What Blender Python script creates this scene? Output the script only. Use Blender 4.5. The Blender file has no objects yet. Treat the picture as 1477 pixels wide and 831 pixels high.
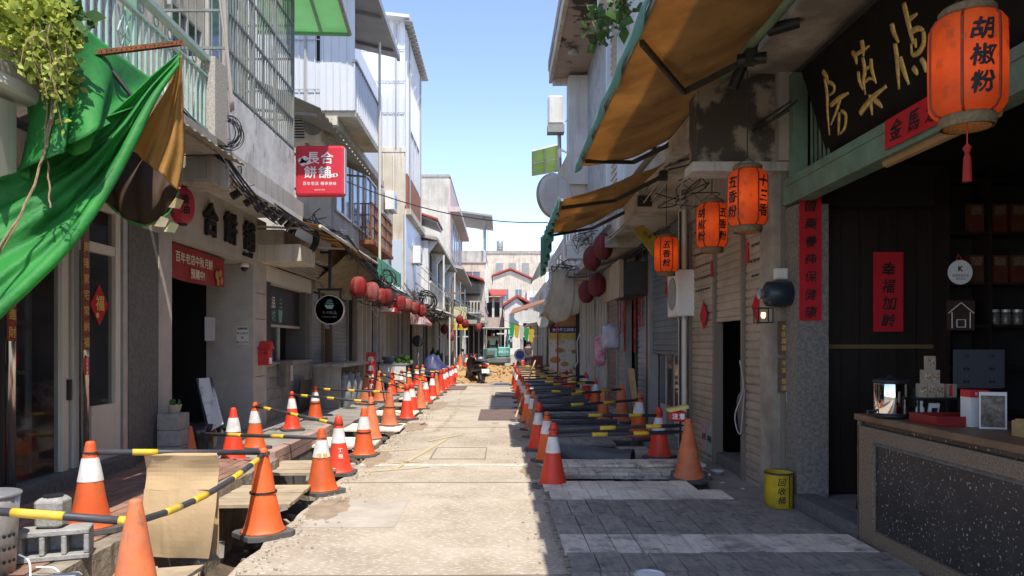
import bpy, bmesh, math, random
from mathutils import Vector, Matrix, noise as mnoise
R = math.radians
rnd = random.Random(7)
scene = bpy.context.scene
COL = scene.collection
# ------------------------------------------------------------------ camera, sky, sun, exposure
FPX, VX, VY, CH = 1050.0, 721.0, 497.0, 1.56          # focal length and vanishing point in photo pixels, eye height
cd = bpy.data.cameras.new('camera'); cam = bpy.data.objects.new('camera', cd); COL.objects.link(cam)
cam.location = (0, 0, CH); cam.rotation_euler = (R(90), 0, 0)
cd.sensor_width = 36; cd.lens = 36 * FPX / 1477
cd.shift_x = (738.5 - VX) / 1477; cd.shift_y = (VY - 415.5) / 1477
cd.clip_end = 3000; cd.clip_start = .05
scene.camera = cam
SUNV = Vector((.17, -.50, 1)).normalized()            # towards the sun: high, behind the camera, a little to the right
elev = math.asin(SUNV.z); azim = math.atan2(SUNV.x, SUNV.y)
w = bpy.data.worlds.new('World'); scene.world = w; w.use_nodes = True
nt = w.node_tree; bg = nt.nodes['Background']
sky = nt.nodes.new('ShaderNodeTexSky'); sky.sky_type = 'NISHITA'; sky.sun_disc = False
sky.sun_elevation = elev; sky.sun_rotation = azim; sky.air_density = .62; sky.dust_density = .3; sky.ozone_density = 2.0; sky.altitude = 10
tint = nt.nodes.new('ShaderNodeMix'); tint.data_type = 'RGBA'; tint.blend_type = 'MULTIPLY'; tint.inputs[0].default_value = 1; tint.inputs[7].default_value = (1.05, .94, .89, 1)   # camera white balance of the whole sky
nt.links.new(sky.outputs[0], tint.inputs[6]); nt.links.new(tint.outputs[2], bg.inputs[0]); bg.inputs[1].default_value = .15
sl = bpy.data.lights.new('sun', 'SUN'); sl.energy = 2.05; sl.angle = R(.53); sl.color = (1, .945, .86)
so = bpy.data.objects.new('sun', sl); COL.objects.link(so); so.location = (0, 0, 30)
so.rotation_euler = SUNV.to_track_quat('Z', 'Y').to_euler()
vs = scene.view_settings; vs.view_transform = 'Standard'; vs.look = 'None'; vs.gamma = 1; vs.use_curve_mapping = False
vs.exposure = 1.66
scene.cycles.use_denoising = True
scene.cycles.max_bounces = 9; scene.cycles.diffuse_bounces = 7; scene.cycles.transparent_max_bounces = 8
scene.cycles.caustics_reflective = False; scene.cycles.caustics_refractive = False
scene.cycles.sample_clamp_indirect = 6

# ------------------------------------------------------------------ helpers
def P(x, y, d): return Vector(((x - VX) * d / FPX, d, CH - (y - VY) * d / FPX))
def PX(x, y, X): return P(x, y, FPX * X / (x - VX))
def PZ(x, y, z=0): return P(x, y, FPX * (CH - z) / (y - VY))
def dX(x, X): return FPX * X / (x - VX)               # depth at which the plane X shows at photo column x

def tag(o, label=None, cat=None, group=None, kind=None):
    if label: o['label'] = label
    if cat: o['category'] = cat
    if group: o['group'] = group
    if kind: o['kind'] = kind
    return o
def woff(p):
    v = Vector((0, 0, 0))
    while p is not None: v += p.location; p = p.parent
    return v
def thing(name, label, cat, loc=(0, 0, 0), group=None):
    o = bpy.data.objects.new(name, None); COL.objects.link(o); o.location = loc
    o.empty_display_size = .1
    return tag(o, label, cat, group)
def link(name, mesh, parent=None, loc=(0, 0, 0), rot=(0, 0, 0), scale=(1, 1, 1)):
    o = bpy.data.objects.new(name, mesh); COL.objects.link(o); o.parent = parent
    o.location = loc; o.rotation_euler = rot; o.scale = scale
    return o
def copy_tree(o, parent=None):
    c = o.copy(); COL.objects.link(c); c.parent = parent
    for ch in o.children: copy_tree(ch, c)
    return c

class MB:
    def __init__(s): s.v = []; s.f = []
    def quad(s, *p):
        n = len(s.v); s.v += [Vector(q) for q in p]; s.f.append(tuple(range(n, n + len(p)))); return s
    def box(s, c, d, rz=0, rx=0, ry=0):
        M_ = Matrix.Translation(Vector(c)) @ Matrix.Rotation(rz, 4, 'Z') @ Matrix.Rotation(ry, 4, 'Y') @ Matrix.Rotation(rx, 4, 'X')
        n = len(s.v)
        for z in (-.5, .5):
            for x, y in ((-.5, -.5), (.5, -.5), (.5, .5), (-.5, .5)): s.v.append(M_ @ Vector((x * d[0], y * d[1], z * d[2])))
        for f in ((3, 2, 1, 0), (4, 5, 6, 7), (0, 1, 5, 4), (1, 2, 6, 5), (2, 3, 7, 6), (3, 0, 4, 7)): s.f.append(tuple(n + i for i in f))
        return s
    def bb(s, x0, x1, y0, y1, z0, z1): return s.box(((x0 + x1) / 2, (y0 + y1) / 2, (z0 + z1) / 2), (abs(x1 - x0), abs(y1 - y0), abs(z1 - z0)))
    def prism(s, pts, off):                              # a polygon swept along a vector
        n = len(s.v); k = len(pts); off = Vector(off)
        s.v += [Vector(p) for p in pts] + [Vector(p) + off for p in pts]
        s.f.append(tuple(range(n + k - 1, n - 1, -1))); s.f.append(tuple(range(n + k, n + 2 * k)))
        for i in range(k): s.f.append((n + i, n + (i + 1) % k, n + k + (i + 1) % k, n + k + i))
        return s
    def bar(s, a, b, wd, hd=None, up=(0, 0, 1)):         # rectangular bar from a to b
        a, b = Vector(a), Vector(b); hd = hd or wd; t = (b - a).normalized(); u = Vector(up)
        if abs(t.dot(u)) > .99: u = Vector((1, 0, 0))
        x = t.cross(u).normalized(); y = x.cross(t).normalized()
        pts = [a + x * sx * wd / 2 + y * sy * hd / 2 for sx, sy in ((-1, -1), (1, -1), (1, 1), (-1, 1))]
        return s.prism(pts, b - a)
    def tube(s, pts, r, n=6, cap=True):
        pts = [Vector(p) for p in pts]; base = len(s.v); k = len(pts)
        rr = r if isinstance(r, (list, tuple)) else [r] * k
        pu = None
        for i, p in enumerate(pts):
            t = (pts[min(i + 1, k - 1)] - pts[max(i - 1, 0)]).normalized()
            u = pu if pu is not None else (Vector((0, 0, 1)) if abs(t.z) < .9 else Vector((1, 0, 0)))
            u = (u - t * u.dot(t))
            u = u.normalized() if u.length > 1e-6 else t.orthogonal().normalized()
            pu = u; v = t.cross(u)
            for j in range(n):
                a = 2 * math.pi * j / n; s.v.append(p + (u * math.cos(a) + v * math.sin(a)) * rr[i])
        for i in range(k - 1):
            for j in range(n):
                s.f.append((base + i * n + j, base + i * n + (j + 1) % n, base + (i + 1) * n + (j + 1) % n, base + (i + 1) * n + j))
        if cap:
            s.f.append(tuple(base + j for j in reversed(range(n)))); s.f.append(tuple(base + (k - 1) * n + j for j in range(n)))
        return s
    def lathe(s, prof, n=16, c=(0, 0, 0), cap=True, ry=0, m=None):   # prof: (r, z) pairs
        base = len(s.v); c = Vector(c); k = len(prof)
        for r, z in prof:
            for j in range(n):
                a = 2 * math.pi * j / n; q = Vector((r * math.cos(a), r * math.sin(a), z))
                s.v.append((m @ q if m else q) + c)
        for i in range(k - 1):
            for j in range(n):
                s.f.append((base + i * n + j, base + i * n + (j + 1) % n, base + (i + 1) * n + (j + 1) % n, base + (i + 1) * n + j))
        if cap:
            s.f.append(tuple(base + j for j in reversed(range(n)))); s.f.append(tuple(base + (k - 1) * n + j for j in range(n)))
        return s
    def grid(s, fn, nu, nv):                             # fn(u, v) -> point
        base = len(s.v)
        for i in range(nu + 1):
            for j in range(nv + 1): s.v.append(Vector(fn(i / nu, j / nv)))
        for i in range(nu):
            for j in range(nv):
                a = base + i * (nv + 1) + j; s.f.append((a, a + 1, a + nv + 2, a + nv + 1))
        return s
    def jitter(s, a):
        for v in s.v: v += Vector((rnd.uniform(-a, a), rnd.uniform(-a, a), rnd.uniform(-a, a)))
        return s
    def mesh(s, name, mat, off=None, smooth=False):
        me = bpy.data.meshes.new(name)
        me.from_pydata([(v - off) if off else v for v in s.v], [], s.f)
        me.validate()
        if mat: me.materials.append(mat)
        if smooth: me.polygons.foreach_set('use_smooth', [True] * len(me.polygons))
        me.update(); return me
    def build(s, name, mat, parent=None, smooth=False, bevel=0, solid=0, sub=0, seg=1):
        o = link(name, s.mesh(name, mat, woff(parent) if parent else None, smooth), parent)
        if sub: m_ = o.modifiers.new('s', 'SUBSURF'); m_.levels = m_.render_levels = sub
        if solid: m_ = o.modifiers.new('t', 'SOLIDIFY'); m_.thickness = solid; m_.offset = 0
        if bevel: m_ = o.modifiers.new('b', 'BEVEL'); m_.width = bevel; m_.segments = seg; m_.limit_method = 'ANGLE'
        if smooth and bevel: pass
        return o

# ------------------------------------------------------------------ materials
_m = {}
def mat(name, c, c2=None, sc=4, rough=.75, metal=0, bump=0, bs=30, jit=0, streak=None, sk=.6, dirt=None, dk=.5, ds=.8, stretch=(1, 1, 1), spec=.4, detail=5, lo=.35, hi=.65, emit=0, emc=None, alpha=1, trans=0, coat=0, dlo=.45, dhi=.7, slo=.5, shi=.75, fine=None, fst=(1, 1, 1)):
    if name in _m: return _m[name]
    m = bpy.data.materials.new(name); m.use_nodes = True; _m[name] = m
    n = m.node_tree.nodes; l = m.node_tree.links; b = n['Principled BSDF']
    m.diffuse_color = (*c, 1)
    b.inputs['Roughness'].default_value = rough; b.inputs['Metallic'].default_value = metal
    b.inputs['Specular IOR Level'].default_value = spec
    geo = n.new('ShaderNodeNewGeometry')
    def noise(scale, st=(1, 1, 1), det=5, off=0):
        mp = n.new('ShaderNodeMapping'); mp.inputs['Scale'].default_value = st; mp.inputs['Location'].default_value = (off, off * .7, off * .3)
        l.new(geo.outputs['Position'], mp.inputs['Vector'])
        t = n.new('ShaderNodeTexNoise'); t.inputs['Scale'].default_value = scale; t.inputs['Detail'].default_value = det; t.inputs['Roughness'].default_value = .62
        l.new(mp.outputs[0], t.inputs['Vector']); return t.outputs['Fac']
    def ramp(src, a, b_):
        r = n.new('ShaderNodeMapRange'); r.inputs['From Min'].default_value = a; r.inputs['From Max'].default_value = b_
        l.new(src, r.inputs['Value']); return r.outputs[0]
    def mix(f, a, b_, k=1):
        x = n.new('ShaderNodeMix'); x.data_type = 'RGBA'
        if k != 1:
            mm = n.new('ShaderNodeMath'); mm.operation = 'MULTIPLY'; l.new(f, mm.inputs[0]); mm.inputs[1].default_value = k; f = mm.outputs[0]
        l.new(f, x.inputs[0])
        for i, q in ((6, a), (7, b_)):
            if isinstance(q, tuple): x.inputs[i].default_value = (*q, 1)
            else: l.new(q, x.inputs[i])
        return x.outputs[2]
    col = None
    if c2: col = mix(ramp(noise(sc, stretch, detail), lo, hi), c, c2)
    if dirt: col = mix(ramp(noise(ds, off=7.3), dlo, dhi), col or c, dirt, dk)
    if streak: col = mix(ramp(noise(3.2, (2.2, 2.2, .16), 6, 3.1), slo, shi), col or c, streak, sk)
    if fine: col = mix(ramp(noise(fine[1], fst, 4, 11.7), fine[2], fine[3]), col or c, fine[0], fine[4])
    if jit:
        oi = n.new('ShaderNodeObjectInfo'); hs = n.new('ShaderNodeHueSaturation')
        mr = n.new('ShaderNodeMapRange'); mr.inputs['To Min'].default_value = 1 - jit; mr.inputs['To Max'].default_value = 1 + jit
        l.new(oi.outputs['Random'], mr.inputs['Value']); l.new(mr.outputs[0], hs.inputs['Value'])
        if col: l.new(col, hs.inputs['Color'])
        else: hs.inputs['Color'].default_value = (*c, 1)
        col = hs.outputs[0]
    if col: l.new(col, b.inputs['Base Color'])
    else: b.inputs['Base Color'].default_value = (*c, 1)
    if bump:
        bp = n.new('ShaderNodeBump'); bp.inputs['Strength'].default_value = bump; bp.inputs['Distance'].default_value = .02
        l.new(noise(bs, det=6), bp.inputs['Height']); l.new(bp.outputs[0], b.inputs['Normal'])
    if emit: b.inputs['Emission Color'].default_value = (*(emc or c), 1); b.inputs['Emission Strength'].default_value = emit
    if coat: b.inputs['Coat Weight'].default_value = coat
    if alpha < 1: b.inputs['Alpha'].default_value = alpha
    if trans:                                             # thin cloth or plastic that lets light through
        tr = n.new('ShaderNodeBsdfTranslucent'); ms = n.new('ShaderNodeMixShader'); ms.inputs[0].default_value = trans
        if col: l.new(col, tr.inputs[0])
        else: tr.inputs[0].default_value = (*c, 1)
        l.new(b.outputs[0], ms.inputs[1]); l.new(tr.outputs[0], ms.inputs[2]); l.new(ms.outputs[0], n['Material Output'].inputs[0])
    return m
def rgb(r, g, b):                                        # display colour -> linear
    return tuple(((x / 255 + .055) / 1.055) ** 2.4 if x > 10 else x / 255 / 12.92 for x in (r, g, b))
ROAD = mat('road_concrete', (.35, .285, .205), (.46, .39, .30), sc=1.7, rough=.92, bump=.5, bs=55, dirt=(.23, .18, .13), dk=.6, ds=.55, dlo=.48, dhi=.68, detail=12, lo=.36, hi=.62, fine=((.62, .57, .48), 22, .54, .64, .8), fst=(1, 2.6, 1))
CONC = mat('concrete', (.42, .385, .335), (.31, .285, .245), sc=3, rough=.9, bump=.3, bs=25, streak=(.07, .065, .06), sk=.55, dirt=(.2, .18, .15), dk=.4)
CONCL = mat('light_concrete', (.56, .54, .50), (.45, .43, .39), sc=2.5, rough=.9, bump=.25, bs=20, streak=(.12, .11, .1), sk=.6, dirt=(.26, .24, .2), dk=.5)
CREAM = mat('cream_plaster', (.64, .58, .48), (.55, .49, .39), sc=2, rough=.9, bump=.2, bs=15, streak=(.17, .14, .1), sk=.6, dirt=(.33, .28, .2), dk=.55)
WHITEP = mat('white_plaster', (.72, .71, .68), (.62, .6, .56), sc=2, rough=.85, bump=.15, bs=15, streak=(.25, .23, .2), sk=.5, dirt=(.42, .4, .36), dk=.4)
PINKP = mat('pink_plaster', (.56, .44, .42), (.47, .38, .36), sc=3, rough=.9, bump=.15, streak=(.25, .2, .18), sk=.5)
WHITEM = mat('white_metal', (.60, .61, .63), rough=.4, dirt=(.52, .53, .54), dk=.4, streak=(.42, .42, .42), sk=.35)
DGREY = mat('dark_grey_stone', (.17, .16, .145), (.11, .105, .095), sc=20, rough=.85, bump=.2, bs=60)
SIDEW = mat('sidewalk_concrete', (.33, .30, .255), (.22, .20, .17), sc=2, rough=.9, bump=.3, bs=40, dirt=(.08, .08, .08), dk=.6, ds=1.2)
SOIL = mat('trench_soil', (.14, .10, .065), (.07, .055, .04), sc=6, rough=1, bump=1, bs=12)
DIRT = mat('orange_soil', (.42, .27, .125), (.32, .195, .085), sc=4, rough=1, bump=1, bs=9)
EARTH = mat('ground_earth', (.20, .17, .13), (.14, .12, .09), sc=3, rough=1, bump=.5)
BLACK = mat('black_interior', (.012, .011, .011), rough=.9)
DARK = mat('dark_paint', (.03, .03, .03), (.045, .043, .04), sc=8, rough=.6)
BLK = mat('black_plastic', (.02, .02, .021), rough=.45)
CABLE = mat('cable_rubber', (.022, .022, .024), rough=.6)
CABLEG = mat('grey_cable', (.36, .35, .33), rough=.6)
STEEL = mat('galvanised_steel', (.42, .42, .42), (.33, .33, .33), sc=8, rough=.45, metal=.6)
ALU = mat('aluminium', (.60, .58, .53), (.5, .48, .44), sc=6, rough=.42, metal=.35, dirt=(.35, .33, .3), dk=.3)
CREAMF = mat('cream_frame', (.66, .62, .52), rough=.5, dirt=(.45, .42, .35), dk=.4)
GLASS = mat('window_glass', (.02, .025, .03), rough=.06, spec=.5, alpha=.25)
DGLASS = mat('dark_window_glass', (.03, .04, .05), rough=.08, spec=.7)
BGLASS = mat('blue_window_glass', (.10, .15, .20), rough=.12, spec=.7)
RUST = mat('rusty_iron', (.33, .12, .045), (.16, .07, .035), sc=14, rough=.9, bump=.4, bs=60)
GREYM = mat('grey_metal', (.33, .33, .32), (.27, .27, .26), sc=5, rough=.5, metal=.3, streak=(.16, .13, .1), sk=.5)
REDP = mat('red_paint', (.55, .03, .03), (.46, .025, .025), sc=5, rough=.5)
REDPAPER = mat('red_paper', (.52, .012, .02), (.43, .012, .018), sc=6, rough=.85)
GOLD = mat('gold_print', (.72, .50, .12), (.6, .4, .09), sc=30, rough=.5)
INK = mat('black_ink', (.012, .011, .012), rough=.7)
WHT = mat('white_print', (.78, .77, .75), rough=.6)
PAPER = mat('white_paper', (.66, .65, .62), (.6, .59, .56), sc=5, rough=.8)

# ------------------------------------------------------------------ lettering
_tc = {}
def glyphs(txt, size=1, bold=.0, vertical=False, gap=1.12, shear=0, wob=0):
    """mesh data (verts, faces) of a text in the plane (u right, v up), centred on 0,0"""
    V, F = [], []; k = len(txt); pen = 0
    for i, ch in enumerate(txt):
        key = (ch, shear)
        if key not in _tc:
            c = bpy.data.curves.new('t', 'FONT'); c.body = ch; c.size = 1; c.shear = shear; c.align_x = 'CENTER'; c.resolution_u = 2
            o = bpy.data.objects.new('t', c); m_ = bpy.data.meshes.new_from_object(o)
            vs_ = [v.co.copy() for v in m_.vertices]; fs_ = [tuple(p.vertices) for p in m_.polygons]
            bpy.data.objects.remove(o); bpy.data.curves.remove(c); bpy.data.meshes.remove(m_)
            if vs_:
                x0 = min(v.x for v in vs_); x1 = max(v.x for v in vs_); cx = (x0 + x1) / 2
            else: x0 = x1 = cx = 0
            wide = 1.0 if ord(ch) > 0x2000 else (x1 - x0 + .12 if vs_ else .3)
            _tc[key] = ([Vector((v.x - cx, v.y - (.38 if ord(ch) > 0x2000 else .36), 0)) for v in vs_], fs_, wide)
        vs_, fs_, wide = _tc[key]
        n = len(V)
        if vertical: off = Vector((0, ((k - 1) / 2 - i) * gap, 0))
        else:
            adv = wide * gap; off = Vector((pen + adv / 2, 0, 0)); pen += adv
        for k_, (sx, sy) in enumerate(((0, 0), (1, .3), (-1, -.3), (.3, -1), (-.3, 1)) if bold else ((0, 0),)):   # bold: shifted copies, each a hair above the last
            n = len(V); d_ = Vector((sx * bold * .75, sy * bold * .75, k_ * .0022)); V += [(v + off + d_) for v in vs_]; F += [tuple(n + q for q in f) for f in fs_]
    if not vertical:
        for v in V: v.x -= pen / 2
    if wob:                                               # brush hand: strokes wander and swell
        sd = sum(map(ord, txt)) * .37
        for v in V: q = mnoise.noise_vector((v.x * 2.3 + sd, v.y * 2.3, sd)); v.x += q.x * wob * 1.6; v.y += q.y * wob; q = mnoise.noise_vector((v.x * 7, v.y * 7 + sd, 3)); v.x += q.x * wob * .5; v.y += q.y * wob * .5
    for v in V: v *= size
    return V, F
def lettering(txt, origin, u, v, size, m, parent, name='lettering', out=.003, thick=0, **kw):
    if kw.get('vertical') and size >= .08 and len(txt) > 1:      # large upright writing: each character its own part
        k2 = {k: q for k, q in kw.items() if k != 'vertical'}; gp = k2.pop('gap', 1.12)
        for i, ch in enumerate(txt): lettering(ch, Vector(origin) + Vector(v).normalized() * ((len(txt) - 1) / 2 - i) * gp * size, u, v, size, m, parent, 'character', out, thick, **k2)
        return None
    V, F = glyphs(txt, size, **kw); origin, u, v = Vector(origin), Vector(u).normalized(), Vector(v).normalized(); nrm = u.cross(v)
    b = MB(); b.v = [origin + u * q.x + v * q.y + nrm * (out + q.z) for q in V]; b.f = F
    o = b.build(name, m, parent)
    if thick: md = o.modifiers.new('t', 'SOLIDIFY'); md.thickness = thick; md.offset = 1
    return o
# directions: CAM = faces the camera, LST = on a left wall facing the street, RST = on a right wall facing the street
CAM = ((1, 0, 0), (0, 0, 1)); LST = ((0, 1, 0), (0, 0, 1)); RST = ((0, -1, 0), (0, 0, 1))
ORD = ['first', 'second', 'third', 'fourth', 'fifth', 'sixth', 'seventh', 'eighth', 'ninth', 'tenth', 'eleventh', 'twelfth', 'thirteenth', 'fourteenth', 'fifteenth', 'sixteenth', 'seventeenth', 'eighteenth', 'nineteenth', 'twentieth', 'twenty-first', 'twenty-second', 'twenty-third', 'twenty-fourth']
# ------------------------------------------------------------------ the setting: ground, road, trenches, sidewalks
def struct(o): return tag(o, kind='structure')
g = MB().grid(lambda u, v: (-700 + 1400 * u, -60 + 1700 * v, -.62), 2, 2).build('ground', EARTH); struct(g)
def ragged_slab(x0, x1, y0, y1, z0, z1, step, amp):
    b = MB(); n = int((y1 - y0) / step)
    pr = []
    for i in range(n + 1):
        y = y0 + (y1 - y0) * i / n
        pr.append((x0 + rnd.uniform(-amp, amp), x1 + rnd.uniform(-amp, amp), y))
    for i in range(n):
        a, c, y = pr[i]; a2, c2, y2 = pr[i + 1]
        b.quad((a, y, z1), (c, y, z1), (c2, y2, z1), (a2, y2, z1))
        b.quad((c, y, z1), (c + .02, y, z0), (c2 + .02, y2, z0), (c2, y2, z1))
        b.quad((a, y, z1), (a2, y2, z1), (a2 - .02, y2, z0), (a - .02, y, z0))
    b.quad((pr[0][0], y0, z1), (pr[0][0], y0, z0), (pr[0][1], y0, z0), (pr[0][1], y0, z1))
    b.quad((pr[-1][0], y1, z1), (pr[-1][1], y1, z1), (pr[-1][1], y1, z0), (pr[-1][0], y1, z0))
    return b
road = ragged_slab(-1.84, .62, -8, 33, -.6, 0, .18, .02).build('road', ROAD); struct(road)
road2 = MB().bb(-4.6, 3.4, 33.05, 140, -.6, -.02).build('far_road', ROAD); struct(road2)
# patches, cover outlines, yellow survey paint and joints on the road
PATCH = mat('road_patch', (.36, .31, .25), (.46, .41, .34), sc=3, rough=.95, bump=.3, detail=8)
YPAINT = mat('worn_yellow_paint', (.58, .43, .12), (.44, .37, .27), sc=14, rough=.85, lo=.40, hi=.50, detail=9)
def flat(x0, y0, x1, y1, z): return MB().bb(x0, x1, y0, y1, z - .003, z)
def ground_line(pts, wd, z, m, name):
    b = MB()
    for a, c in zip(pts, pts[1:]):
        a, c = Vector((a[0], a[1], z)), Vector((c[0], c[1], z)); t = (c - a).normalized(); s = Vector((-t.y, t.x, 0)) * wd / 2
        b.prism([a - s, c - s, c + s, a + s], (0, 0, .003))
    return b.build(name, m, road)
flat(-.55, 14.6, .3, 15.9, .004).build('patch', PATCH, road); flat(-1.8, 9.35, .6, 9.5, .004).build('patch', mat('white_cement', (.6, .57, .5), (.45, .4, .33), sc=9, rough=.9, lo=.4, hi=.6), road)
for pts in ([(-1.66, 9.5), (-1.12, 9.7)], [(-1.42, 9.1), (-.98, 12.0)], [(-1.9, 10.6), (-1.35, 10.8)], [(-1.25, 11.7), (-.75, 12.6)], [(-1.7, 8.9), (-1.0, 9.25)]):
    ground_line([(a[0] + .1, a[1]) for a in pts], .07, .005, YPAINT, 'yellow_paint_mark')
JOINT = mat('cement_joint', (.24, .20, .15), rough=1)
for pts in ([(-.95, 9.9), (-.95, 11.0), (-.2, 11.0), (-.2, 9.9), (-.95, 9.9)],): ground_line(pts, .02, .005, JOINT, 'cover_outline')
for y in (4.9, 8.2, 13.6, 18.2, 23.2, 27.5): ground_line([(-1.78, y), (-.6, y + rnd.uniform(-.03, .03)), (.57, y + rnd.uniform(-.03, .03))], .012, .004, JOINT, 'expansion_joint')
# steel plates lying on the road
PLATE = mat('rusty_steel_plate', (.22, .14, .11), (.16, .11, .09), sc=5, rough=.7, metal=.2, bump=.2, jit=.15)
for i, (x0, y0, x1, y1, lb) in enumerate(((-.45, 14.9, .45, 17.2, 'large rusty steel plate lying flat on the sunlit road'), (-.15, 21.5, .6, 23.4, 'brown steel plate on the road halfway to the soil heap'),
        (-.4, 27.2, .35, 29.6, 'grey steel plate on the road just before the scooter'), (-1.9, 25.0, -1.2, 27.0, 'flat steel plate beside the left cone row near the blue cover'))):
    tag(MB().bb(x0, x1, y0, y1, .008, .03).build('steel_plate', PLATE if i != 2 else GREYM, bevel=.004), lb, 'steel plate', 'steel plates on the road')
# sidewalks
swl = MB().bb(-8.8, -2.68, -3, 8.75, -.6, .185).build('sidewalk_left', SIDEW); struct(swl)
swl2 = MB().bb(-8.8, -2.75, 8.752, 60, -.6, .12).build('sidewalk_left_far', SIDEW); struct(swl2)
swr = ragged_slab(2.3, 8.5, -3, 60, -.6, .0, .3, .015).build('sidewalk_right', SIDEW); struct(swr)
KERB = mat('rough_kerb', (.36, .31, .24), (.20, .165, .12), sc=5, rough=.95, bump=.9, bs=22, dirt=(.10, .085, .06), dk=.6, ds=3)
kerb = ragged_slab(-2.78, -2.64, 3.0, 8.74, -.6, .2, .09, .014).build('kerb', KERB, swl)
TILE = mat('terracotta_paver', (.30, .155, .105), (.24, .13, .09), sc=7, rough=.85, bump=.15, jit=.22, dirt=(.20, .17, .14), dk=.6, ds=3)
tm = MB().box((0, 0, 0), (.104, .236, .03)).mesh('paver', TILE)
for i in range(12):
    for j in range(19):
        y = 4.05 + j * .243 + (.12 if i % 2 else 0)
        if y > 8.6: continue
        link('paver', tm, swl, (-2.86 - i * .111, y, .186 + rnd.uniform(-.002, .003)), (rnd.uniform(-.01, .01), rnd.uniform(-.01, .01), rnd.uniform(-.006, .006)))
# brick edge of the step in front of the cake shop
PBRICK = mat('pink_brick', (.42, .27, .22), (.33, .22, .18), sc=9, rough=.9, bump=.2, jit=.15)
bmh = MB().box((0, 0, 0), (.12, .235, .095)).mesh('brick', PBRICK)
for k in range(2):
    for j in range(15): link('brick', bmh, swl2, (-2.80, 8.88 + j * .245 + (.1 if k else 0), .10 + k * .105), (0, 0, rnd.uniform(-.02, .02)))
# broken trench edge and rubble
STONE = mat('broken_concrete', (.40, .37, .32), (.28, .26, .22), sc=6, rough=.95, bump=.4, jit=.25)
def rock(name, c, s, parent=None, m=None):
    b = MB().box((0, 0, 0), (s * rnd.uniform(.7, 1.4), s * rnd.uniform(.7, 1.3), s * rnd.uniform(.4, .8)), rz=rnd.uniform(0, 3), rx=rnd.uniform(-.3, .3)).jitter(s * .13)
    for v in b.v: v += Vector(c)
    return b.build(name, m or STONE, parent)
rub = MB()
for i in range(900):
    left = i % 2
    x = rnd.uniform(-2.7, -1.85) if left else rnd.uniform(.66, 2.28); y = rnd.uniform(3.6, 26); s = rnd.uniform(.02, .09)
    z = -.56 + .1 * abs(x + 2.25 if left else 0) + (rnd.random() ** 4) * .12
    n0 = len(rub.v); rub.box((x, y, z), (s, s * rnd.uniform(.7, 1.3), s * .7), rz=rnd.uniform(0, 3), rx=rnd.uniform(-.5, .5))
    for v in rub.v[n0:]: v += Vector((rnd.uniform(-s, s), rnd.uniform(-s, s), rnd.uniform(-s, s))) * .15
tag(rub.build('trench_rubble', mat('rubble', (.33, .28, .22), (.2, .16, .12), sc=7, rough=1, jit=0)), 'rubble and crumbled concrete at the bottom of the trenches', 'rubble', kind='stuff')
def trench_floor(x0, x1, y0, y1):
    def f(u, v):
        x = x0 + (x1 - x0) * u; y = y0 + (y1 - y0) * v
        e = min(u, 1 - u) * 2
        return (x, y, -.56 + (1 - e) ** 2 * .16 + .10 * mnoise.noise((x * 3, y * 3, 1)))
    return MB().grid(f, 8, int((y1 - y0) / .15))
struct(trench_floor(-2.74, -1.82, 2.5, 33).build('trench_soil_left', SOIL, smooth=True)); struct(trench_floor(.6, 2.32, 2.5, 33).build('trench_soil_right', SOIL, smooth=True))
# the soil heap closing the road
def heap(u, v):
    x = -3.0 + 5.6 * u; y = 29.6 + 6.4 * v
    e = max(0, min(1, (v) * 3.2)) * max(0, min(1, (1 - v) * 2.5)) * max(0, min(1, u * 5)) * max(0, min(1, (1 - u) * 5))
    return (x, y, .012 + e * (.52 + .13 * mnoise.noise((x * .9, y * .7, 4)) + .10 * mnoise.noise((x * 2.6, y * 2.6, 9)) + .05 * mnoise.noise((x * 7, y * 7, 2))) * .98 - (0 if e else .03))
struct(MB().grid(heap, 150, 130).build('soil_heap', DIRT, smooth=True))
clod = MB()
for i in range(330):
    x = rnd.uniform(-2.3, 1.6); y = rnd.uniform(29.0, 33); s = rnd.uniform(.02, .11) ** 1.0
    z = .02 + (max(0, min(.55, (y - 29.8) * .3)))
    n0 = len(clod.v); clod.box((x, y, z), (s, s, s * .8), rz=rnd.uniform(0, 3), rx=.4)
    for v in clod.v[n0:]: v += Vector((rnd.uniform(-s, s), rnd.uniform(-s, s), rnd.uniform(-s, s))) * .2
tag(clod.build('soil_clods', DIRT), 'loose clods of orange soil at the foot of the heap', 'soil', kind='stuff')

grit = MB()
for i in range(1500):                                     # grit and crumbs along both road edges
    left = rnd.random() < .55; e = abs(rnd.gauss(0, .16)); x = -1.8 + e if left else .56 - e; y = 3.4 + 22 * rnd.random() ** 1.6; s = rnd.uniform(.004, .02)
    n0 = len(grit.v); grit.box((x, y, .003 + s * .3), (s, s * rnd.uniform(.6, 1.3), s * .7), rz=rnd.uniform(0, 3))
tag(grit.build('road_grit', mat('grit', (.30, .25, .19), (.42, .37, .3), sc=50, rough=1)), 'grit and crumbs scattered along the road edges', 'grit', kind='stuff')

TRK = mat('dusty_track', (.30, .24, .17), (.42, .355, .27), sc=3, rough=1, detail=10, lo=.4, hi=.6)
for x0, wd in ((-1.15, .13), (-.15, .12)):                # muddy tyre tracks left by the works
    b = MB(); n = 60
    for i in range(n):
        y0, y1 = 13 + i * .27, 13 + (i + 1) * .27; a = x0 + .12 * math.sin(i * .11); c = x0 + .12 * math.sin((i + 1) * .11); w1 = wd * (.5 + .6 * rnd.random())
        b.quad((a - w1 / 2, y0, .0022), (a + w1 / 2, y0, .0022), (c + w1 / 2, y1, .0022), (c - w1 / 2, y1, .0022))
    b.build('tyre_track', TRK, road)

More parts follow.
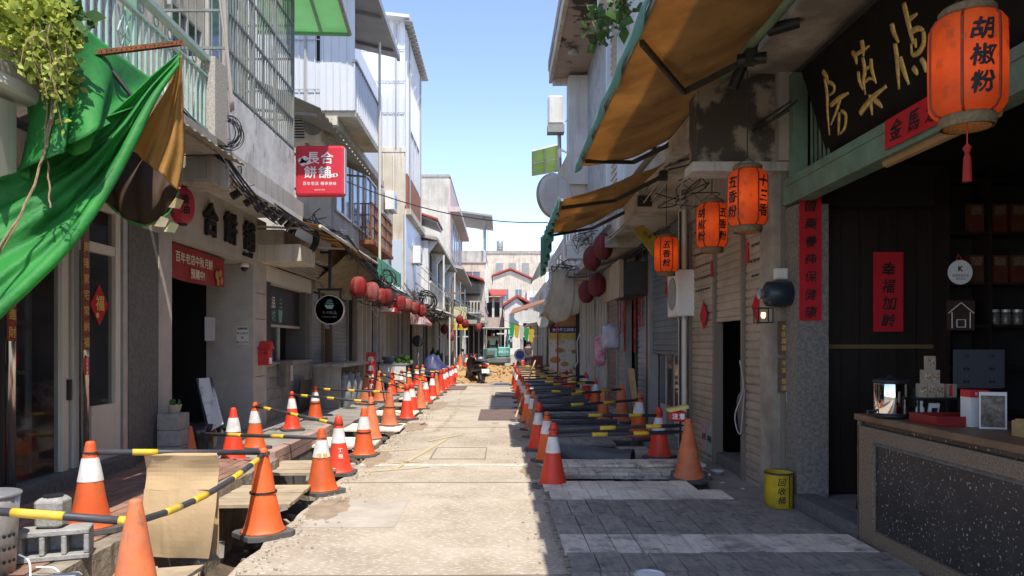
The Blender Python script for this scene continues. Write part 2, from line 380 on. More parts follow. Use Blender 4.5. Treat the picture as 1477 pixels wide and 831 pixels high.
SPILL = mat('spilled_soil', (.26, .19, .125), (.36, .28, .20), sc=6, rough=1, bump=.8, bs=25, detail=10)
for k, (x, y, rx, ry) in enumerate(((-1.62, 6.9, .2, .5), (-1.66, 9.9, .16, .7), (-1.6, 13.8, .22, .8), (.42, 9.0, .16, .6), (.38, 12.6, .2, .9), (.4, 17.0, .2, 1.2), (-1.6, 18.5, .25, 1.4), (-.2, 27.6, 1.2, .9))):
    b = MB(); n = 28; rim = [Vector((x + rx * math.cos(a * 6.283 / n) * (1 + .45 * mnoise.noise((a * .9, k, 0))), y + ry * math.sin(a * 6.283 / n) * (1 + .45 * mnoise.noise((a * .9, k, 5))), .0012)) for a in range(n)]
    c = Vector((x, y, .016)); b.v = rim + [r_.lerp(c, .5) + Vector((0, 0, .006 * rnd.random())) for r_ in rim] + [c]
    for i in range(n): j = (i + 1) % n; b.f += [(i, j, n + j, n + i), (n + i, n + j, 2 * n)]
    b.build('soil_spill', SPILL, road, smooth=True)
flat(-1.7, 6.2, -.9, 7.3, .0035).build('patch', PATCH, road); flat(-.4, 18.4, .5, 20.2, .0035).build('patch', PATCH, road); flat(-1.75, 20.8, -.6, 22.0, .0035).build('patch', PATCH, road)
# ------------------------------------------------------------------ building helpers
def win_cam(par, x0, x1, z0, z1, Y, n=2, fm=None, gm=None, name='window'):
    fm = fm or ALU; b = MB(); t = .05
    b.bb(x0, x1, Y - .05, Y + .02, z0, z0 + t).bb(x0, x1, Y - .05, Y + .02, z1 - t, z1)
    for i in range(n + 1):
        x = x0 + t / 2 + (x1 - x0 - t) * i / n; b.bb(x - t / 2, x + t / 2, Y - .05, Y + .02, z0 + t, z1 - t)
    f = b.build(name, fm, par)
    for i in range(n):
        a = x0 + (x1 - x0) * i / n + t; c = x0 + (x1 - x0) * (i + 1) / n - t
        MB().bb(a, c, Y - .02, Y - .012, z0 + t, z1 - t).build('pane', gm or BGLASS, f)
    return f
def win_st(par, X, y0, y1, z0, z1, side=-1, n=2, fm=None, gm=None, name='window', rows=1):
    """window in a street-facing wall; side -1 = left wall (faces +X), +1 = right wall (faces -X)"""
    fm = fm or ALU; b = MB(); t = .05; xa, xb = (X - .02, X + .05) if side < 0 else (X - .05, X + .02)
    b.bb(xa, xb, y0, y1, z0, z0 + t).bb(xa, xb, y0, y1, z1 - t, z1)
    for i in range(n + 1):
        y = y0 + t / 2 + (y1 - y0 - t) * i / n; b.bb(xa, xb, y - t / 2, y + t / 2, z0 + t, z1 - t)
    f = b.build(name, fm, par); xc = X - side * .014
    for i in range(n):
        MB().bb(min(xc, xc + side * .008), max(xc, xc + side * .008), y0 + (y1 - y0) * i / n + t, y0 + (y1 - y0) * (i + 1) / n - t, z0 + t, z1 - t).build('pane', gm or BGLASS, f)
    return f
_sl = {}
def shutter(par, X, y0, y1, z0, z1, side, m, pitch=.085, name='roller_shutter', holes=False):
    """roller shutter made of separate slats, facing the street"""
    s_ = -side
    base = MB().bb(X - .012, X + .012, y0, y1, z0, z1).build(name, m, par)
    L = y1 - y0; key = (round(L, 3), pitch, m.name, side)
    if key not in _sl:
        prof = [(0, -.5), (.010, -.44), (.014, -.30), (.015, .18), (.012, .36), (.0, .42)]
        b = MB(); b.prism([(s_ * px_, 0, pz * pitch) for px_, pz in prof], (0, L, 0)); _sl[key] = b.mesh('slat', m)
    n = int((z1 - z0) / pitch)
    for i in range(n): link('slat', _sl[key], base, Vector((X + s_ * .0125, y0, z0 + (i + .5) * (z1 - z0) / n)) - woff(base))
    MB().bb(X - .03, X + .03, y0, y1, z0 - .05, z0 - .002).build('bottom_rail', m, base)
    return base
def corrugated(fn, nu, nv):                               # fn(u, v) with ridges across u
    return MB().grid(fn, nu, nv)
def ribbed_cam(par, x0, x1, z0, z1, Y, m, pitch=.2, name='metal_panel'):
    """ribbed metal sheet panels facing the camera, one per rib pitch"""
    n = max(1, round((x1 - x0) / pitch)); wd = (x1 - x0) / n
    b = MB().prism([(0, 0, 0), (wd * .8, 0, 0), (wd * .84, -.03, 0), (wd * .96, -.03, 0), (wd, 0, 0), (wd, .03, 0), (0, .03, 0)], (0, 0, z1 - z0)); me = b.mesh(name, m)
    for i in range(n): link(name, me, par, Vector((x0 + i * wd, Y, z0)) - woff(par))
def ribbed_st(par, X, y0, y1, z0, z1, m, pitch=.25, name='metal_panel', side=-1):
    n = max(1, round((y1 - y0) / pitch)); wd = (y1 - y0) / n; s = -side
    b = MB().prism([(0, 0, 0), (0, wd * .8, 0), (s * .03, wd * .84, 0), (s * .03, wd * .96, 0), (0, wd, 0), (-s * .03, wd, 0), (-s * .03, 0, 0)], (0, 0, z1 - z0)); me = b.mesh(name, m)
    for i in range(n): link(name, me, par, Vector((X, y0 + i * wd, z0)) - woff(par))
def sag(a, b, s, n=10):
    a, b = Vector(a), Vector(b); return [a.lerp(b, i / n) - Vector((0, 0, 4 * s * (i / n) * (1 - i / n))) for i in range(n + 1)]
# ================================================================== LEFT SIDE
XL = -4.2
MOSAIC = mat('lilac_mosaic', (.20, .19, .25), (.13, .125, .16), sc=16, rough=.5, bump=.25, bs=18, lo=.42, hi=.58, detail=2)
INWALL = mat('shop_inner_wall', (.16, .155, .15), rough=.9)
TEAL = mat('teal_railing', (.36, .54, .47), (.30, .45, .40), sc=9, rough=.55, dirt=(.35, .3, .2), dk=.35, ds=5)
CHROME = mat('chrome', (.62, .60, .57), rough=.16, metal=1)
# ---- quilt shop (nearest on the left)
L1 = thing('quilt_shop', 'glass-fronted quilt shop with cream frames behind the green tarpaulin', 'shop', (XL, 6, 0))
MB().bb(-8.6, -8.5, 3.0, 8.2, .19, 3.1).build('back_wall', INWALL, L1); MB().bb(-8.5, -4.3, 8.1, 8.2, .19, 3.1).build('side_wall', INWALL, L1)
MB().bb(-8.5, -4.3, 3.0, 3.1, .19, 3.1).build('near_wall', INWALL, L1); MB().bb(-8.6, -4.1, 3.0, 8.2, 3.1, 3.4).build('ceiling', CONC, L1)
MB().bb(-8.6, -4.26, 3.0, 8.3, 3.402, 8.6).build('upper_wall', MOSAIC, L1)
MB().bb(-4.26, -3.2, 3.4, 8.25, 3.72, 3.9).build('balcony_slab', CONC, L1)
MB().bb(-4.32, -4.05, 3.1, 8.1, .187, .34).build('door_sill', DGREY, L1)
for (x, wd, m) in ((4, .06, BLK), (93, .10, CREAMF), (109, .09, CREAMF), (169, .10, CREAMF), (181, .12, ALU)):
    y = dX(x, XL); MB().bb(-4.27, -4.19, y - wd / 2, y + wd / 2, .341, 3.09).build('mullion', m, L1)
for x, r in ((17, .04), (124, .038)):
    y = dX(x, -4.12); MB().tube([(-4.13, y, .341), (-4.13, y, 3.09)], r, 12).build('chrome_post', CHROME, L1, smooth=True)
def rail(x0, x1, z0, z1, m=CREAMF): MB().bb(-4.262, -4.2, dX(x0, XL), dX(x1, XL), z0, z1).build('transom', m, L1)
rail(112, 166, 2.52, 2.62); rail(112, 166, 2.98, 3.088); rail(8, 90, 2.98, 3.088, ALU); rail(132, 166, .342, .92, CREAMF)
MB().bb(-4.24, -4.23, dX(132, XL), dX(165, XL), .925, 2.51).build('glass_pane', GLASS, L1); MB().bb(-4.24, -4.23, dX(132, XL), dX(165, XL), 2.63, 2.97).build('glass_pane', GLASS, L1)
MB().bb(-4.24, -4.23, dX(22, XL), dX(88, XL), .345, 2.97).build('glass_pane', GLASS, L1)
MB().bb(-4.19, -4.16, dX(96, XL) - .02, dX(96, XL) + .02, 1.02, 1.22).build('door_handle', BLK, L1)
MB().bb(-8.6, -4.18, 8.2, 8.5, .19, 3.4).build('stone_pier', DGREY, L1)
# couplets and 福 diamond
def strip_couplet(txt, x, y0, y1, X, side, wd, m, ink, label, name='couplet', sz=None, frame=None):
    a, b = PX(x, y0, X), PX(x, y1, X); c = (a + b) / 2; h = a.z - b.z
    t = thing(name, label, 'couplet', (c.x, c.y, b.z))
    MB().bb(c.x - .004, c.x + .004, c.y - wd / 2, c.y + wd / 2, b.z, a.z).build('paper', m, t)
    u, v = LST if side < 0 else RST
    lettering(txt, (c.x - side * .004, c.y, c.z), u, v, sz or wd * .8, ink, t, vertical=True, gap=h / len(txt) / (sz or wd * .8), bold=.015)
    return t
RGOLD = mat('dark_red_foil', (.20, .02, .015), (.30, .10, .02), sc=40, rough=.4, lo=.5, hi=.6)
strip_couplet('興隆家宅常納福', 124, 345, 505, -4.082, -1, .11, RGOLD, GOLD, 'gold on dark red couplet strip on the chrome post by the glass door', sz=.105)
strip_couplet('進財', 17, 440, 492, -4.08, -1, .11, RGOLD, GOLD, 'gold on red couplet on the leftmost chrome post, half under the tarp', sz=.1)
t = strip_couplet('店家營業', 125, 515, 541, -4.079, -1, .085, REDP, WHT, 'small red sticker with white print low on the chrome post', name='sticker', sz=.04); t['category'] = 'sticker'
c = PX(143, 440, -4.215); t = thing('fu_diamond', 'red paper diamond with gold 福 on the glass door', 'paper diamond', c)
MB().prism([c + Vector((0, dy, dz)) for dy, dz in ((0, .215), (-.17, 0), (0, -.215), (.17, 0))], (.004, 0, 0)).build('paper', REDPAPER, t)
lettering('福', c + Vector((.006, 0, .02)), *LST, .17, GOLD, t, bold=.03)
MB().lathe([(.001, -.002), (.03, 0), (.001, .004)], 8, c + Vector((.006, -.04, -.11)), m=Matrix.Rotation(R(90), 3, 'Y')).build('gold_ornament', GOLD, t)
# goods inside the quilt shop
def bundle(c, d, m, parent, name, nz=.05, sub=2):
    b = MB(); n = 6
    bm = bmesh.new(); bmesh.ops.create_cube(bm, size=1); bmesh.ops.subdivide_edges(bm, edges=bm.edges[:], cuts=n, use_grid_fill=True)
    for v in bm.verts:
        p = v.co.copy(); q = p.normalized() * .62; p = p.lerp(q, .45)
        k = mnoise.noise(p * 3 + Vector(c) * 5) * nz * 2 + mnoise.noise(p * 8 + Vector(c)) * nz
        p = p * (1 + k); v.co = Vector((p.x * d[0], p.y * d[1], p.z * d[2])) + Vector(c) - (woff(parent) if parent else Vector())
    me = bpy.data.meshes.new(name); bm.to_mesh(me); bm.free(); me.materials.append(m)
    me.polygons.foreach_set('use_smooth', [True] * len(me.polygons))
    return link(name, me, parent)
PLASTIC = mat('dark_plastic_bag', (.06, .06, .06), (.11, .11, .11), sc=9, rough=.25, spec=.8)
sh = thing('goods_shelf', 'dark shop shelf stacked with wrapped quilts behind the glass', 'shelf', (-4.9, 6.7, .2))
for z in (.75, 1.28, 1.75, 2.2): MB().bb(-5.3, -4.5, 5.9, 7.0, z, z + .03).build('shelf_board', INWALL, sh)
for x in (-5.28, -4.52):
    for y in (5.92, 6.98): MB().bb(x - .02, x + .02, y - .02, y + .02, .19, 2.3).build('upright', INWALL, sh)
for (c, d, m, lb) in (((-4.8, 6.5, 1.88), (.5, .8, .2), REDP, 'red wrapped quilt on the upper shelf behind the glass'), ((-4.8, 6.3, 1.43), (.5, .55, .3), CREAMF, 'cream rolled quilt on the middle shelf'),
        ((-4.8, 6.8, 1.43), (.45, .3, .26), REDP, 'red patterned bundle beside the cream quilt'), ((-4.8, 6.4, 1.02), (.6, 1.0, .42), PLASTIC, 'quilts in a dark plastic bag under the cream roll'),
        ((-4.75, 6.45, .56), (.6, .9, .3), mat('ochre_quilt', (.22, .12, .03), rough=.6), 'ochre quilt pack on the lower shelf'), ((-4.7, 7.7, 1.0), (.4, .45, .34), mat('maroon_cloth', (.16, .07, .06), (.3, .25, .22), sc=12, rough=.7), 'maroon checked bundle behind the glass door'),
        ((-4.65, 6.75, 2.45), (.3, .4, .42), mat('purple_cloth', (.06, .02, .10), rough=.5), 'purple bag hanging at the top of the shop window'), ((-4.7, 6.4, .3), (.6, .9, .22), REDP, 'red quilt bundle on the shop floor')):
    o = bundle(c, d, m, None, 'quilt_bundle'); tag(o, lb, 'bundle', 'goods in the quilt shop')
# ---- cake shop
L2 = thing('cake_shop', 'grey plastered cake shop with black raised characters over a dark doorway', 'shop', (XL, 10.7, 0))
GREYP = mat('grey_plaster', (.50, .46, .41), (.42, .39, .345), sc=4, rough=.9, bump=.12, bs=30, dirt=(.24, .22, .2), dk=.4)
MB().bb(-4.6, -4.2, 8.502, 8.95, .121, 2.93).build('dark_pier', DGREY, L2); MB().bb(-4.6, -4.19, 8.952, 9.3, .121, 2.93).build('pier', GREYP, L2)
for z in (.7, 1.3, 1.9): MB().bb(-4.192, -4.186, 9.0, 9.26, z, z + .52).build('stone_panel', GREYP, L2)
MB().bb(-5.0, -4.2, 12.4, 13.1, .121, 2.93).build('pier', GREYP, L2)
for z in (.5, 1.0, 1.5, 2.0, 2.45): MB().bb(-4.2, -4.194, 12.52, 13.02, z, z + .008).build('groove', DARK, L2)
MB().bb(-4.9, -4.2, 8.502, 13.1, 2.932, 3.75).build('sign_wall', GREYP, L2)
MB().bb(-4.9, -3.4, 8.4, 12.6, 3.752, 4.0).build('canopy_slab', CONCL, L2)
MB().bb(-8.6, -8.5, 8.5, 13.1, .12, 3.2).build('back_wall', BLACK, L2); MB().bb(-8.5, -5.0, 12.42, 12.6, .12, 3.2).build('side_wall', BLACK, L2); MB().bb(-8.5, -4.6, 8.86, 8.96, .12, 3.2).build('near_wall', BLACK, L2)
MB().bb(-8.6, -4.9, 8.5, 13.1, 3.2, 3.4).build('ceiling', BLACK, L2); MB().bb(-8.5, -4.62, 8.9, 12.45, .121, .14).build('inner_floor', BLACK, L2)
for ch, x, y in (('合', 301, 313), ('餅', 330, 326), ('舖', 357, 338)):
    p = PX(x, y, XL); lettering(ch, (XL, p.y, 3.36), *LST, .50, INK, L2, name='raised_character', thick=.05, bold=.035)
lettering('since1917', (XL, 12.1, 3.06), *LST, .12, INK, L2, thick=.02, bold=.02)
MB().bb(-4.2, -4.17, 12.66, 12.82, 3.0, 3.18).build('wall_plaque', DARK, L2)
bn = thing('door_banner', 'red fabric banner with white characters across the top of the cake shop doorway', 'banner', (-4.35, 10.5, 2.45))
BANR = mat('banner_red', (.33, .035, .03), (.25, .02, .02), sc=2, rough=.7)
MB().grid(lambda u, v: (-4.35 + .012 * math.sin(u * 14), 9.35 + 2.1 * u, 2.46 + .45 * v - .03 * math.sin(u * 3.1) * (1 - v)), 24, 4).build('cloth', BANR, bn, solid=.003)
lettering('百年老店中秋月餅', (-4.335, 10.35, 2.75), *LST, .155, mat('banner_cream', (.75, .66, .5), rough=.7), bn, bold=.03, gap=1.02); lettering('預購中!', (-4.335, 10.45, 2.56), *LST, .15, _m['banner_cream'], bn, bold=.03, gap=1.02)
for i, (y, z, r) in enumerate(((11.15, 2.62, .07), (11.28, 2.66, .06), (11.2, 2.52, .06), (11.33, 2.55, .055), (9.5, 2.72, .07), (9.56, 2.54, .06))):
    MB().lathe([(.001, -.006), (r, 0), (.001, .006)], 12, (-4.33, y, z), m=Matrix.Rotation(R(90), 3, 'Y')).build('mooncake_print', mat('mooncake', (.42, .16, .05), (.55, .3, .12), sc=20, rough=.7) if i < 4 else PAPER, bn)
MB().tube([(-4.35, 9.3, 2.93), (-4.35, 11.5, 2.9)], .012, 6).build('rod', BLK, bn)
# paper on the jamb, security camera, opening hours
def notice(c, wd, h, m, label, lines=(), face='cam', name='notice', ink=None, sz=.05, cat='notice', tilt=0):
    t = thing(name, label, cat, c); c = Vector(c)
    if face == 'cam': MB().bb(c.x - wd / 2, c.x + wd / 2, c.y - .004, c.y, c.z, c.z + h).build('sheet', m, t); o = c + Vector((0, -.005, 0)); d = CAM
    elif face == 'L': MB().bb(c.x, c.x + .004, c.y - wd / 2, c.y + wd / 2, c.z, c.z + h).build('sheet', m, t); o = c + Vector((.005, 0, 0)); d = LST
    else: MB().bb(c.x - .004, c.x, c.y - wd / 2, c.y + wd / 2, c.z, c.z + h).build('sheet', m, t); o = c - Vector((.005, 0, 0)); d = RST
    k = len(lines)
    for i, s in enumerate(lines): lettering(s, o + Vector((0, 0, h * (k - i - .5) / k)), *d, sz, ink or INK, t, bold=.02, gap=1.0)
    return t
notice(P(350, 497, 12.396), .20, .31, PAPER, 'white opening hours notice on the grey door jamb of the cake shop', ('營業時間', '早上08:00', '至', '晚上20:00'), sz=.043)
notice((-4.68, 11.75, 1.62), .42, .38, mat('grey_paper', (.4, .4, .45), rough=.8), 'grey paper sheet stuck inside the dark doorway', face='L')
sc_ = thing('security_camera', 'small white dome camera under the cake shop lintel', 'camera', (-4.3, 12.25, 2.82))
MB().lathe([(.07, .11), (.075, .06), (.07, .04)], 14, (-4.3, 12.25, 2.82)).build('housing', WHT, sc_, smooth=True); MB().lathe([(.058, .045), (.055, .01), (.035, -.02), (.01, -.03)], 14, (-4.3, 12.25, 2.82)).build('dome', BLK, sc_, smooth=True)
MB().bb(-4.33, -4.27, 12.2, 12.3, 2.925, 2.932).build('bracket', WHT, sc_)
mb = thing('letterbox', 'red house-shaped letterbox with white flower on the grey pier', 'letterbox', (-4.1, 12.75, 1.2))
MB().bb(-4.2, -4.02, 12.63, 12.87, 1.2, 1.48).build('box', REDP, mb, bevel=.008); MB().prism([(-4.22, 12.6, 1.48), (-4.22, 12.9, 1.48), (-4.22, 12.75, 1.62)], (.23, 0, 0)).build('roof', REDP, mb)
MB().bb(-4.018, -4.012, 12.68, 12.82, 1.22, 1.33).build('door', WHT, mb); MB().bb(-4.1, -4.04, 12.624, 12.63, 1.40, 1.42).build('slot', BLK, mb)
for k in range(5): MB().lathe([(.001, -.003), (.028, 0), (.001, .003)], 8, (-4.01, 12.75 + .04 * math.cos(k * 1.257), 1.54 + .04 * math.sin(k * 1.257)), m=Matrix.Rotation(R(90), 3, 'Y')).build('petal', WHT, mb)
# spot track under the eave
tr = thing('spot_track', 'black spot lamps clipped in a row under the cake shop eave', 'spotlight', (-3.55, 11, 3.65))
MB().bb(-3.56, -3.52, 9.6, 12.5, 3.72, 3.75).build('track', BLK, tr)
for k, y in enumerate((9.8, 10.3, 10.75, 11.15, 11.5, 11.85, 12.2)):
    m3 = Matrix.Rotation(R(50), 3, 'Y') @ Matrix.Rotation(R(-30 + k * 8), 3, 'X')
    MB().lathe([(.02, .1), (.05, .08), (.055, -.1), (.045, -.1)], 10, (-3.52, y, 3.60), m=m3).build('lamp_head', BLK, tr); MB().tube([(-3.54, y, 3.72), (-3.53, y, 3.62)], .012, 6).build('stem', BLK, tr)
MB().bb(-3.62, -3.40, 8.9, 12.55, 3.66, 3.7515).build('eave_fascia', WHITEP, L2)
# upper floor of the cake shop: stained parapet, window cage
MB().bb(-8.6, -4.25, 8.302, 12.3, 4.002, 9).build('upper_wall', CREAM, L2)
MB().bb(-4.24, -3.4, 8.95, 12.05, 4.002, 4.75).build('balcony_parapet', mat('stained_parapet', (.80, .80, .78), (.64, .63, .61), sc=2.6, rough=.9, bump=.3, bs=12, detail=9, streak=(.22, .22, .21), sk=.45, slo=.6, shi=.8, dirt=(.26, .25, .24), dk=.65, ds=1.6, fine=((.12, .12, .12), 5, .6, .72, .6), fst=(1, 1, .4)), L2)
PEB = mat('pebbledash', (.50, .46, .40), (.36, .33, .28), sc=45, rough=.95, bump=.5, bs=60, lo=.45, hi=.55)
MB().bb(-3.55, -3.2, 8.18, 8.55, 3.902, 4.8).build('balcony_post', PEB, L2)
for z0, z1, y0, y1, m in ((5.1, 6.0, 9.3, 10.3, DGLASS), (5.1, 7.2, 10.5, 11.8, CREAMF)): win_st(L2, -4.25, y0, y1, z0, z1, n=2, gm=DGLASS if m is DGLASS else BGLASS)
cg = thing('window_cage', 'grey-green iron security cage over the upper window of the cake shop', 'window cage', (-3.4, 10.5, 4.75))
CAGE = mat('cage_paint', (.22, .25, .23), (.17, .19, .18), sc=9, rough=.55, dirt=(.3, .2, .12), dk=.3, ds=6)
ROT90 = Matrix.Rotation(R(90), 3, 'Y')
vb = MB().bb(-.009, .009, -.009, .009, 0, 2.7).mesh('bar', CAGE)
for i in range(29): link('bar', vb, cg, Vector((-3.41, 9.1 + i * .103, 4.76)) - woff(cg))
for i in range(8): link('bar', vb, cg, Vector((-4.2 + i * .1, 9.1, 4.76)) - woff(cg)); link('bar', vb, cg, Vector((-4.2 + i * .1, 12.0, 4.76)) - woff(cg))
for z in (4.78, 5.25, 5.72, 6.25, 6.8, 7.44):
    MB().bb(-3.425, -3.395, 9.09, 12.0, z, z + .03).build('cross_rail', CAGE, cg); MB().bb(-4.24, -3.4, 9.085, 9.115, z, z + .03).build('cross_rail', CAGE, cg); MB().bb(-4.24, -3.4, 11.985, 12.015, z, z + .03).build('cross_rail', CAGE, cg)
for y in (9.1, 10.06, 11.03, 12.0): MB().bb(-3.43, -3.39, y - .02, y + .02, 4.76, 7.46).build('upright', CAGE, cg)
for r in (.42, .26): MB().tube([(-3.41, 11.5 + r * math.cos(a * .3142), 7.46 + r * math.sin(a * .3142)) for a in range(11)], .012, 6).build('arch', CAGE, cg)
# teal balcony railing with diamond panels
rl = thing('balcony_railing', 'pale teal iron balcony railing with diamond panels above the green tarpaulin', 'railing', (-3.3, 6.3, 3.9))
MB().bb(-3.35, -3.25, 3.6, 8.18, 4.74, 4.79).build('handrail', TEAL, rl); MB().bb(-3.325, -3.275, 3.6, 8.18, 4.56, 4.585).build('upper_rail', TEAL, rl); MB().bb(-3.325, -3.275, 3.6, 8.18, 3.96, 3.985).build('lower_rail', TEAL, rl)
vb = MB().bb(-.011, .011, -.011, .011, 0, .575).mesh('baluster', TEAL); n = 0; y = 3.65
while y < 8.15:
    if not (n % 9 in (6, 7)): link('baluster', vb, rl, Vector((-3.3, y, 3.985)) - woff(rl))
    else:
        if n % 9 == 6:
            yc = y + .06
            b = MB(); pts = [(yc, 4.5), (yc + .11, 4.27), (yc, 4.04), (yc - .11, 4.27)]
            for k in range(4):
                a, c = pts[k], pts[(k + 1) % 4]; b.bar((-3.3, *a), (-3.3, *c), .014)
            for a, c in (((yc - .11, 4.27), (yc + .11, 4.27)), ((yc, 4.04), (yc, 4.5)), ((yc - .11, 4.5), (yc + .11, 4.04)), ((yc - .11, 4.04), (yc + .11, 4.5))): b.bar((-3.3, *a), (-3.3, *c), .012)
            b.build('diamond_panel', TEAL, rl)
    n += 1; y += .112
for i in range(16):
    y = 3.8 + i * .29; MB().tube([(-3.3, y + .05 * math.cos(a * .7854), 4.66 + .05 * math.sin(a * .7854)) for a in range(9)], .008, 5).build('ring', TEAL, rl)
dr = MB().bb(-4.24, -4.15, 8.0, 8.35, 3.9, 6.2).build('door_frame', GREYM, L1); MB().bb(-4.15, -4.14, 8.05, 8.3, 4.5, 6.1).build('pane', mat('green_translucent', (.35, .62, .36), rough=.4), dr)
# ---- planter parapet at the upper left edge
pl = thing('planter_parapet', 'white stained balcony parapet at the upper left edge under the vine', 'balcony', P(20, 120, 4.6))
pts = [P(-120, 0, 4.0), P(-120, 95, 4.0), P(0, 122, 4.6), P(66, 156, 5.1), P(66, 105, 5.1), P(0, 40, 4.6)]
MB().prism(pts, (-.35, .25, 0)).build('parapet', WHITEP, pl, bevel=.02)
MB().bb(-4.2, -3.15, 4.2, 5.2, 3.3, 3.36).build('soffit', CONC, pl)
MB().prism([P(-2, 140, 4.65), P(-2, 255, 4.65), P(24, 248, 4.9), P(24, 150, 4.9)], (-.06, .05, 0)).build('shutter_frame', CREAMF, pl); MB().prism([P(-40, 150, 4.62), P(-40, 250, 4.62), P(13, 240, 4.79), P(13, 152, 4.79)], (-.02, .02, 0)).build('dark_pane', DGLASS, pl)
# ---- green tarpaulin: an awning cloth collapsed over the railing
TARP = mat('green_tarp', (.065, .42, .075), (.045, .31, .06), sc=2.5, rough=.55, trans=.52, bump=.7, bs=9, dirt=(.06, .2, .08), dk=.4, ds=3, fine=((.10, .46, .2), 120, .5, .6, .35))
BROWN = mat('ochre_tarp', (.42, .22, .05), (.33, .165, .038), sc=3, rough=.8, trans=.2, bump=.5, bs=10, dirt=(.14, .08, .03), dk=.45, ds=2.2)
DBROWN = mat('brown_awning', (.05, .024, .010), (.035, .018, .008), sc=3, rough=.75, trans=.1)
def curve(pts, t):
    k = len(pts) - 1; s = min(max(t, 0), 1) * k; i = min(int(s), k - 1); f = s - i
    p0, p1, p2, p3 = pts[max(i - 1, 0)], pts[i], pts[i + 1], pts[min(i + 2, k)]
    return .5 * ((2 * p1) + (p2 - p0) * f + (2 * p0 - 5 * p1 + 4 * p2 - p3) * f * f + (3 * p1 - p0 - 3 * p2 + p3) * f ** 3)
def loft(A, B, nu, nv, fold):
    return MB().grid(lambda u, v: curve(A, u).lerp(curve(B, u), v) + fold(u, v), nu, nv)
tp = thing('green_tarpaulin', 'crumpled green tarpaulin with ochre lining hanging over the quilt shop front', 'tarpaulin', P(150, 250, 5.4))
A = [P(261, 74, 5.95), P(216, 113, 5.75), P(182, 147, 5.6), P(148, 176, 5.45), P(84, 219, 5.2), P(20, 246, 5.0), P(-90, 270, 4.8)]
B = [P(258, 92, 5.9), P(222, 141, 5.75), P(189, 204, 5.55), P(155, 268, 5.35), P(108, 338, 5.05), P(54, 397, 4.75), P(-90, 530, 4.3)]
def f1(u, v):
    k = min(1, u * 2.2); 
    return Vector((.5, -.6, .15)) * (.085 * k * math.sin(v * 13 + 1.2 + u * 1.5) * (1 - .55 * u) + .03 * k * math.sin(v * 29 + u * 5) + .06 * u * mnoise.noise((u * 5, v * 3, 0)) + .035 * k * mnoise.noise((u * 11, v * 9, 2)) + .018 * k * mnoise.noise((u * 26, v * 17, 5)))
loft(A, B, 60, 48, f1).build('front_fold', TARP, tp, smooth=True, solid=.006)
# rolled lower hem of the front fold
MB().tube([curve(B, i / 40) + f1(i / 40, 1) for i in range(41)], [.012 + .03 * min(1, i / 12) for i in range(41)], 10).build('rolled_hem', TARP, tp, smooth=True)
A = [P(34, 70, 5.15), P(72, 30, 5.2), PX(100, 24, -3.16), PX(135, 50, -3.14), PX(175, 82, -3.14), PX(219, 114, -3.16)]
B = [P(30, 262, 5.0), PX(66, 228, -3.0), PX(92, 218, -2.95), PX(125, 192, -2.86), PX(158, 170, -2.86), PX(192, 150, -2.92)]
def f2(u, v): return Vector((1, -.3, .0)) * (.07 * math.sin(u * 19 + v * 2.5) * v + .04 * math.sin(u * 37 + 1) * v * (1 - u)) + Vector((0, 0, -.06 * math.sin(v * 3.14) * math.sin(u * 9)))
loft(A, B, 60, 24, f2).build('rear_swag', TARP, tp, smooth=True, solid=.006)
A = [P(95, 95, 5.35), P(118, 120, 5.3), P(140, 150, 5.3), P(160, 178, 5.35)]; B = [P(70, 150, 5.2), P(85, 190, 5.15), P(105, 215, 5.1), P(130, 215, 5.15)]
loft(A, B, 24, 20, lambda u, v: Vector((.3, -1, 0)) * .09 * math.sin(v * 3.14) + Vector((0, 0, -.05 * math.sin(u * 3.14)))).build('hanging_lobe', TARP, tp, smooth=True, solid=.006)
A = [P(259, 80, 6.0), P(240, 130, 5.95), P(214, 170, 5.9), P(190, 214, 5.85)]
B = [P(262, 80, 6.02), P(264, 150, 6.1), P(265, 225, 6.1), P(256, 274, 6.05)]
loft(A, B, 30, 20, lambda u, v: Vector((.4, -1, 0)) * (.05 * math.sin(v * 9 + u * 2) * u + .03 * math.sin(v * 21) * u)).build('ochre_lining', BROWN, tp, smooth=True, solid=.005)
A = [P(146, 240, 6.5), P(172, 216, 6.6), P(205, 225, 6.7), P(240, 250, 6.75), P(261, 248, 6.8)]
B = [P(146, 284, 6.4), P(172, 308, 6.45), P(205, 325, 6.5), P(240, 310, 6.6), P(258, 276, 6.7)]
loft(A, B, 30, 14, lambda u, v: Vector((0, -1, 0)) * (.10 * math.sin(v * 3.14) + .02 * math.sin(u * 25))).build('dark_pouch', DBROWN, tp, smooth=True, solid=.005)
MB().tube([curve(B, i / 20) for i in range(21)], .012, 6).build('green_hem', TARP, tp)
st = thing('slotted_angle', 'rusty slotted steel angle propping up the green tarpaulin', 'steel bar', P(85, 84, 5.35))
a, b = P(80, 84, 5.3), P(264, 62, 6.25); MB().bar(a, b, .006, .05).build('flange', RUST, st); MB().bar(a + Vector((0, -.03, -.024)), b + Vector((0, -.03, -.024)), .06, .006).build('flange', RUST, st)
sm = MB().lathe([(.009, -.006), (.009, .006)], 8, m=Matrix.Rotation(R(90), 3, 'X')).mesh('slot', BLACK)
for i in range(26): link('slot', sm, st, a.lerp(b, (i + .5) / 26) + Vector((-.006, -.004, .005)) - woff(st))
tag(MB().tube([P(98, 20, 5.6), P(192, 142, 5.75)], .018, 8).build('black_rod', BLK), 'slanting black rod behind the slotted steel angle', 'rod')
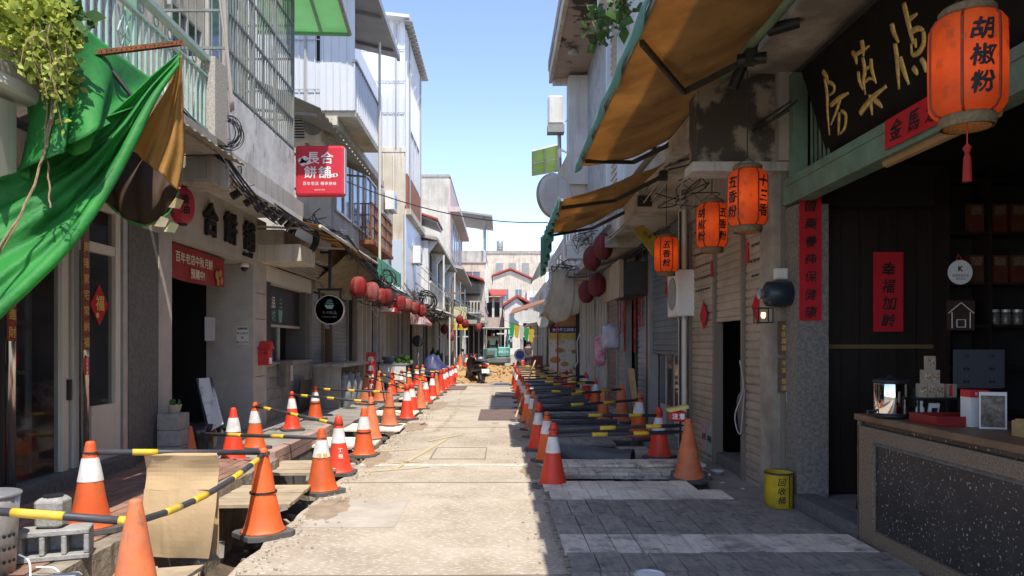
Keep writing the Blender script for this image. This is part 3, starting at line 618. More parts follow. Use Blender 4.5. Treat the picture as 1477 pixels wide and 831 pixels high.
# vine on the parapet
LEAFY = mat('vine_leaf', (.54, .58, .10), (.26, .35, .055), sc=14, rough=.55, trans=.4, lo=.42, hi=.58, fine=((.34, .22, .08), 30, .66, .70, .8))
LEAFG = mat('broad_leaf', (.07, .15, .03), (.05, .11, .025), sc=9, rough=.45, trans=.3)
def leaf_cloud(b, c, rad, n, size, ellip=None):
    for i in range(n):
        while True:
            q = Vector((rnd.uniform(-1, 1), rnd.uniform(-1, 1), rnd.uniform(-1, 1)))
            if .25 < q.length < 1: break
        p = Vector(c) + Vector((q.x * rad[0], q.y * rad[1], q.z * rad[2])); s = size * rnd.choice((.45, .7, 1, 1, 1.3, 1.7)) * rnd.uniform(.8, 1.2)
        a = Vector((rnd.uniform(-1, 1), rnd.uniform(-1, 1), rnd.uniform(-.8, .4))).normalized(); u = a.orthogonal().normalized(); u.rotate(Matrix.Rotation(rnd.uniform(0, 6.28), 3, a)); 
        w_ = a.cross(u)
        b.quad(p, p + u * s * .5 + w_ * s * .32, p + u * s, p + u * s * .5 - w_ * s * .32)
    return b
vn = thing('balcony_vine', 'sunlit yellow-green vine spilling over the white parapet', 'vine', P(50, 60, 4.8))
b = MB()
for (x, y, d, rx, rz, n) in ((-10, 10, 4.6, .34, .25, 700), (40, 30, 4.75, .30, .22, 620), (75, 45, 4.9, .18, .22, 380), (90, 80, 5.0, .09, .2, 200), (70, 110, 5.0, .08, .18, 150), (95, 115, 5.05, .06, .14, 140), (35, 70, 4.75, .16, .16, 320), (-20, -20, 4.6, .4, .2, 300), (88, 140, 5.05, .04, .1, 60)):
    leaf_cloud(b, P(x, y, d), (rx, .22, rz), n, .045)
b.build('foliage', LEAFY, vn)
b = MB()
for (x, y, d) in ((100, 10, 5.0), (112, 22, 5.0), (85, 25, 4.9), (70, 15, 4.9), (115, 40, 5.05), (60, 35, 4.85)): leaf_cloud(b, P(x, y, d), (.1, .1, .09), 16, .10)
b.build('broad_foliage', LEAFG, vn)
STEM = mat('vine_stem', (.20, .13, .07), (.30, .22, .13), sc=20, rough=.9)
for k in range(26):                                       # straggling shoots with a few leaves each
    o_ = P(rnd.uniform(0, 100), rnd.uniform(20, 90), rnd.uniform(4.55, 4.9)); e_ = o_ + Vector((rnd.uniform(-.1, .12), rnd.uniform(-.15, .05), -rnd.uniform(.15, .45))); pp = [o_, o_.lerp(e_, .5) + Vector((rnd.uniform(-.06, .06), -.05, .03)), e_]
    MB().tube([curve(pp, i / 8) for i in range(9)], .003, 4).build('shoot', mat('vine_stem', (.2, .13, .07)), vn); lb_ = MB()
    for i in range(2, 9): leaf_cloud(lb_, curve(pp, i / 8), (.02, .02, .02), 2, .04)
    lb_.build('shoot_leaves', LEAFY, vn)
for k, (pts, r) in enumerate((([P(80, 100, 5.0), P(72, 170, 4.9), P(58, 240, 4.75), P(30, 310, 4.6), P(-20, 400, 4.4)], .008), ([P(84, 100, 5.0), P(76, 170, 4.9), P(60, 235, 4.77), P(34, 300, 4.62), P(-16, 380, 4.4)], .006), ([P(70, 110, 5), P(66, 190, 4.9), P(70, 250, 4.85), P(72, 300, 4.8)], .006))):
    MB().tube([curve(pts, i / 20) + Vector((.006 * math.sin(i * 1.7), 0, 0)) for i in range(21)], r, 6).build('hanging_stem', STEM, vn)
# paper lantern beside the tarp
_lan = {}
def red_lantern(c, dia, h, label, body, group, txt=None, facing=CAM, seg=20, cordlen=.35):
    c = Vector(c); t = thing('paper_lantern', label, 'lantern', c - Vector((0, 0, h / 2)), group)
    key = (round(dia, 2), round(h, 2), body.name)
    if key not in _lan:
        prof = []
        for i in range(13):
            a = -1.28 + 2.56 * i / 12; prof.append((dia / 2 * max(.3, math.cos(a)) ** .7, h / 2 * math.sin(a) / math.sin(1.28)))
        b = MB(); b.lathe(prof, seg)
        for k, v in enumerate(b.v):
            if k % 2: v.x *= .94; v.y *= .94
        _lan[key] = (b.mesh('body', body, smooth=False), MB().lathe([(dia * .2, 0), (dia * .2, .03)], 12).mesh('cap', BLK))
    link('body', _lan[key][0], t, (0, 0, h / 2)); link('cap', _lan[key][1], t, (0, 0, h - .01)); link('cap', _lan[key][1], t, (0, 0, -.02))
    MB().tube([c + Vector((0, 0, h / 2)), c + Vector((0, 0, h / 2 + cordlen))], .005, 5).build('cord', CABLE, t)
    if txt:
        V, F = glyphs(txt, h * .27, vertical=True, gap=1.05, bold=.03); b = MB(); u, v = Vector(facing[0]), Vector(facing[1]); nn = u.cross(v)
        for q in V:
            an = q.x / (dia / 2); b.v.append(c + (u * math.sin(an) + nn * math.cos(an)) * (dia / 2 * (1 - .25 * (q.y / (h / 2)) ** 2) * 1.012) + v * q.y)
        b.f = F; b.build('lettering', INK, t)
    return t
LRED = mat('red_lantern', (.29, .018, .015), (.40, .13, .10), sc=2.2, rough=.65, trans=.25, lo=.5, hi=.68, dirt=(.16, .02, .02), dk=.5, ds=5)
LPALE = mat('faded_lantern', (.46, .20, .16), (.30, .05, .04), sc=2.5, rough=.65, trans=.3)
LDARK = mat('dark_lantern', (.17, .02, .02), (.12, .02, .02), sc=5, rough=.7, trans=.15)
LPINK = mat('pink_lantern', (.60, .07, .10), (.52, .05, .08), sc=5, rough=.55, trans=.35)
red_lantern(P(263, 297, 8.6), .29, .42, 'pink-red paper lantern beside the ochre lining at the cake shop', LPINK, 'left lanterns', '香油', ((.8, .6, 0), (0, 0, 1)))
# small scraps of bunting below the pouch
for i, (x, y, m) in enumerate(((253, 285, YPAINT), (246, 320, mat('pale_yellow_card', (.62, .58, .3), rough=.7)), (232, 312, YPAINT))):
    tag(MB().prism([P(x, y, 6.4), P(x - 10, y + 14, 6.4), P(x + 6, y + 16, 6.42), P(x + 12, y + 4, 6.42)], (0, .006, 0)).build('card_scrap', m), 'yellow card scrap hanging under the dark pouch, ' + ('upper', 'lower', 'left')[i] + ' one', 'card')
# ---- hanging red box sign
sg = thing('box_sign', 'red square lightbox sign with white characters hanging over the street', 'sign', P(461, 283, 12.6))
SIGNR = mat('sign_red', (.60, .035, .055), rough=.35)
c = P(461, 246, 12.6); MB().bb(c.x - .43, c.x + .43, c.y, c.y + .16, c.z - .44, c.z + .44).build('box', SIGNR, sg, bevel=.05, seg=3)
MB().bb(c.x + .2, c.x + .436, c.y + .02, c.y + .15, c.z - .4, c.z + .4).build('side_frame', mat('sign_edge', (.45, .42, .42), rough=.5), sg)
for ch, dx, dz in (('長', -.11, .22), ('合', .13, .22), ('餅', -.16, -.03), ('舖', .09, -.03)): lettering(ch, c + Vector((dx, 0, dz)), *CAM, .225, WHT, sg, name='character', bold=.02)
lettering('百年老店 傳承美味', c + Vector((0, 0, -.225)), *CAM, .066, WHT, sg, gap=1.08, bold=.01); lettering('SINCE 1917', c + Vector((0, 0, -.335)), *CAM, .036, WHT, sg)
for dx, dz, r in ((-.32, .17, .05), (-.26, .19, .06), (-.29, .13, .055), (-.21, .14, .04), (.20, -.09, .03), (.25, -.085, .035), (.29, -.08, .03)): MB().lathe([(.001, 0), (r, 0), (r, .003), (.001, .003)], 12, c + Vector((dx, -.002, dz)), m=Matrix.Rotation(R(90), 3, 'X')).build('cloud_print', mat('cloud_white', (.75, .68, .68), rough=.6), sg)
MB().bar(c + Vector((-.43, .08, .3)), Vector((-4.25, 12.68, c.z + .3)), .04).build('bracket', BLK, sg); MB().bar(c + Vector((-.43, .08, -.3)), Vector((-4.25, 12.68, c.z - .3)), .04).build('bracket', BLK, sg)
# ---- drinks kiosk bay (dark window) and shuttered bay with gas cylinders
L3 = thing('drinks_kiosk', 'black-framed drinks kiosk window in a grey tiled wall', 'shop', (XL, 14.7, .12))
MB().bb(-9, -4.7, 13.102, 16.4, .12, 3.3).build('inner_block', BLACK, L3); MB().bb(-4.7, -4.28, 13.102, 16.3, .121, 1.18).build('counter_wall', GREYP, L3)
tl = MB().box((0, 0, 0), (.012, .385, .185)).mesh('wall_tile', mat('grey_wall_tile', (.27, .265, .25), (.22, .215, .2), sc=5, rough=.7, jit=.12))
for k in range(5):
    for j in range(8): link('wall_tile', tl, L3, Vector((-4.274, 13.3 + j * .4, .24 + k * .2)) - woff(L3))
MB().bb(-4.7, -4.2, 13.11, 16.3, 1.182, 1.23).build('counter_top', STEEL, L3); MB().bb(-4.7, -4.2, 13.102, 13.35, 1.232, 2.7).build('black_post', DARK, L3); MB().bb(-4.7, -4.26, 15.95, 16.3, 1.232, 2.7).build('grey_post', mat('slate', (.12, .12, .115), rough=.8), L3)
MB().bb(-4.5, -4.4, 13.35, 15.95, 1.95, 2.7).build('sign_panel', BLK, L3); MB().bb(-4.7, -4.22, 13.102, 16.3, 2.702, 3.0).build('lintel', CREAMF, L3)
MB().bb(-4.45, -4.38, 13.35, 15.95, 1.9, 1.95).build('window_head', ALU, L3); MB().bb(-4.46, -4.4, 14.5, 14.56, 1.232, 1.9).build('mullion', ALU, L3); MB().bb(-4.44, -4.43, 13.36, 14.5, 1.25, 1.9).build('pane', DGLASS, L3)
TEALP = mat('teal_print', (.20, .45, .40), rough=.6)
lettering('飲品', (-4.397, 14.0, 2.38), *LST, .24, WHT, L3, bold=.03); lettering('茶坊', (-4.397, 14.0, 2.12), *LST, .24, TEALP, L3, bold=.03)
MB().prism([(-4.4, 14.45, 2.25), (-4.4, 14.5, 2.0), (-4.4, 14.66, 2.0), (-4.4, 14.72, 2.25)], (.004, 0, 0)).build('cup_print', TEALP, L3)
for k in range(3): MB().prism([(-4.4, 14.46 + k * .03, 2.29 + k * .08), (-4.4, 14.7 - k * .03, 2.29 + k * .08), (-4.4, 14.72 - k * .03, 2.33 + k * .08)], (.004, 0, 0)).build('steam_print', TEALP, L3)
bx = thing('control_box', 'grey electrical control box on the kiosk counter wall', 'box', (-4.2, 14.2, .8)); MB().bb(-4.27, -4.1, 13.95, 14.45, .75, 1.25).build('housing', mat('oxide', (.12, .10, .085), (.2, .17, .14), sc=8, rough=.6), bx, bevel=.01); MB().bb(-4.1, -4.09, 14.25, 14.4, .85, 1.15).build('cover', ALU, bx)
# shutter box over the kiosk
sb = thing('shutter_box', 'beige roller shutter housing sloping out over the kiosk', 'shutter box', (-4.0, 14.6, 3.0)); 
for k in range(4): MB().bar((-4.1 + k * .05, 13.15, 3.03 + k * .065), (-4.1 + k * .05, 16.5, 3.03 + k * .065), .06, .07).build('slat', mat('beige_metal', (.36, .33, .28), rough=.5, dirt=(.2, .17, .13), dk=.5), sb)
L4 = thing('shuttered_shop', 'blue-grey shuttered shop bay behind the gas cylinders', 'shop', (XL, 18.4, .12))
MB().bb(-9, -4.5, 16.402, 20.4, .12, 3.3).build('inner_block', BLACK, L4); SHB = mat('blue_grey_shutter', (.30, .33, .34), (.25, .28, .29), sc=4, rough=.5, jit=.06, dirt=(.2, .2, .19), dk=.4)
shutter(L4, -4.3, 16.5, 17.5, .3, 2.75, -1, SHB, pitch=.1); shutter(L4, -4.3, 18.35, 20.2, .3, 2.75, -1, SHB, pitch=.1); shutter(L4, -4.3, 17.52, 18.33, 2.0, 2.75, -1, SHB, pitch=.1)
for y in (16.42, 17.51, 18.34, 20.3): MB().bb(-4.5, -4.22, y - .05, y + .05, .121, 2.8).build('guide_post', mat('wood_post', (.2, .14, .09), rough=.7) if y in (17.51, 18.34) else GREYM, L4)
MB().bb(-4.6, -4.15, 16.402, 20.4, 2.802, 3.3).build('fascia', CONC, L4)
cb = thing('concrete_counter', 'low grey concrete enclosure around the gas cylinders', 'counter', (-3.9, 17.5, .12))
MB().bb(-4.2, -3.6, 16.4, 16.5, .121, 1.05).build('end_wall', CONC, cb); MB().bb(-4.2, -3.6, 19.3, 19.4, .121, 1.05).build('end_wall', CONC, cb); MB().bb(-4.2, -3.5, 16.3, 19.5, 1.05, 1.12).build('top', CONC, cb)
GASM = mat('gas_cylinder_grey', (.26, .28, .29), (.2, .2, .2), sc=6, rough=.5)
for i, y in enumerate((16.9, 17.6, 18.3)):
    t = thing('gas_cylinder', ('nearest', 'middle', 'farthest')[i] + ' grey gas cylinder under the concrete enclosure top', 'gas cylinder', (-3.62, y, .12), 'gas cylinders'); c = (-3.62, y, .12)
    MB().lathe([(.15, 0), (.15, .03), (.165, .06), (.165, .5), (.13, .6), (.05, .65)], 16, c).build('tank', GASM, t, smooth=True); MB().lathe([(.1, .62), (.1, .74), (.09, .74), (.09, .62)], 14, c, cap=False).build('collar', GASM, t, smooth=True); MB().lathe([(.02, .64), (.02, .74), (.035, .75), (.035, .78)], 8, c).build('valve', STEEL, t)
rp = thing('red_notice_board', 'narrow red board with white print standing by the shuttered bay', 'sign board', (-3.45, 19.6, .12)); MB().bb(-3.6, -3.35, 19.6, 19.63, .121, 1.35).build('board', REDP, rp); lettering('停車請勿', (-3.475, 19.596, .8), *CAM, .17, WHT, rp, vertical=True, gap=1.4, bold=.03)
# round black sign on a bracket
rs = thing('round_sign', 'round black hanging sign with a teal cup emblem', 'sign', P(476, 447, 15.2)); c = P(476, 447, 15.2)
MB().lathe([(.29, -.05), (.30, -.045), (.30, .045), (.29, .05)], 40, c, m=Matrix.Rotation(R(90), 3, 'X')).build('disc', BLK, rs, smooth=False); MB().lathe([(.302, -.02), (.308, -.02), (.308, .05), (.302, .05)], 40, c, m=Matrix.Rotation(R(90), 3, 'X')).build('rim', ALU, rs)
MB().prism([c + Vector((dx, -.051, dz)) for dx, dz in ((-.1, .10), (-.06, .02), (.06, .02), (.1, .10))], (0, -.003, 0)).build('cup_emblem', TEALP, rs)
for k in range(3): MB().bb(c.x - .09 + .02 * k, c.x + .09 - .02 * k, c.y - .054, c.y - .051, c.z + .125 + k * .035, c.z + .137 + k * .035).build('steam_emblem', TEALP, rs)
lettering('手作飲品', c + Vector((0, -.05, -.06)), *CAM, .07, mat('grey_print', (.2, .25, .24), rough=.6), rs); lettering('CAFE & TEA', c + Vector((0, -.05, -.15)), *CAM, .05, _m['grey_print'], rs)
b = MB(); z = c.z + .40; MB().bb(c.x - .26, c.x + .26, c.y - .025, c.y + .025, z, z + .05).build('crossbar', BLK, rs)
for dx in (-.22, .22): MB().bb(c.x + dx - .02, c.x + dx + .02, c.y - .02, c.y + .02, c.z + .2, z).build('hanger', BLK, rs)
MB().bb(c.x - .03, c.x + .03, c.y - .03, c.y + .03, z + .05, c.z + 1.25).build('drop_pole', BLK, rs); MB().bar((c.x, c.y, c.z + 1.2), (-4.2, c.y, c.z + 1.2), .05).build('arm', BLK, rs)
# ---- eaves, awnings of the left row
LB = thing('eave_slab', 'stained concrete eave slab over the kiosk and shuttered bays', 'eave', (-4, 16, 3.3)); MB().bb(-9, -3.75, 12.602, 20.4, 3.302, 3.55).build('slab', CONC, LB)
MB().bb(-4.2, -3.45, 12.605, 13.6, 3.0, 3.3015).build('cable_trough', CREAM, LB, bevel=.01)
aw = thing('orange_awning', 'faded orange fabric awning over the kiosk', 'awning', (-3.6, 15, 3.6)); ORNG = mat('orange_awning_cloth', (.55, .28, .05), (.46, .22, .04), sc=3, rough=.7, trans=.3)
MB().grid(lambda u, v: (-4.2 + 1.15 * v, 12.4 + 5.6 * u, 4.0 - .42 * v - .05 * math.sin(v * 3.14) + .015 * math.sin(u * 40) * v), 50, 6).build('cloth', ORNG, aw, smooth=True, solid=.006)
MB().tube([(-3.05, 12.35, 3.57), (-3.05, 18.1, 3.57)], .03, 8).build('front_bar', CREAMF, aw)
for y in (12.6, 15.2, 17.8): MB().bar((-4.2, y, 3.6), (-3.1, y, 3.55), .035).build('arm', ALU, aw)
av = thing('green_valance', 'tattered green fringed valance past the orange awning', 'awning', (-3.05, 20, 3.4)); 
MB().grid(lambda u, v: (-3.05 + .04 * math.sin(u * 60), 18.1 + 4.2 * u, 3.72 - v * (.42 + .1 * mnoise.noise((u * 22, 0, 0)))), 84, 3).build('fringe', mat('green_fringe', (.10, .36, .24), (.16, .44, .32), sc=7, rough=.7, trans=.3), av, solid=.004)
MB().grid(lambda u, v: (-4.2 + 1.15 * v, 18.1 + 4.2 * u, 4.0 - .28 * v), 8, 3).build('canopy', mat('beige_canvas', (.40, .34, .24), (.28, .23, .16), sc=4, rough=.8, trans=.2), av, solid=.006)
tt = thing('torn_canvas', 'torn beige canvas sagging under the eave behind the round sign', 'canvas', (-3.7, 17, 3)); 
MB().grid(lambda u, v: (-4.15 + .75 * v, 16.2 + 4.0 * u, 2.95 + .62 * v + .06 * math.sin(u * 22 + v * 3) - .08 * math.sin(v * 3.1)), 48, 8).build('cloth', mat('torn_canvas_cloth', (.42, .36, .25), (.25, .19, .11), sc=5, rough=.8, trans=.2, stretch=(1, 3, 1)), tt, smooth=True, solid=.005)
# corrugated awning above the red sign with AC unit
ca = thing('corrugated_awning', 'grey-green corrugated sheet awning above the red box sign', 'awning', (-3.6, 14.5, 5)); CORR = mat('grey_green_corrugated', (.27, .29, .26), (.22, .24, .21), sc=3, rough=.6, dirt=(.15, .15, .13), dk=.5)
MB().grid(lambda u, v: (-4.3 + 1.25 * v, 12.3 + 5.0 * u, 6.1 - .55 * v + .03 * math.sin(u * 5.0 / .14 * 3.1416)), 140, 2).build('sheet', CORR, ca, solid=.006)
for y in (12.5, 14.8, 17.1): MB().bar((-4.3, y, 5.6), (-3.15, y, 5.5), .04).build('strut', GREYM, ca)
def ac_unit(c, d, label, face='cam', fan=True):
    c = Vector(c); t = thing('air_conditioner', label, 'air conditioner', c, 'air conditioner units'); ACW = mat('ac_white', (.78, .78, .74), (.7, .7, .66), sc=4, rough=.5, streak=(.4, .38, .34), sk=.4)
    MB().bb(c.x - d[0] / 2, c.x + d[0] / 2, c.y - d[1] / 2, c.y + d[1] / 2, c.z, c.z + d[2]).build('housing', ACW, t, bevel=.015)
    if face == 'cam':
        for k in range(9): z = c.z + d[2] * (.12 + .085 * k); MB().bb(c.x - d[0] * .42, c.x - d[0] * .02, c.y - d[1] / 2 - .006, c.y - d[1] / 2, z, z + d[2] * .045).build('louvre', DARK, t)
        MB().lathe([(.001, 0), (d[2] * .3, 0), (d[2] * .3, .01), (.001, .01)], 18, (c.x + d[0] * .24, c.y - d[1] / 2, c.z + d[2] / 2), m=Matrix.Rotation(R(90), 3, 'X')).build('fan_grille', GREYM, t)
    else:
        s = -1 if face == 'R' else 1; x = c.x + s * d[0] / 2
        MB().lathe([(.001, 0), (d[2] * .36, 0), (d[2] * .36, .012), (.001, .012)], 18, (x, c.y, c.z + d[2] / 2), m=Matrix.Rotation(R(s * 90), 3, 'Y')).build('fan_grille', GREYM, t)
    MB().bar((c.x, c.y - d[1] * .35, c.z - .02), (c.x, c.y + d[1] * .35, c.z - .02), .05).build('bracket', GREYM, t)
    return t
ac_unit(P(445, 210, 14.2), (.62, .5, .62), 'white outdoor air conditioner under the corrugated awning')
# ---- green translucent canopy high above the red sign
gc = thing('green_canopy', 'translucent green plastic roof canopy above the window cage', 'canopy', P(440, 30, 13)); GPL = mat('green_plastic', (.42, .72, .42), (.36, .64, .36), sc=1.5, rough=.35, trans=.5)
pts = [P(372, -40, 11.2), P(478, -40, 11.2), P(504, 48, 13.2), P(372, 45, 13.2)]
MB().prism(pts, (0, 0, .02)).build('sheet', GPL, gc); MB().bar(P(505, 49, 13.2), P(478, -42, 11.2), .06).build('edge_trim', GREYM, gc); MB().bar(P(372, 47, 13.2), P(505, 50, 13.2), .05).build('edge_trim', mat('green_trim', (.2, .42, .24), rough=.5), gc)
MB().bar(P(437, -40, 11.25), P(463, 46, 13.15), .05).build('rib', _m['green_trim'], gc)
# ---- white metal-clad house with balcony
L5 = thing('white_clad_house', 'white metal-clad upper storey with ribbed balcony and overhanging roof', 'house', (-3.75, 18, 3.55))
MB().bb(-9, -3.75, 16.16, 22.6, 3.56, 6.6).build('lower_wall', CONCL, L5); MB().bb(-9, -4.1, 16.2, 25.2, 6.6, 10.2).build('clad_core', WHITEM, L5)
ribbed_cam(L5, -4.95, -3.22, 6.75, 9.5, 16.15, WHITEM, .17); MB().bb(-5, -3.2, 16.16, 19.2, 6.62, 6.74).build('balcony_floor', CREAM, L5)
ribbed_cam(L5, -3.98, -3.2, 6.74, 7.8, 16.10, WHITEM, .15); ribbed_st(L5, -3.2, 16.13, 19.2, 6.74, 7.8, WHITEM, .2); MB().bb(-3.26, -3.15, 16.05, 19.25, 7.8, 7.84).build('coping', GREYM, L5)
MB().bb(-4.06, -3.99, 16.13, 16.16, 7.85, 9.5).build('dark_opening', BLACK, L5)
MB().prism([(-4.75, 15.2, 9.95), (-2.84, 15.2, 9.50), (-2.84, 20.2, 9.50), (-4.75, 20.2, 9.95)], (0, 0, .08)).build('roof_overhang', mat('soffit_board', (.45, .43, .40), (.38, .36, .33), sc=2, rough=.8), L5)
for y in (15.9, 17.6, 19.6): MB().bar((-4.7, y, 9.90), (-2.86, y, 9.46), .06, .09).build('rafter', GREYM, L5)
MB().bb(-2.86, -2.78, 15.1, 20.3, 9.46, 9.62).build('gutter', GREYM, L5)
for y0, y1 in ((16.5, 18.2), (18.4, 20.0), (20.2, 21.9)): win_st(L5, -3.75, y0, y1, 4.6, 6.3, n=2, gm=BGLASS)
MB().bb(-3.9, -3.6, 16.1, 22.6, 6.42, 6.62).build('ledge', CREAM, L5)
rc = thing('rusty_balcony', 'rusty iron balcony cage on the white clad house', 'balcony', (-3.4, 21, 4.3)); vb = MB().bb(-.013, .013, -.013, .013, 0, 1.0).mesh('bar', RUST)
for i in range(15): link('bar', vb, rc, Vector((-3.4, 19.4 + i * .25, 4.32)) - woff(rc))
for i in range(5): link('bar', vb, rc, Vector((-3.75 + i * .08, 19.4, 4.32)) - woff(rc))
for z in (4.32, 4.66, 5.0, 5.3): MB().bb(-3.42, -3.38, 19.38, 22.95, z, z + .03).build('rail', RUST, rc); MB().bb(-3.75, -3.4, 19.38, 19.42, z, z + .03).build('rail', RUST, rc)
MB().bb(-3.75, -3.36, 19.36, 22.98, 4.24, 4.32).build('floor', RUST, rc); MB().tube([(-3.42, 19.4, 5.34), (-3.42, 22.95, 5.34)], .03, 8).build('handrail', RUST, rc)
# ---- tall white-clad block
L6 = thing('tall_white_block', 'tall white metal-clad block over a stained beige wall, highest on the left', 'building', (-3.3, 28, .12))
MB().bb(-10, -3.32, 25.3, 30.4, 3.3, 8.35).build('beige_wall', CREAM, L6); MB().bb(-10, -3.32, 25.34, 30.4, 8.352, 12.7).build('clad_core', WHITEM, L6)
ribbed_cam(L6, -5.6, -3.3, 8.40, 12.9, 25.31, WHITEM, .19); ribbed_st(L6, -3.30, 25.35, 30.4, 6.4, 12.6, WHITEM, .28)
MB().prism([(-5.8, 24.9, 13.05), (-3.1, 24.9, 12.75), (-3.1, 30.8, 12.75), (-5.8, 30.8, 13.05)], (0, 0, .1)).build('roof', WHITEM, L6); 
for k in range(16): MB().bb(-3.3, -3.02, 25.0 + k * .36, 25.3 + k * .36, 12.66, 12.72).build('eave_slat', GREYM, L6)
MB().bb(-5.7, -3.25, 25.28, 25.34, 8.25, 8.40).build('flashing', CREAM, L6)
win_st(L6, -3.3, 26.5, 29.4, 7.6, 9.4, n=3, gm=BGLASS); MB().bb(-3.34, -3.1, 25.4, 30.3, 6.1, 6.3).build('ledge', CREAM, L6)
MB().bb(-3.3, -3.24, 25.5, 30.0, 6.3, 7.55).build('rusted_panel', mat('brick_red_panel', (.36, .14, .07), (.26, .1, .05), sc=6, rough=.9), L6)
MB().bb(-3.34, -3.28, 25.3, 30.4, 3.3, 6.1).build('white_tile_side', mat('white_tile', (.66, .68, .70), rough=.4), L6); MB().bb(-4.2, -3.4, 25.24, 25.30, 3.4, 5.2).build('blue_sheet', mat('pale_blue_sheet', (.50, .58, .66), rough=.5), L6)
for x in (-4.05, -3.7): MB().tube([(x, 25.26, 3.5), (x, 25.26, 8.2)], .02, 6).build('drain_pipe', CREAMF, L6)

SEAM = mat('seam_sealant', (.40, .41, .42), rough=.6)
for z in (9.6, 10.7, 11.8): MB().bb(-5.6, -3.3, 25.265, 25.28, z, z + .03).build('sheet_lap', SEAM, L6)
for y in (26.2, 29.8): MB().tube([(-3.24, y, 6.3), (-3.24, y, 12.5)], .03, 6).build('conduit', CABLEG, L6)
MB().tube([(-3.6, 25.24, 8.4), (-3.6, 25.24, 12.7)], .025, 6).build('conduit', CABLEG, L6); MB().bb(-4.6, -4.2, 25.2, 25.27, 9.0, 9.5).build('vent_hood', GREYM, L6)
for z in (7.2, 8.3): MB().bb(-4.95, -3.98, 16.105, 16.118, z, z + .02).build('sheet_lap', SEAM, L5)
MB().tube([(-4.3, 16.08, 6.8), (-4.3, 16.08, 9.4)], .03, 6).build('conduit', CABLEG, L5); MB().tube([(-3.12, 18.9, 3.6), (-3.12, 18.9, 9.4)], .035, 8).build('downpipe', CREAMF, L5)
ac_unit((-3.12, 27.6, 4.6), (.3, .8, .65), 'air conditioner on the side of the tall white block', face='L')
ac_unit((-3.55, 23.8, 5.9), (.3, .8, .6), 'air conditioner high above the far left lanterns', face='L')
# ================================================================== far part of the street
DOORM = [mat('grey_door', (.25, .245, .23), (.2, .19, .18), sc=5, rough=.6), mat('brown_door', (.16, .10, .065), (.11, .07, .045), sc=7, rough=.7), mat('pale_door', (.46, .44, .40), (.38, .36, .32), sc=5, rough=.7), DARK, mat('green_door', (.12, .2, .15), rough=.6), DGLASS]
def shopfront(par, side, X, y0, y1, z0, z1, seed, dark=.58):
    """ground floor front: posts with recessed door leaves, shutters and dark openings between"""
    r = random.Random(seed); s = -side; y = y0 + .05
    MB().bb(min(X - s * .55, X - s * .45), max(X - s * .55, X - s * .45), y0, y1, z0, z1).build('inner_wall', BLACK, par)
    while y < y1 - .4:
        wd = min(r.uniform(.5, 1.2), y1 - y); q = r.random()
        MB().bb(X - .08, X + .06, y - .05, y + .05, z0, z1).build('post', r.choice([WHITEP, CREAMF, DARK, ALU, CONC, WHITEP]), par)
        if q > dark:
            if r.random() < .35: shutter(par, X - s * .1, y + .06, y + wd - .06, z0 + .06, z1 - .1, side, r.choice([GREYM, _m['pale_door'], SHB]), pitch=.12)
            else:
                n = max(1, round(wd / .45)); 
                for k in range(n): 
                    a, b = y + .06 + (wd - .12) * k / n, y + .06 + (wd - .12) * (k + 1) / n - .02
                    d = MB().bb(X - s * .14 - .02, X - s * .14 + .02, a, b, z0, z1 - .05).build('door_leaf', r.choice(DOORM[:5]), par)
                    xx = X - s * .14 + s * .02; MB().bb(min(xx, xx + s * .008), max(xx, xx + s * .008), a + .08, b - .08, z0 + 1.0, z1 - .25).build('pane', r.choice([DGLASS, PAPER, BGLASS, DGLASS]), d)
        elif r.random() < .5:
            MB().bb(X - s * .3 - .02, X - s * .3 + .02, y + .06, y + wd * .5, z0, z1 - .3).build('door_leaf', r.choice(DOORM), par)
        y += wd
def eave(par, side, x0, x1, y0, y1, z, m, th=.2): MB().bb(x0, x1, y0, y1, z, z + th).build('eave_slab', m, par)
def left_house(name, label, y0, y1, X, H, m, seed, cat='house', sf=True, wins=(), gz=.12, eave_x=-3.2, eave_z=3.05):
    t = thing(name, label, cat, (X, (y0 + y1) / 2, gz))
    if sf: shopfront(t, -1, XL, y0, y1, gz, eave_z - .02, seed); eave(t, -1, -9, eave_x, y0 + .01, y1 - .01, eave_z, CONC)
    if H: MB().bb(-11, X, y0, y1, eave_z + .202, H).build('wall', m, t)
    for (a, b, z0, z1, n) in wins: win_st(t, X, a, b, z0, z1, n=n)
    return t
La = left_house('corner_shop', 'ground floor shop row of dark openings behind the red lanterns', 20.402, 25.3, -3.75, 0, CREAM, 3, 'shop')
MB().bb(-9, -3.75, 22.602, 25.25, 3.26, 6.6).build('wall', CREAM, La); win_st(La, -3.75, 23, 24.8, 4.2, 5.8)
Lb = left_house('side_shop', 'ground floor shop below the tall white block', 25.302, 30.4, -3.3, 0, CREAM, 5, 'shop')
L7 = left_house('cream_rowhouse', 'cream two-storey rowhouse with pilasters and a shaded roof eave', 30.402, 44, -3.3, 6.0, CREAM, 8, wins=())
for y in (30.7, 35.0, 39.4, 43.6): MB().bb(-3.32, -3.0, y - .3, y + .3, 3.26, 5.9).build('pilaster', WHITEP, L7); MB().prism([(-3.0, y - .12, 5.9), (-2.65, y - .12, 5.9), (-3.0, y - .12, 5.4)], (0, .24, 0)).build('eave_bracket', WHITEP, L7)
for y in (31.1, 35.4, 39.8): MB().bb(-3.3, -3.24, y, y + 3.6, 4.25, 5.75).build('dark_recess', DARK, L7); MB().bb(-3.1, -2.98, y - .1, y + 3.7, 3.262, 4.2).build('balcony_wall', CREAM, L7); MB().bb(-3.16, -2.92, y - .1, y + 3.7, 4.2, 4.28).build('balcony_coping', WHITEP, L7)
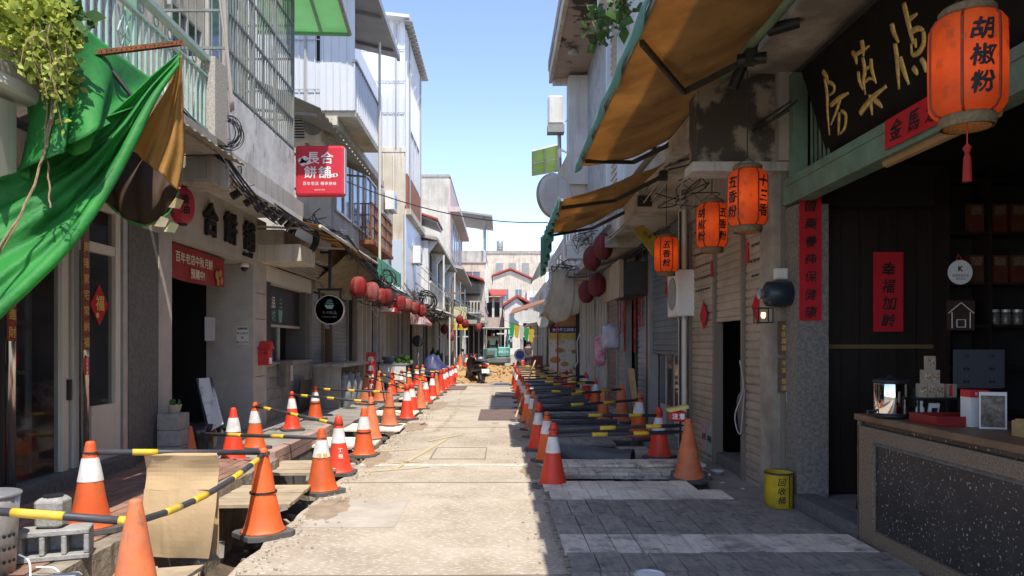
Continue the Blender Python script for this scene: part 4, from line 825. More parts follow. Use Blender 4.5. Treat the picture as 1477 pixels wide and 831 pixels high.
for y in (32.2, 33.6, 36.6, 38.0, 41.0, 42.4): MB().bb(-3.24, -3.18, y - .08, y + .08, 4.28, 5.75).build('window_post', mat('brown_door', (.16, .1, .06)), L7)
MB().prism([(-4.4, 30.2, 6.25), (-2.6, 30.2, 5.9), (-2.6, 44.2, 5.9), (-4.4, 44.2, 6.25)], (0, 0, .12)).build('roof_eave', CONC, L7)
re_ = thing('red_eave', 'small red-edged roof eave jutting out past the tall white block', 'roof', (-3, 32, 6.6)); MB().prism([(-3.6, 30.5, 7.0), (-2.65, 30.5, 6.65), (-2.65, 33.2, 6.65), (-3.6, 33.2, 7.0)], (0, 0, .1)).build('soffit', GREYM, re_); MB().prism([(-3.75, 30.4, 7.15), (-2.6, 30.4, 6.76), (-2.6, 33.3, 6.76), (-3.75, 33.3, 7.15)], (0, 0, .08)).build('red_sheet', mat('red_roof', (.40, .07, .05), (.32, .06, .04), sc=3, rough=.7), re_)
MB().bb(-10, -3.55, 30.41, 33.5, 6.2, 7.2).build('attic_wall', CREAM, re_)
L8 = left_house('pink_house', 'three-storey weathered white house with a pinkish street side', 44.002, 57, -3.1, 0, CREAM, 11)
MB().bb(-9, -3.1, 44.05, 57, 3.26, 11.7).build('wall', mat('weathered_white', (.58, .56, .50), (.44, .41, .35), sc=1.2, rough=.95, bump=.2, bs=8, streak=(.2, .18, .14), sk=.6, dirt=(.3, .27, .22), dk=.5), L8); MB().bb(-3.1, -3.0, 44.05, 57, 6.2, 11.6).build('pink_side', PINKP, L8); MB().bb(-3.1, -2.4, 44.0, 57, 9.6, 9.9).build('window_hood', PINKP, L8); win_st(L8, -3.0, 45.5, 53, 7.0, 9.4, n=3); MB().bb(-9.1, -3.0, 44.0, 57.1, 11.7, 11.85).build('coping', CONC, L8)
MB().prism([(-4, 44, 6.5), (-2.2, 44, 6.1), (-2.2, 57, 6.1), (-4, 57, 6.5)], (0, 0, .15)).build('roof_eave', CONC, L8)
# verandah houses past the bend
L9 = thing('balcony_house', 'cream corner house with columned balcony and rooftop pavilion', 'house', (-2.3, 62, 0)); MB().bb(-9, -1.25, 60, 70, -.1, 8.3).build('wall', CREAM, L9); MB().bb(-9, -1.15, 59.9, 70, 8.302, 9.3).build('parapet', CONCL, L9)
for k in range(4): MB().bb(-1.3, -1.05, 60.6 + k * 2.0, 61.1 + k * 2.0, 5.4, 8.3).build('column', WHITEP, L9)
win_cam(L9, -2.9, -1.6, 6.0, 7.6, 59.98, 2)
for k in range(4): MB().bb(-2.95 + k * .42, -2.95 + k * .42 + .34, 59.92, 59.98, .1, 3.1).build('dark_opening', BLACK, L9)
MB().bb(-3.0, -1.0, 58.6, 60.0, 3.3, 3.5).build('shop_eave', CONC, L9); MB().bb(-2.9, -1.3, 59.9, 59.98, 4.0, 5.2).build('balcony_front', PINKP, L9)
pv = thing('rooftop_pavilion', 'flat sheet roof pavilion on posts on the cream corner house', 'pavilion', (-2.3, 62, 9.3)); MB().prism([(-3.9, 58.6, 12.3), (-.6, 58.6, 11.85), (-.6, 66, 11.85), (-3.9, 66, 12.3)], (0, 0, .15)).build('roof', GREYM, pv)
for x, y in ((-3.4, 59.5), (-1.3, 59.5), (-1.3, 65), (-3.4, 65)): MB().bb(x - .06, x + .06, y - .06, y + .06, 9.3, 12).build('post', GREYM, pv)
RROOF = _m['red_roof']
t = thing('red_roof_lean_to', 'long red sheet roof over the verandah fronts on the left', 'roof', (-2.6, 58, 6)); MB().prism([(-3.6, 57.2, 7.3), (-1.3, 57.2, 6.6), (-.9, 76, 6.6), (-3.6, 76, 7.3)], (0, 0, .15)).build('red_sheet', RROOF, t); MB().bb(-3.5, -1.6, 57.4, 75, 5.6, 6.5).build('fascia', DARK, t)
t = thing('lattice_balcony', 'pinkish lattice balcony front under the red lean-to roof', 'balcony', (-1.2, 66, 4)); MB().bb(-1.6, -1.3, 60.2, 76, 3.6, 3.8).build('floor', CONCL, t)
lb_ = MB().bb(-.06, .06, -.12, .12, 0, .9).mesh('baluster', PINKP)
for k in range(26): link('baluster', lb_, t, Vector((-1.3, 60.5 + k * .6, 3.8)) - woff(t))
MB().bb(-1.4, -1.2, 60.2, 76, 4.7, 4.85).build('handrail', PINKP, t)
t = thing('far_shop_row', 'low dark shopfront row at the far left end of the street', 'shop'); shopfront(t, -1, -2.9, 57, 90, 0, 3.2, 21, dark=.6); MB().bb(-6, -1.8, 57.01, 90, 3.2, 3.5).build('eave_slab', CONC, t); MB().bb(-6, -2.95, 70.1, 90, 3.5, 7.5).build('wall', CREAM, t)
t = thing('gable_house', 'white gabled house with red roof edge closing the end of the street', 'house', (1.5, 82, 0)); MB().prism([(-.8, 82, 0), (3.5, 82, 0), (3.5, 82, 8.9), (1.17, 82, 9.9), (-.8, 82, 9.2)], (0, 10, 0)).build('wall', CREAM, t); win_cam(t, .2, 1.0, 6.6, 7.8, 82, 2); win_cam(t, 1.7, 2.5, 6.6, 7.8, 82, 2)
MB().prism([(-.95, 81.7, 9.2), (1.17, 81.7, 10.0), (3.8, 81.7, 8.85), (3.8, 81.7, 9.03), (1.17, 81.7, 10.2), (-.95, 81.7, 9.4)], (0, 11, 0)).build('roof', RROOF, t)
t = thing('end_block', 'stained concrete block behind the gabled house at the street end', 'building', (1.5, 95, 0)); MB().bb(-5, 6, 95, 105, 0, 13.4).build('wall', CREAM, t); MB().bb(-5.1, 6.1, 94.9, 105, 13.4, 13.8).build('parapet', CONC, t)
for x in (-.5, 1.2, 2.9): MB().bb(x, x + .9, 94.9, 95, 10.6, 12.2).build('shutter', GREYM, t)
t = thing('water_tank', 'stainless steel water tank on the far concrete block', 'water tank', (0, 97, 13.8)); MB().lathe([(.3, 0), (.3, .12), (.45, .15), (.45, 1.4), (.4, 1.55), (.1, 1.65)], 18, (0, 97, 13.8)).build('tank', STEEL, t, smooth=True); 
for z in (.4, .75, 1.1): MB().lathe([(.45, z), (.48, z + .04), (.45, z + .08)], 18, (0, 97, 13.8), cap=False).build('rib', STEEL, t, smooth=True)
t = thing('small_white_house', 'small white house with a red roof edge at the street end', 'house', (1.3, 72, 0)); MB().prism([(.45, 72, 0), (2.3, 72, 0), (2.3, 72, 5.6), (1.7, 72, 6.2), (.45, 72, 5.3)], (0, 6, 0)).build('wall', WHITEP, t); MB().prism([(.3, 71.7, 5.3), (1.7, 71.7, 6.25), (3.0, 71.7, 5.6), (3.0, 71.7, 5.8), (1.7, 71.7, 6.5), (.3, 71.7, 5.55)], (0, 7, 0)).build('roof', RROOF, t); win_cam(t, .9, 1.9, 3.2, 4.6, 72, 1)
t = thing('street_end_wall', 'dim shop fronts closing the street behind the excavator', 'shop'); MB().bb(-3, 6, 79, 79.4, 0, 4.4).build('wall', CONC, t)
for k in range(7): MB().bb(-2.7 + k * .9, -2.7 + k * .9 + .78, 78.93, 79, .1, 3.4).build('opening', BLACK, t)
MB().bb(-3, 6, 77.2, 79, 3.6, 3.8).build('eave_slab', CONC, t)
# low sunlit parapet and awnings along the left eaves
for i, (y0, y1, x, z, h, m, lb) in enumerate(((26.5, 29.4, -2.75, 2.30, .62, mat('red_white_stripe', (.55, .10, .08), (.66, .60, .56), sc=5, rough=.6, stretch=(.1, 1, .05), lo=.45, hi=.55), 'red and white striped shop awning below the lanterns'), (20.8, 22.2, -3.0, 2.5, .42, REDP, 'small red and white sign box under the first lanterns'))):
    t = thing('awning_box', lb, 'awning', (x, (y0 + y1) / 2, z)); MB().prism([(x, y0, z), (x, y0, z + .1), (x - .5, y0, z + h), (x - .5, y0, z)], (0, y1 - y0, 0)).build('cover', m, t)
    if i: MB().bb(x - .5, x - .02, y0 - .004, y0, z, z + .1).build('edge', WHT, t); lettering('福', (x - .3, y0 - .004, z + .15), *CAM, .2, WHT, t, bold=.05)
t = thing('green_dome_awning', 'faded green barrel awning above a yellow shop sign at the far left', 'awning', (-1.7, 38, 3)); 
MB().grid(lambda u, v: (-3.1 + 1.45 * u, 39.5 + 3 * v, 3.45 + .75 * math.sin(u * 1.57 + 1.57)), 8, 4).build('cover', mat('faded_green_awning', (.25, .42, .34), (.35, .5, .42), sc=4, rough=.6, stretch=(4, 1, 1)), t, solid=.02)
t = thing('yellow_sign', 'yellow shop sign with dark print under the green barrel awning', 'sign', (-2, 39, 2.5)); MB().bb(-2.75, -1.75, 39.3, 39.4, 2.35, 2.75).build('board', mat('sign_yellow', (.68, .55, .04), rough=.5), t); MB().bb(-2.7, -1.8, 39.3, 39.4, 2.78, 3.6).build('panel', mat('pale_sign', (.62, .56, .34), (.4, .4, .2), sc=3, rough=.6), t); lettering('飲食店', (-2.25, 39.298, 2.55), *CAM, .26, REDP, t, bold=.03)
# lanterns of the left row
ll = [(517, 414, 15.2, LRED, .36, 'the nearest and largest'), (536, 421, 16.4, LPALE, .36, 'half faded, second from the round sign'), (550, 427, 17.5, LRED, .30, 'mottled, third from the round sign'), (558, 429, 18.4, LDARK, .36, 'dark, fourth from the round sign'),
      (577, 437, 21.5, LRED, .36, 'bright red, left of the striped awning'), (587, 440, 23, LPALE, .34, 'faded pink, left of the striped awning'), (598, 444, 24.2, LRED, .33, 'red, touching the striped awning on its left'), (608, 448, 25.2, LRED, .34, 'bright red, in front of the striped awning')]
for x, y, d, m, dia, w_ in ll: red_lantern(P(x, y, d), dia, dia * 1.18, 'red paper lantern in the left row, ' + w_, m, 'left lanterns', cordlen=.6)
for x, y, d, m, lb in ((663, 461, 35, LRED, 'small red lantern left of the yellow sign'), (671, 467, 36, LRED, 'small red lantern just above the yellow sign'), (690, 472, 37, LRED, 'small red lantern right of the yellow sign'), (650, 485, 33, LPALE, 'small pale lantern low beside the far cable tangle'), (641, 475, 33, LDARK, 'dim lantern under the far cable tangle')):
    red_lantern(P(x, y, d), .36, .40, lb, m, 'left lanterns', cordlen=1.0)

pole = thing('utility_pole', 'wooden utility pole with a crossarm in front of the cream rowhouse', 'pole', (-2.3, 36, 0)); MB().tube([(-2.35, 36, .1), (-2.35, 36, 4.6)], .07, 10).build('shaft', mat('pole_wood', (.2, .16, .12), rough=.9), pole); MB().bar((-3.0, 36, 4.1), (-1.75, 36, 4.1), .08).build('crossarm', _m['pole_wood'], pole)
for i, y in enumerate((33, 41, 47, 53)): tag(MB().tube([(-2.55, y, .13), (-2.55, y, 5.6)], .045, 8).build('downpipe', WHITEP), ORD[i] + ' white downpipe from the camera on the far left facades', 'pipe', 'white downpipes')
for i, (y0, y1, m) in enumerate(((31, 35, CREAMF), (36, 38.5, GREYM), (41, 47, CONC))): t = thing('sheet_awning', ('cream', 'grey', 'concrete-coloured')[i] + ' sheet awning over the far left shops', 'awning', (-2.7, y0, 3)); MB().prism([(-3.2, y0, 3.2), (-2.1, y0, 2.85), (-2.1, y0, 2.9), (-3.2, y0, 3.28)], (0, y1 - y0, 0)).build('sheet', m, t); MB().tube([(-2.15, y0 + .1, .1), (-2.15, y0 + .1, 2.87)], .03, 6).build('post', WHITEP, t)

t = thing('stepped_house', 'narrow stepped white house between the gable and the right rowhouses', 'house', (3.4, 74, 0)); MB().bb(2.75, 5, 74, 80, 0, 7.0).build('wall', WHITEP, t); MB().bb(2.4, 5, 73.4, 80, 4.6, 4.8).build('balcony_floor', CONC, t); MB().bb(2.4, 2.5, 73.4, 80, 4.8, 5.7).build('balcony_wall', PINKP, t); win_cam(t, 3.0, 4.2, 5.2, 6.4, 74, 2)
t = thing('sheet_roof', 'rusty sheet roof sloping out at the far right', 'roof', (2.6, 45, 6.2)); MB().prism([(2.2, 40, 6.0), (4.5, 40, 7.4), (4.5, 52, 7.4), (2.2, 52, 6.0)], (0, 0, .1)).build('sheet', GREYM, t)
t = thing('far_balcony', 'concrete balcony jutting out under the pavilion house', 'balcony', (-1.2, 57, 4)); MB().bb(-3.0, -1.5, 57.2, 59.8, 4.0, 4.2).build('floor', CONCL, t); MB().bb(-3.0, -1.5, 57.2, 57.35, 4.2, 5.0).build('front_wall', CREAM, t)
for k in range(6): MB().bb(-2.95 + k * .25, -2.83 + k * .25, 57.1, 57.2, 4.3, 4.9).build('pierced_block', DARK, t)

t = thing('verandah_house', 'cream verandah house with dark upper porch where the street bends', 'house', (-1, 77, 0)); MB().bb(-2.6, .35, 77, 79, 3.4, 6.6).build('wall', CREAM, t); MB().bb(-2.4, .2, 76.9, 77, 4.6, 6.0).build('dark_porch', DARK, t); MB().bb(-2.6, .5, 76.2, 77, 3.3, 3.5).build('balcony_floor', CONCL, t); MB().bb(-2.6, .5, 76.2, 76.35, 3.5, 4.4).build('balcony_wall', PINKP, t)
for x in (-2.3, -1.5, -.7, .1): MB().bb(x - .12, x + .12, 76.4, 76.7, 0, 6.6).build('column', WHITEP, t)
MB().prism([(-2.8, 75.8, 6.6), (.7, 75.8, 6.6), (.7, 79, 7.4), (-2.8, 79, 7.4)], (0, 0, .15)).build('roof', RROOF, t); MB().bb(-2.6, .35, 77.4, 77.6, 0, 3.3).build('ground_wall', BLACK, t)
for i, (x, y, z, lb) in enumerate(((-1.0, 60.5, 9.3, 'left'), (2.2, 82.5, 10.0, 'right'))): t = thing('tv_antenna', lb + ' thin television antenna on a far roof', 'antenna', (x, y, z)); MB().tube([(x, y, z - .4), (x, y, z + 2)], .03, 5).build('mast', STEEL, t); MB().bar((x - .7, y, z + 1.8), (x + .7, y, z + 1.8), .03).build('boom', STEEL, t)
# ================================================================== RIGHT SIDE
XR = 2.85
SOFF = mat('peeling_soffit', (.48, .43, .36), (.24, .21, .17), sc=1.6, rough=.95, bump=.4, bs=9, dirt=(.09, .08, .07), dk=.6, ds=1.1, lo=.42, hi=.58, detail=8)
PEEL = mat('peeling_dark_wall', (.07, .06, .05), (.30, .26, .20), sc=2.2, rough=.95, bump=.4, bs=8, lo=.52, hi=.60, detail=8)
STONEP = mat('granite_pillar', (.24, .215, .18), (.15, .135, .115), sc=30, rough=.85, bump=.3, bs=70, lo=.4, hi=.6)
WOODD = mat('dark_old_wood', (.012, .007, .005), (.020, .012, .008), sc=4, rough=.55, stretch=(8, 8, .6))
GREENB = mat('green_beam_paint', (.16, .27, .20), (.12, .21, .155), sc=5, rough=.6, dirt=(.12, .09, .05), dk=.5, ds=4)
SOFFL = mat('bounce_lit_peeling_soffit', (.58, .54, .47), (.44, .40, .34), sc=1.4, rough=.95, bump=.4, bs=9, dirt=(.18, .15, .12), dk=.6, ds=1.0, dlo=.5, dhi=.62, detail=8)  # lighter copy of the peeling soffit, with light bounced off the road in its colour
# ---- spice shop
R1 = thing('spice_shop', 'dark open-fronted spice shop with green beam and stone jamb', 'shop', (XR, 5, 0))
MB().bb(2.83, 3.13, 6.93, 7.22, 0, 2.9).build('stone_jamb', STONEP, R1); 
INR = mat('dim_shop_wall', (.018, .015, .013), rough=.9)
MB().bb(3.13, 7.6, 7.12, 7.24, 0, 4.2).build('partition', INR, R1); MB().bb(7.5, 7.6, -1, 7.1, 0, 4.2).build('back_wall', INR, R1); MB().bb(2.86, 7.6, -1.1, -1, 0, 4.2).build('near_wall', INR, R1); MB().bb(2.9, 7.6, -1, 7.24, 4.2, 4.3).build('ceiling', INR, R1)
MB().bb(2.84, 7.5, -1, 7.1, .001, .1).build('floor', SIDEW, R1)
MB().bb(2.8, 3.0, 5.705, 6.93, .002, .14).build('threshold', DGREY, R1)
pm = MB().box((0, 0, 0), (.178, .03, 2.75)).mesh('door_plank', WOODD)
for k in range(7): link('door_plank', pm, R1, Vector((3.23 + k * .183, 7.1 + rnd.uniform(-.004, .004), 1.5)) - woff(R1))
MB().bb(3.13, 4.35, 7.06, 7.085, 1.52, 1.56).build('door_bar', mat('ochre_wood', (.13, .08, .03), rough=.7), R1)
MB().bb(3.1, 4.4, 7.05, 7.119, 2.90, 3.3).build('inner_lintel', INR, R1)
gb = MB().bb(2.80, 2.98, -1, 7.22, 2.93, 3.18).build('green_beam', GREENB, R1, bevel=.012); MB().bb(2.785, 2.80, -1, 7.1, 3.10, 3.17).build('beam_moulding', GREENB, gb)
MB().tube([(2.87, 4.2, 2.90), (2.87, 5.4, 2.905)], .035, 8).build('wood_roller', mat('light_wood', (.34, .2, .08), (.26, .15, .06), sc=5, rough=.7), R1)
MB().bb(2.98, 3.05, -1, 7.22, 3.18, 4.2).build('transom_wall', WOODD, R1)
fr = MB().bb(2.82, 2.96, 7.0, 7.1, 3.18, 4.18).build('transom_post', GREENB, R1)
for k in range(5): MB().bb(2.96, 2.975, 6.55 + k * .09, 6.58 + k * .09, 3.2, 4.15).build('transom_bar', GREENB, R1)
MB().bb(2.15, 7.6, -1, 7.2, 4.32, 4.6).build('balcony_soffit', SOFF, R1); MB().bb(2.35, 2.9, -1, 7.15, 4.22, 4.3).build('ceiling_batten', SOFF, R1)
MB().bb(1.95, 2.95, 7.2, 7.5, 3.35, 4.5).build('cross_beam', PEEL, R1); MB().bb(1.9, 2.95, 7.16, 7.5, 3.27, 3.36).build('beam_edge', CONCL, R1); MB().bb(2.72, 2.86, 7.1, 7.2, 3.36, 4.3).build('corner_post', CONC, R1)
MB().bb(2.2, 7.6, -1, 7.3, 4.602, 9.0).build('upper_wall', CONC, R1)
# rough party pier with meters
MB().bb(2.72, 3.1, 7.24, 7.62, 0, 3.3).build('party_pier', mat('flaking_pier', (.42, .37, .29), (.24, .20, .16), sc=3, rough=.95, bump=.7, bs=14, dirt=(.1, .08, .06), dk=.6), R1)
# couplets, banner and signboard
ct = thing('red_couplet', 'long red couplet with black brush characters on the stone jamb', 'couplet', (2.97, 6.925, 1.78)); c = P(1169, 373, 6.92)
MB().bb(c.x - .105, c.x + .105, 6.918, 6.927, c.z - .59, c.z + .6).build('paper', REDPAPER, ct)
BRUSH = dict(bold=.022, shear=.16, wob=.07)
for i, ch in enumerate('國藥養神保健康'): lettering(ch, (c.x, 6.916, c.z + .5 - i * .168), *CAM, .115, INK, ct, name='character', **BRUSH)
ct = thing('red_door_banner', 'red paper banner with four black characters on the dark plank door', 'banner', P(1281, 478, 7.06)); c = P(1281, 421, 7.06)
MB().bb(c.x - .145, c.x + .145, 7.055, 7.062, c.z - .385, c.z + .385).build('paper', REDPAPER, ct)
for i, ch in enumerate('幸福加齡'): lettering(ch, (c.x, 7.053, c.z + .22 - i * .165), *CAM, .14, INK, ct, name='character', **BRUSH)
ct = thing('red_beam_strip', 'short red paper strip with black characters pasted on the green beam', 'paper strip', (2.78, 4.9, 2.95))
MB().bb(2.776, 2.784, 4.35, 5.25, 2.96, 3.17).build('paper', REDPAPER, ct)
for i, ch in enumerate('金馬迎春'): lettering(ch, (2.775, 5.1 - i * .215, 3.065), *RST, .15, INK, ct, name='character', **BRUSH)
sb = thing('shop_signboard', 'black wooden signboard with gold brush characters over the spice shop', 'signboard', (2.9, 5, 3.25))
a, b2 = Vector((2.735, 0, 4.06)), Vector((2.985, 0, 3.25)); up = (a - b2).normalized(); nrm = Vector((0, -1, 0)).cross(up).normalized()
pts = [b2 + Vector((0, 6.62, 0)), b2 + Vector((0, 3.3, 0)), a + Vector((0, 3.3, 0)), a + Vector((0, 6.62, 0))]
MB().prism(pts, -nrm * .05).build('board', mat('black_lacquer', (.006, .0055, .005), (.010, .009, .008), sc=5, rough=.6, bump=.06, bs=20, spec=.15), sb, bevel=.006)
for e0, e1 in ((pts[3], pts[2]), (pts[0], pts[1])): MB().bar(e0 + nrm * .004, e1 + nrm * .004, .035, .03, up=nrm).build('frame', mat('black_frame', (.02, .017, .014), rough=.5), sb)
GOLDB = mat('gold_leaf', (.80, .60, .24), (.50, .32, .09), sc=22, rough=.38, metal=.35)
def on_board(cx, cy):                                    # a point of the lettering on the tilted board
    d = P(1080 + cx / 2.967, cy / 2.967, 1) - Vector((0, 0, CH)); o = Vector((0, 0, CH)); k = (b2 - o).dot(nrm) / d.dot(nrm); return o + d * k
STROKES = {                                              # running-script strokes: points and brush width
 'left': [([(318, 305), (332, 325), (340, 345)], .026), ([(326, 335), (336, 400), (338, 480), (346, 578)], .022), ([(338, 350), (362, 362), (366, 388), (346, 408)], .020), ([(352, 452), (388, 420), (428, 398)], .024), ([(392, 425), (378, 470), (352, 535)], .018), ([(388, 480), (386, 530), (384, 578)], .020), ([(396, 474), (416, 492), (412, 545), (392, 572)], .020)],
 'middle': [([(444, 222), (458, 245), (462, 275)], .024), ([(484, 172), (490, 205), (492, 240)], .026), ([(462, 232), (490, 215), (516, 196)], .018), ([(488, 245), (498, 300), (492, 345), (500, 405)], .022), ([(470, 305), (474, 345), (490, 385)], .020), ([(524, 250), (528, 300), (546, 358)], .022), ([(498, 300), (520, 285), (528, 320)], .014), ([(498, 350), (520, 335), (538, 345)], .014), ([(478, 486), (500, 455), (540, 410), (590, 368)], .028), ([(520, 405), (524, 445), (528, 492)], .022), ([(538, 428), (556, 440), (572, 462)], .026)],
 'right': [([(612, 100), (622, 140), (642, 182)], .024), ([(626, 185), (636, 250), (640, 320), (644, 382)], .024), ([(648, 245), (664, 300), (686, 362)], .026), ([(664, 12), (680, 80), (696, 150), (704, 190)], .024), ([(680, 92), (702, 72), (722, 58)], .018), ([(690, 140), (725, 122), (750, 130)], .022), ([(748, 135), (750, 185), (728, 225), (700, 232), (696, 185)], .022), ([(712, 165), (716, 205)], .016), ([(704, 288), (716, 305), (722, 322)], .024), ([(738, 252), (752, 275), (758, 310)], .024)]}
for key in STROKES:
    for pts_, wd in STROKES[key]:
        q = [on_board(*p) for p in pts_]; n = 14; path = [curve(q, i / n) for i in range(n + 1)]
        sb_ = MB().tube(path, [wd * (.55 + .55 * math.sin(math.pi * min(1, (i + 2) / n)) ** .6 * (1 - .35 * i / n)) for i in range(n + 1)], 8)
        for v in sb_.v: dd = (v - b2).dot(nrm); v -= nrm * dd * .55
        sb_.build('gold_stroke', GOLDB, sb, smooth=True)
# ---- granite counter and goods
cn = thing('granite_counter', 'speckled granite shop counter with dark inset panel', 'counter', (2.9, 4.5, 0))
GRAN = mat('brown_granite', (.25, .185, .125), (.15, .11, .075), sc=70, rough=.6, bump=.15, bs=80, lo=.42, hi=.58, detail=3); GRAND = mat('dark_terrazzo', (.03, .029, .028), (.38, .37, .35), sc=48, rough=.35, lo=.66, hi=.70, detail=1, dirt=(.075, .072, .07), dk=.5, ds=2.5)
MB().bb(2.83, 3.55, 1.2, 5.68, .004, .97).build('body', GRAND, cn); MB().bb(2.80, 2.829, 5.48, 5.69, .003, .93).build('corner_pilaster', GRAN, cn); MB().bb(2.80, 2.829, 1.2, 5.479, .83, .93).build('top_band', GRAN, cn); MB().bb(2.80, 2.829, 1.2, 5.479, .003, .16).build('plinth', GRAN, cn)
MB().bb(2.815, 2.828, 1.2, 5.479, .8, .829).build('bead', DGREY, cn); MB().bb(2.78, 3.6, 1.2, 5.72, .971, 1.02).build('countertop', mat('worn_wood_top', (.22, .13, .07), (.15, .09, .05), sc=4, rough=.5), cn, bevel=.006); MB().bb(2.80, 3.56, 5.681, 5.70, .003, .965).build('end_panel', GRAN, cn)
def at_counter(x, y, d): p = P(x, y, d); return Vector((p.x, p.y, 1.021))
ur = thing('steel_urn', 'polished steel urn with black lid reflecting the street on the counter', 'urn', at_counter(1285, 595, 5.35)); c = at_counter(1285, 595, 5.35)
MB().lathe([(.105, 0), (.115, .015), (.115, .03)], 24, c).build('base', BLK, ur, smooth=True); MB().lathe([(.112, .03), (.115, .04), (.115, .25), (.112, .26)], 32, c).build('tank', mat('mirror_steel', (.75, .73, .70), rough=.06, metal=1), ur, smooth=True); MB().lathe([(.118, .255), (.12, .275), (.10, .29), (.03, .295), (.025, .315)], 24, c).build('lid', BLK, ur, smooth=True)
MB().tube([c + Vector((.11, 0, .06)), c + Vector((.17, 0, .08)), c + Vector((.17, 0, .22)), c + Vector((.11, 0, .24))], .012, 8).build('handle', BLK, ur); MB().tube([c + Vector((-.11, 0, .05)), c + Vector((-.17, 0, .05)), c + Vector((-.175, 0, .02))], .012, 8).build('tap', BLK, ur)
st_ = thing('wire_stand', 'small black display stand on the counter holding spice boxes', 'stand', at_counter(1352, 600, 5.2)); c = at_counter(1345, 600, 5.25); MB().bb(c.x - .15, c.x + .16, 5.17, 5.33, 1.17, 1.18).build('shelf', BLK, st_)
for dx in (-.14, .15):
    for y in (5.18, 5.32): MB().bb(c.x + dx - .006, c.x + dx + .006, y - .006, y + .006, 1.021, 1.17).build('leg', BLK, st_)
CARD = mat('cream_card', (.34, .29, .21), (.28, .23, .16), sc=12, rough=.7); bxm = MB().bb(-.028, .028, -.025, .025, 0, .098).mesh('box', CARD); lbm = MB().bb(-.02, .02, -.028, -.0255, .03, .075).mesh('print', mat('brown_print', (.2, .1, .04), (.45, .38, .28), sc=60, rough=.7, lo=.45, hi=.55))
k = 0
for row, (n, z) in enumerate(((3, 1.181), (2, 1.280), (1, 1.379))):
    for i in range(n):
        t = thing('spice_box', 'cream spice box, ' + (('left', 'middle', 'right')[i] + ' of the bottom row' if row == 0 else ('left' if i == 0 else 'right') + ' of the middle row' if row == 1 else 'on top of the little pyramid'), 'box', (c.x - .085 + i * .06 + row * .03, 5.24, z), 'stacked spice boxes'); link('carton', bxm, t); link('print', lbm, t)
t = thing('spice_box', 'red and cream spice box beside the little pyramid', 'box', (c.x + .12, 5.24, 1.181), 'stacked spice boxes'); MB().bb(c.x + .095, c.x + .15, 5.21, 5.27, 1.181, 1.275).build('carton', CARD, t); MB().bb(c.x + .095, c.x + .118, 5.207, 5.2095, 1.19, 1.27).build('print', REDP, t)
for i, (x, lb) in enumerate(((1327, 'white bottle standing under the display stand'), (1346, 'white packet leaning under the display stand'))):
    t = thing('spice_bottle' if i == 0 else 'paper_packet', lb, 'bottle' if i == 0 else 'packet', at_counter(x, 600, 5.22)); q = at_counter(x, 600, 5.22)
    if i == 0: MB().lathe([(.026, 0), (.028, .01), (.028, .08), (.018, .1), (.018, .12)], 14, q).build('bottle', PAPER, t, smooth=True); MB().lathe([(.02, .12), (.02, .135)], 14, q).build('cap', WHT, t)
    else: MB().box(q + Vector((0, 0, .062)), (.07, .02, .115), rx=.25).build('packet', PAPER, t); MB().box(q + Vector((0, -.014, .062)), (.04, .002, .05), rx=.25).build('print', INK, t)
t = thing('red_tray', 'low red lacquer tray on the counter', 'tray', at_counter(1385, 600, 5.0)); q = at_counter(1375, 600, 4.95); MB().bb(q.x - .2, q.x + .25, 4.8, 5.1, 1.021, 1.03).build('base', REDP, t)
for x0, x1, y0, y1 in ((-.2, .25, 4.79, 4.8), (-.2, .25, 5.1, 5.11), (-.21, -.2, 4.79, 5.11), (.25, .26, 4.79, 5.11)): MB().bb(q.x + x0, q.x + x1, y0, y1, 1.022, 1.085).build('side', mat('deep_red', (.22, .015, .015), rough=.5), t)
t = thing('catalogue_box', 'white and red box with a printed photo front on the counter', 'box', at_counter(1415, 600, 4.75)); q = at_counter(1412, 600, 4.8); MB().bb(q.x - .09, q.x + .03, 4.75, 4.85, 1.021, 1.26).build('carton', PAPER, t); MB().bb(q.x - .091, q.x + .031, 4.746, 4.8495, 1.215, 1.262).build('red_top', REDP, t); lettering('養生茶', (q.x - .03, 4.746, 1.238), *CAM, .022, WHT, t)
t = thing('photo_card', 'upright card with a printed shop photo on the counter', 'card', at_counter(1432, 600, 4.62)); q = at_counter(1432, 600, 4.62); MB().box(q + Vector((.0, 0, .12)), (.15, .008, .235), rz=-.35).build('card', PAPER, t); MB().box(q + Vector((-.004, -.007, .115)), (.13, .004, .2), rz=-.35).build('photo', mat('shop_photo', (.05, .038, .025), (.2, .17, .13), sc=28, rough=.4), t)
t = thing('wooden_box', 'pale wooden box at the near end of the counter', 'box', (3.2, 4.2, 1.02)); MB().bb(3.02, 3.5, 4.0, 4.3, 1.021, 1.115).build('body', mat('pale_pine', (.42, .28, .12), (.34, .22, .09), sc=5, rough=.6, stretch=(1, 6, 6)), t, bevel=.004); MB().bb(3.03, 3.49, 4.02, 4.28, 1.1155, 1.125).build('lid', _m['pale_pine'], t)
t = thing('stool', 'dark wooden stool half hidden behind the counter end', 'stool', (3.3, 6.3, .1)); MB().bb(3.16, 3.46, 6.15, 6.45, .62, .66).build('seat', WOODD, t)
for dx in (-.12, .12):
    for dy in (-.12, .12): MB().bar((3.31 + dx * 1.15, 6.3 + dy * 1.15, .102), (3.31 + dx * .8, 6.3 + dy * .8, .62), .035).build('leg', WOODD, t)
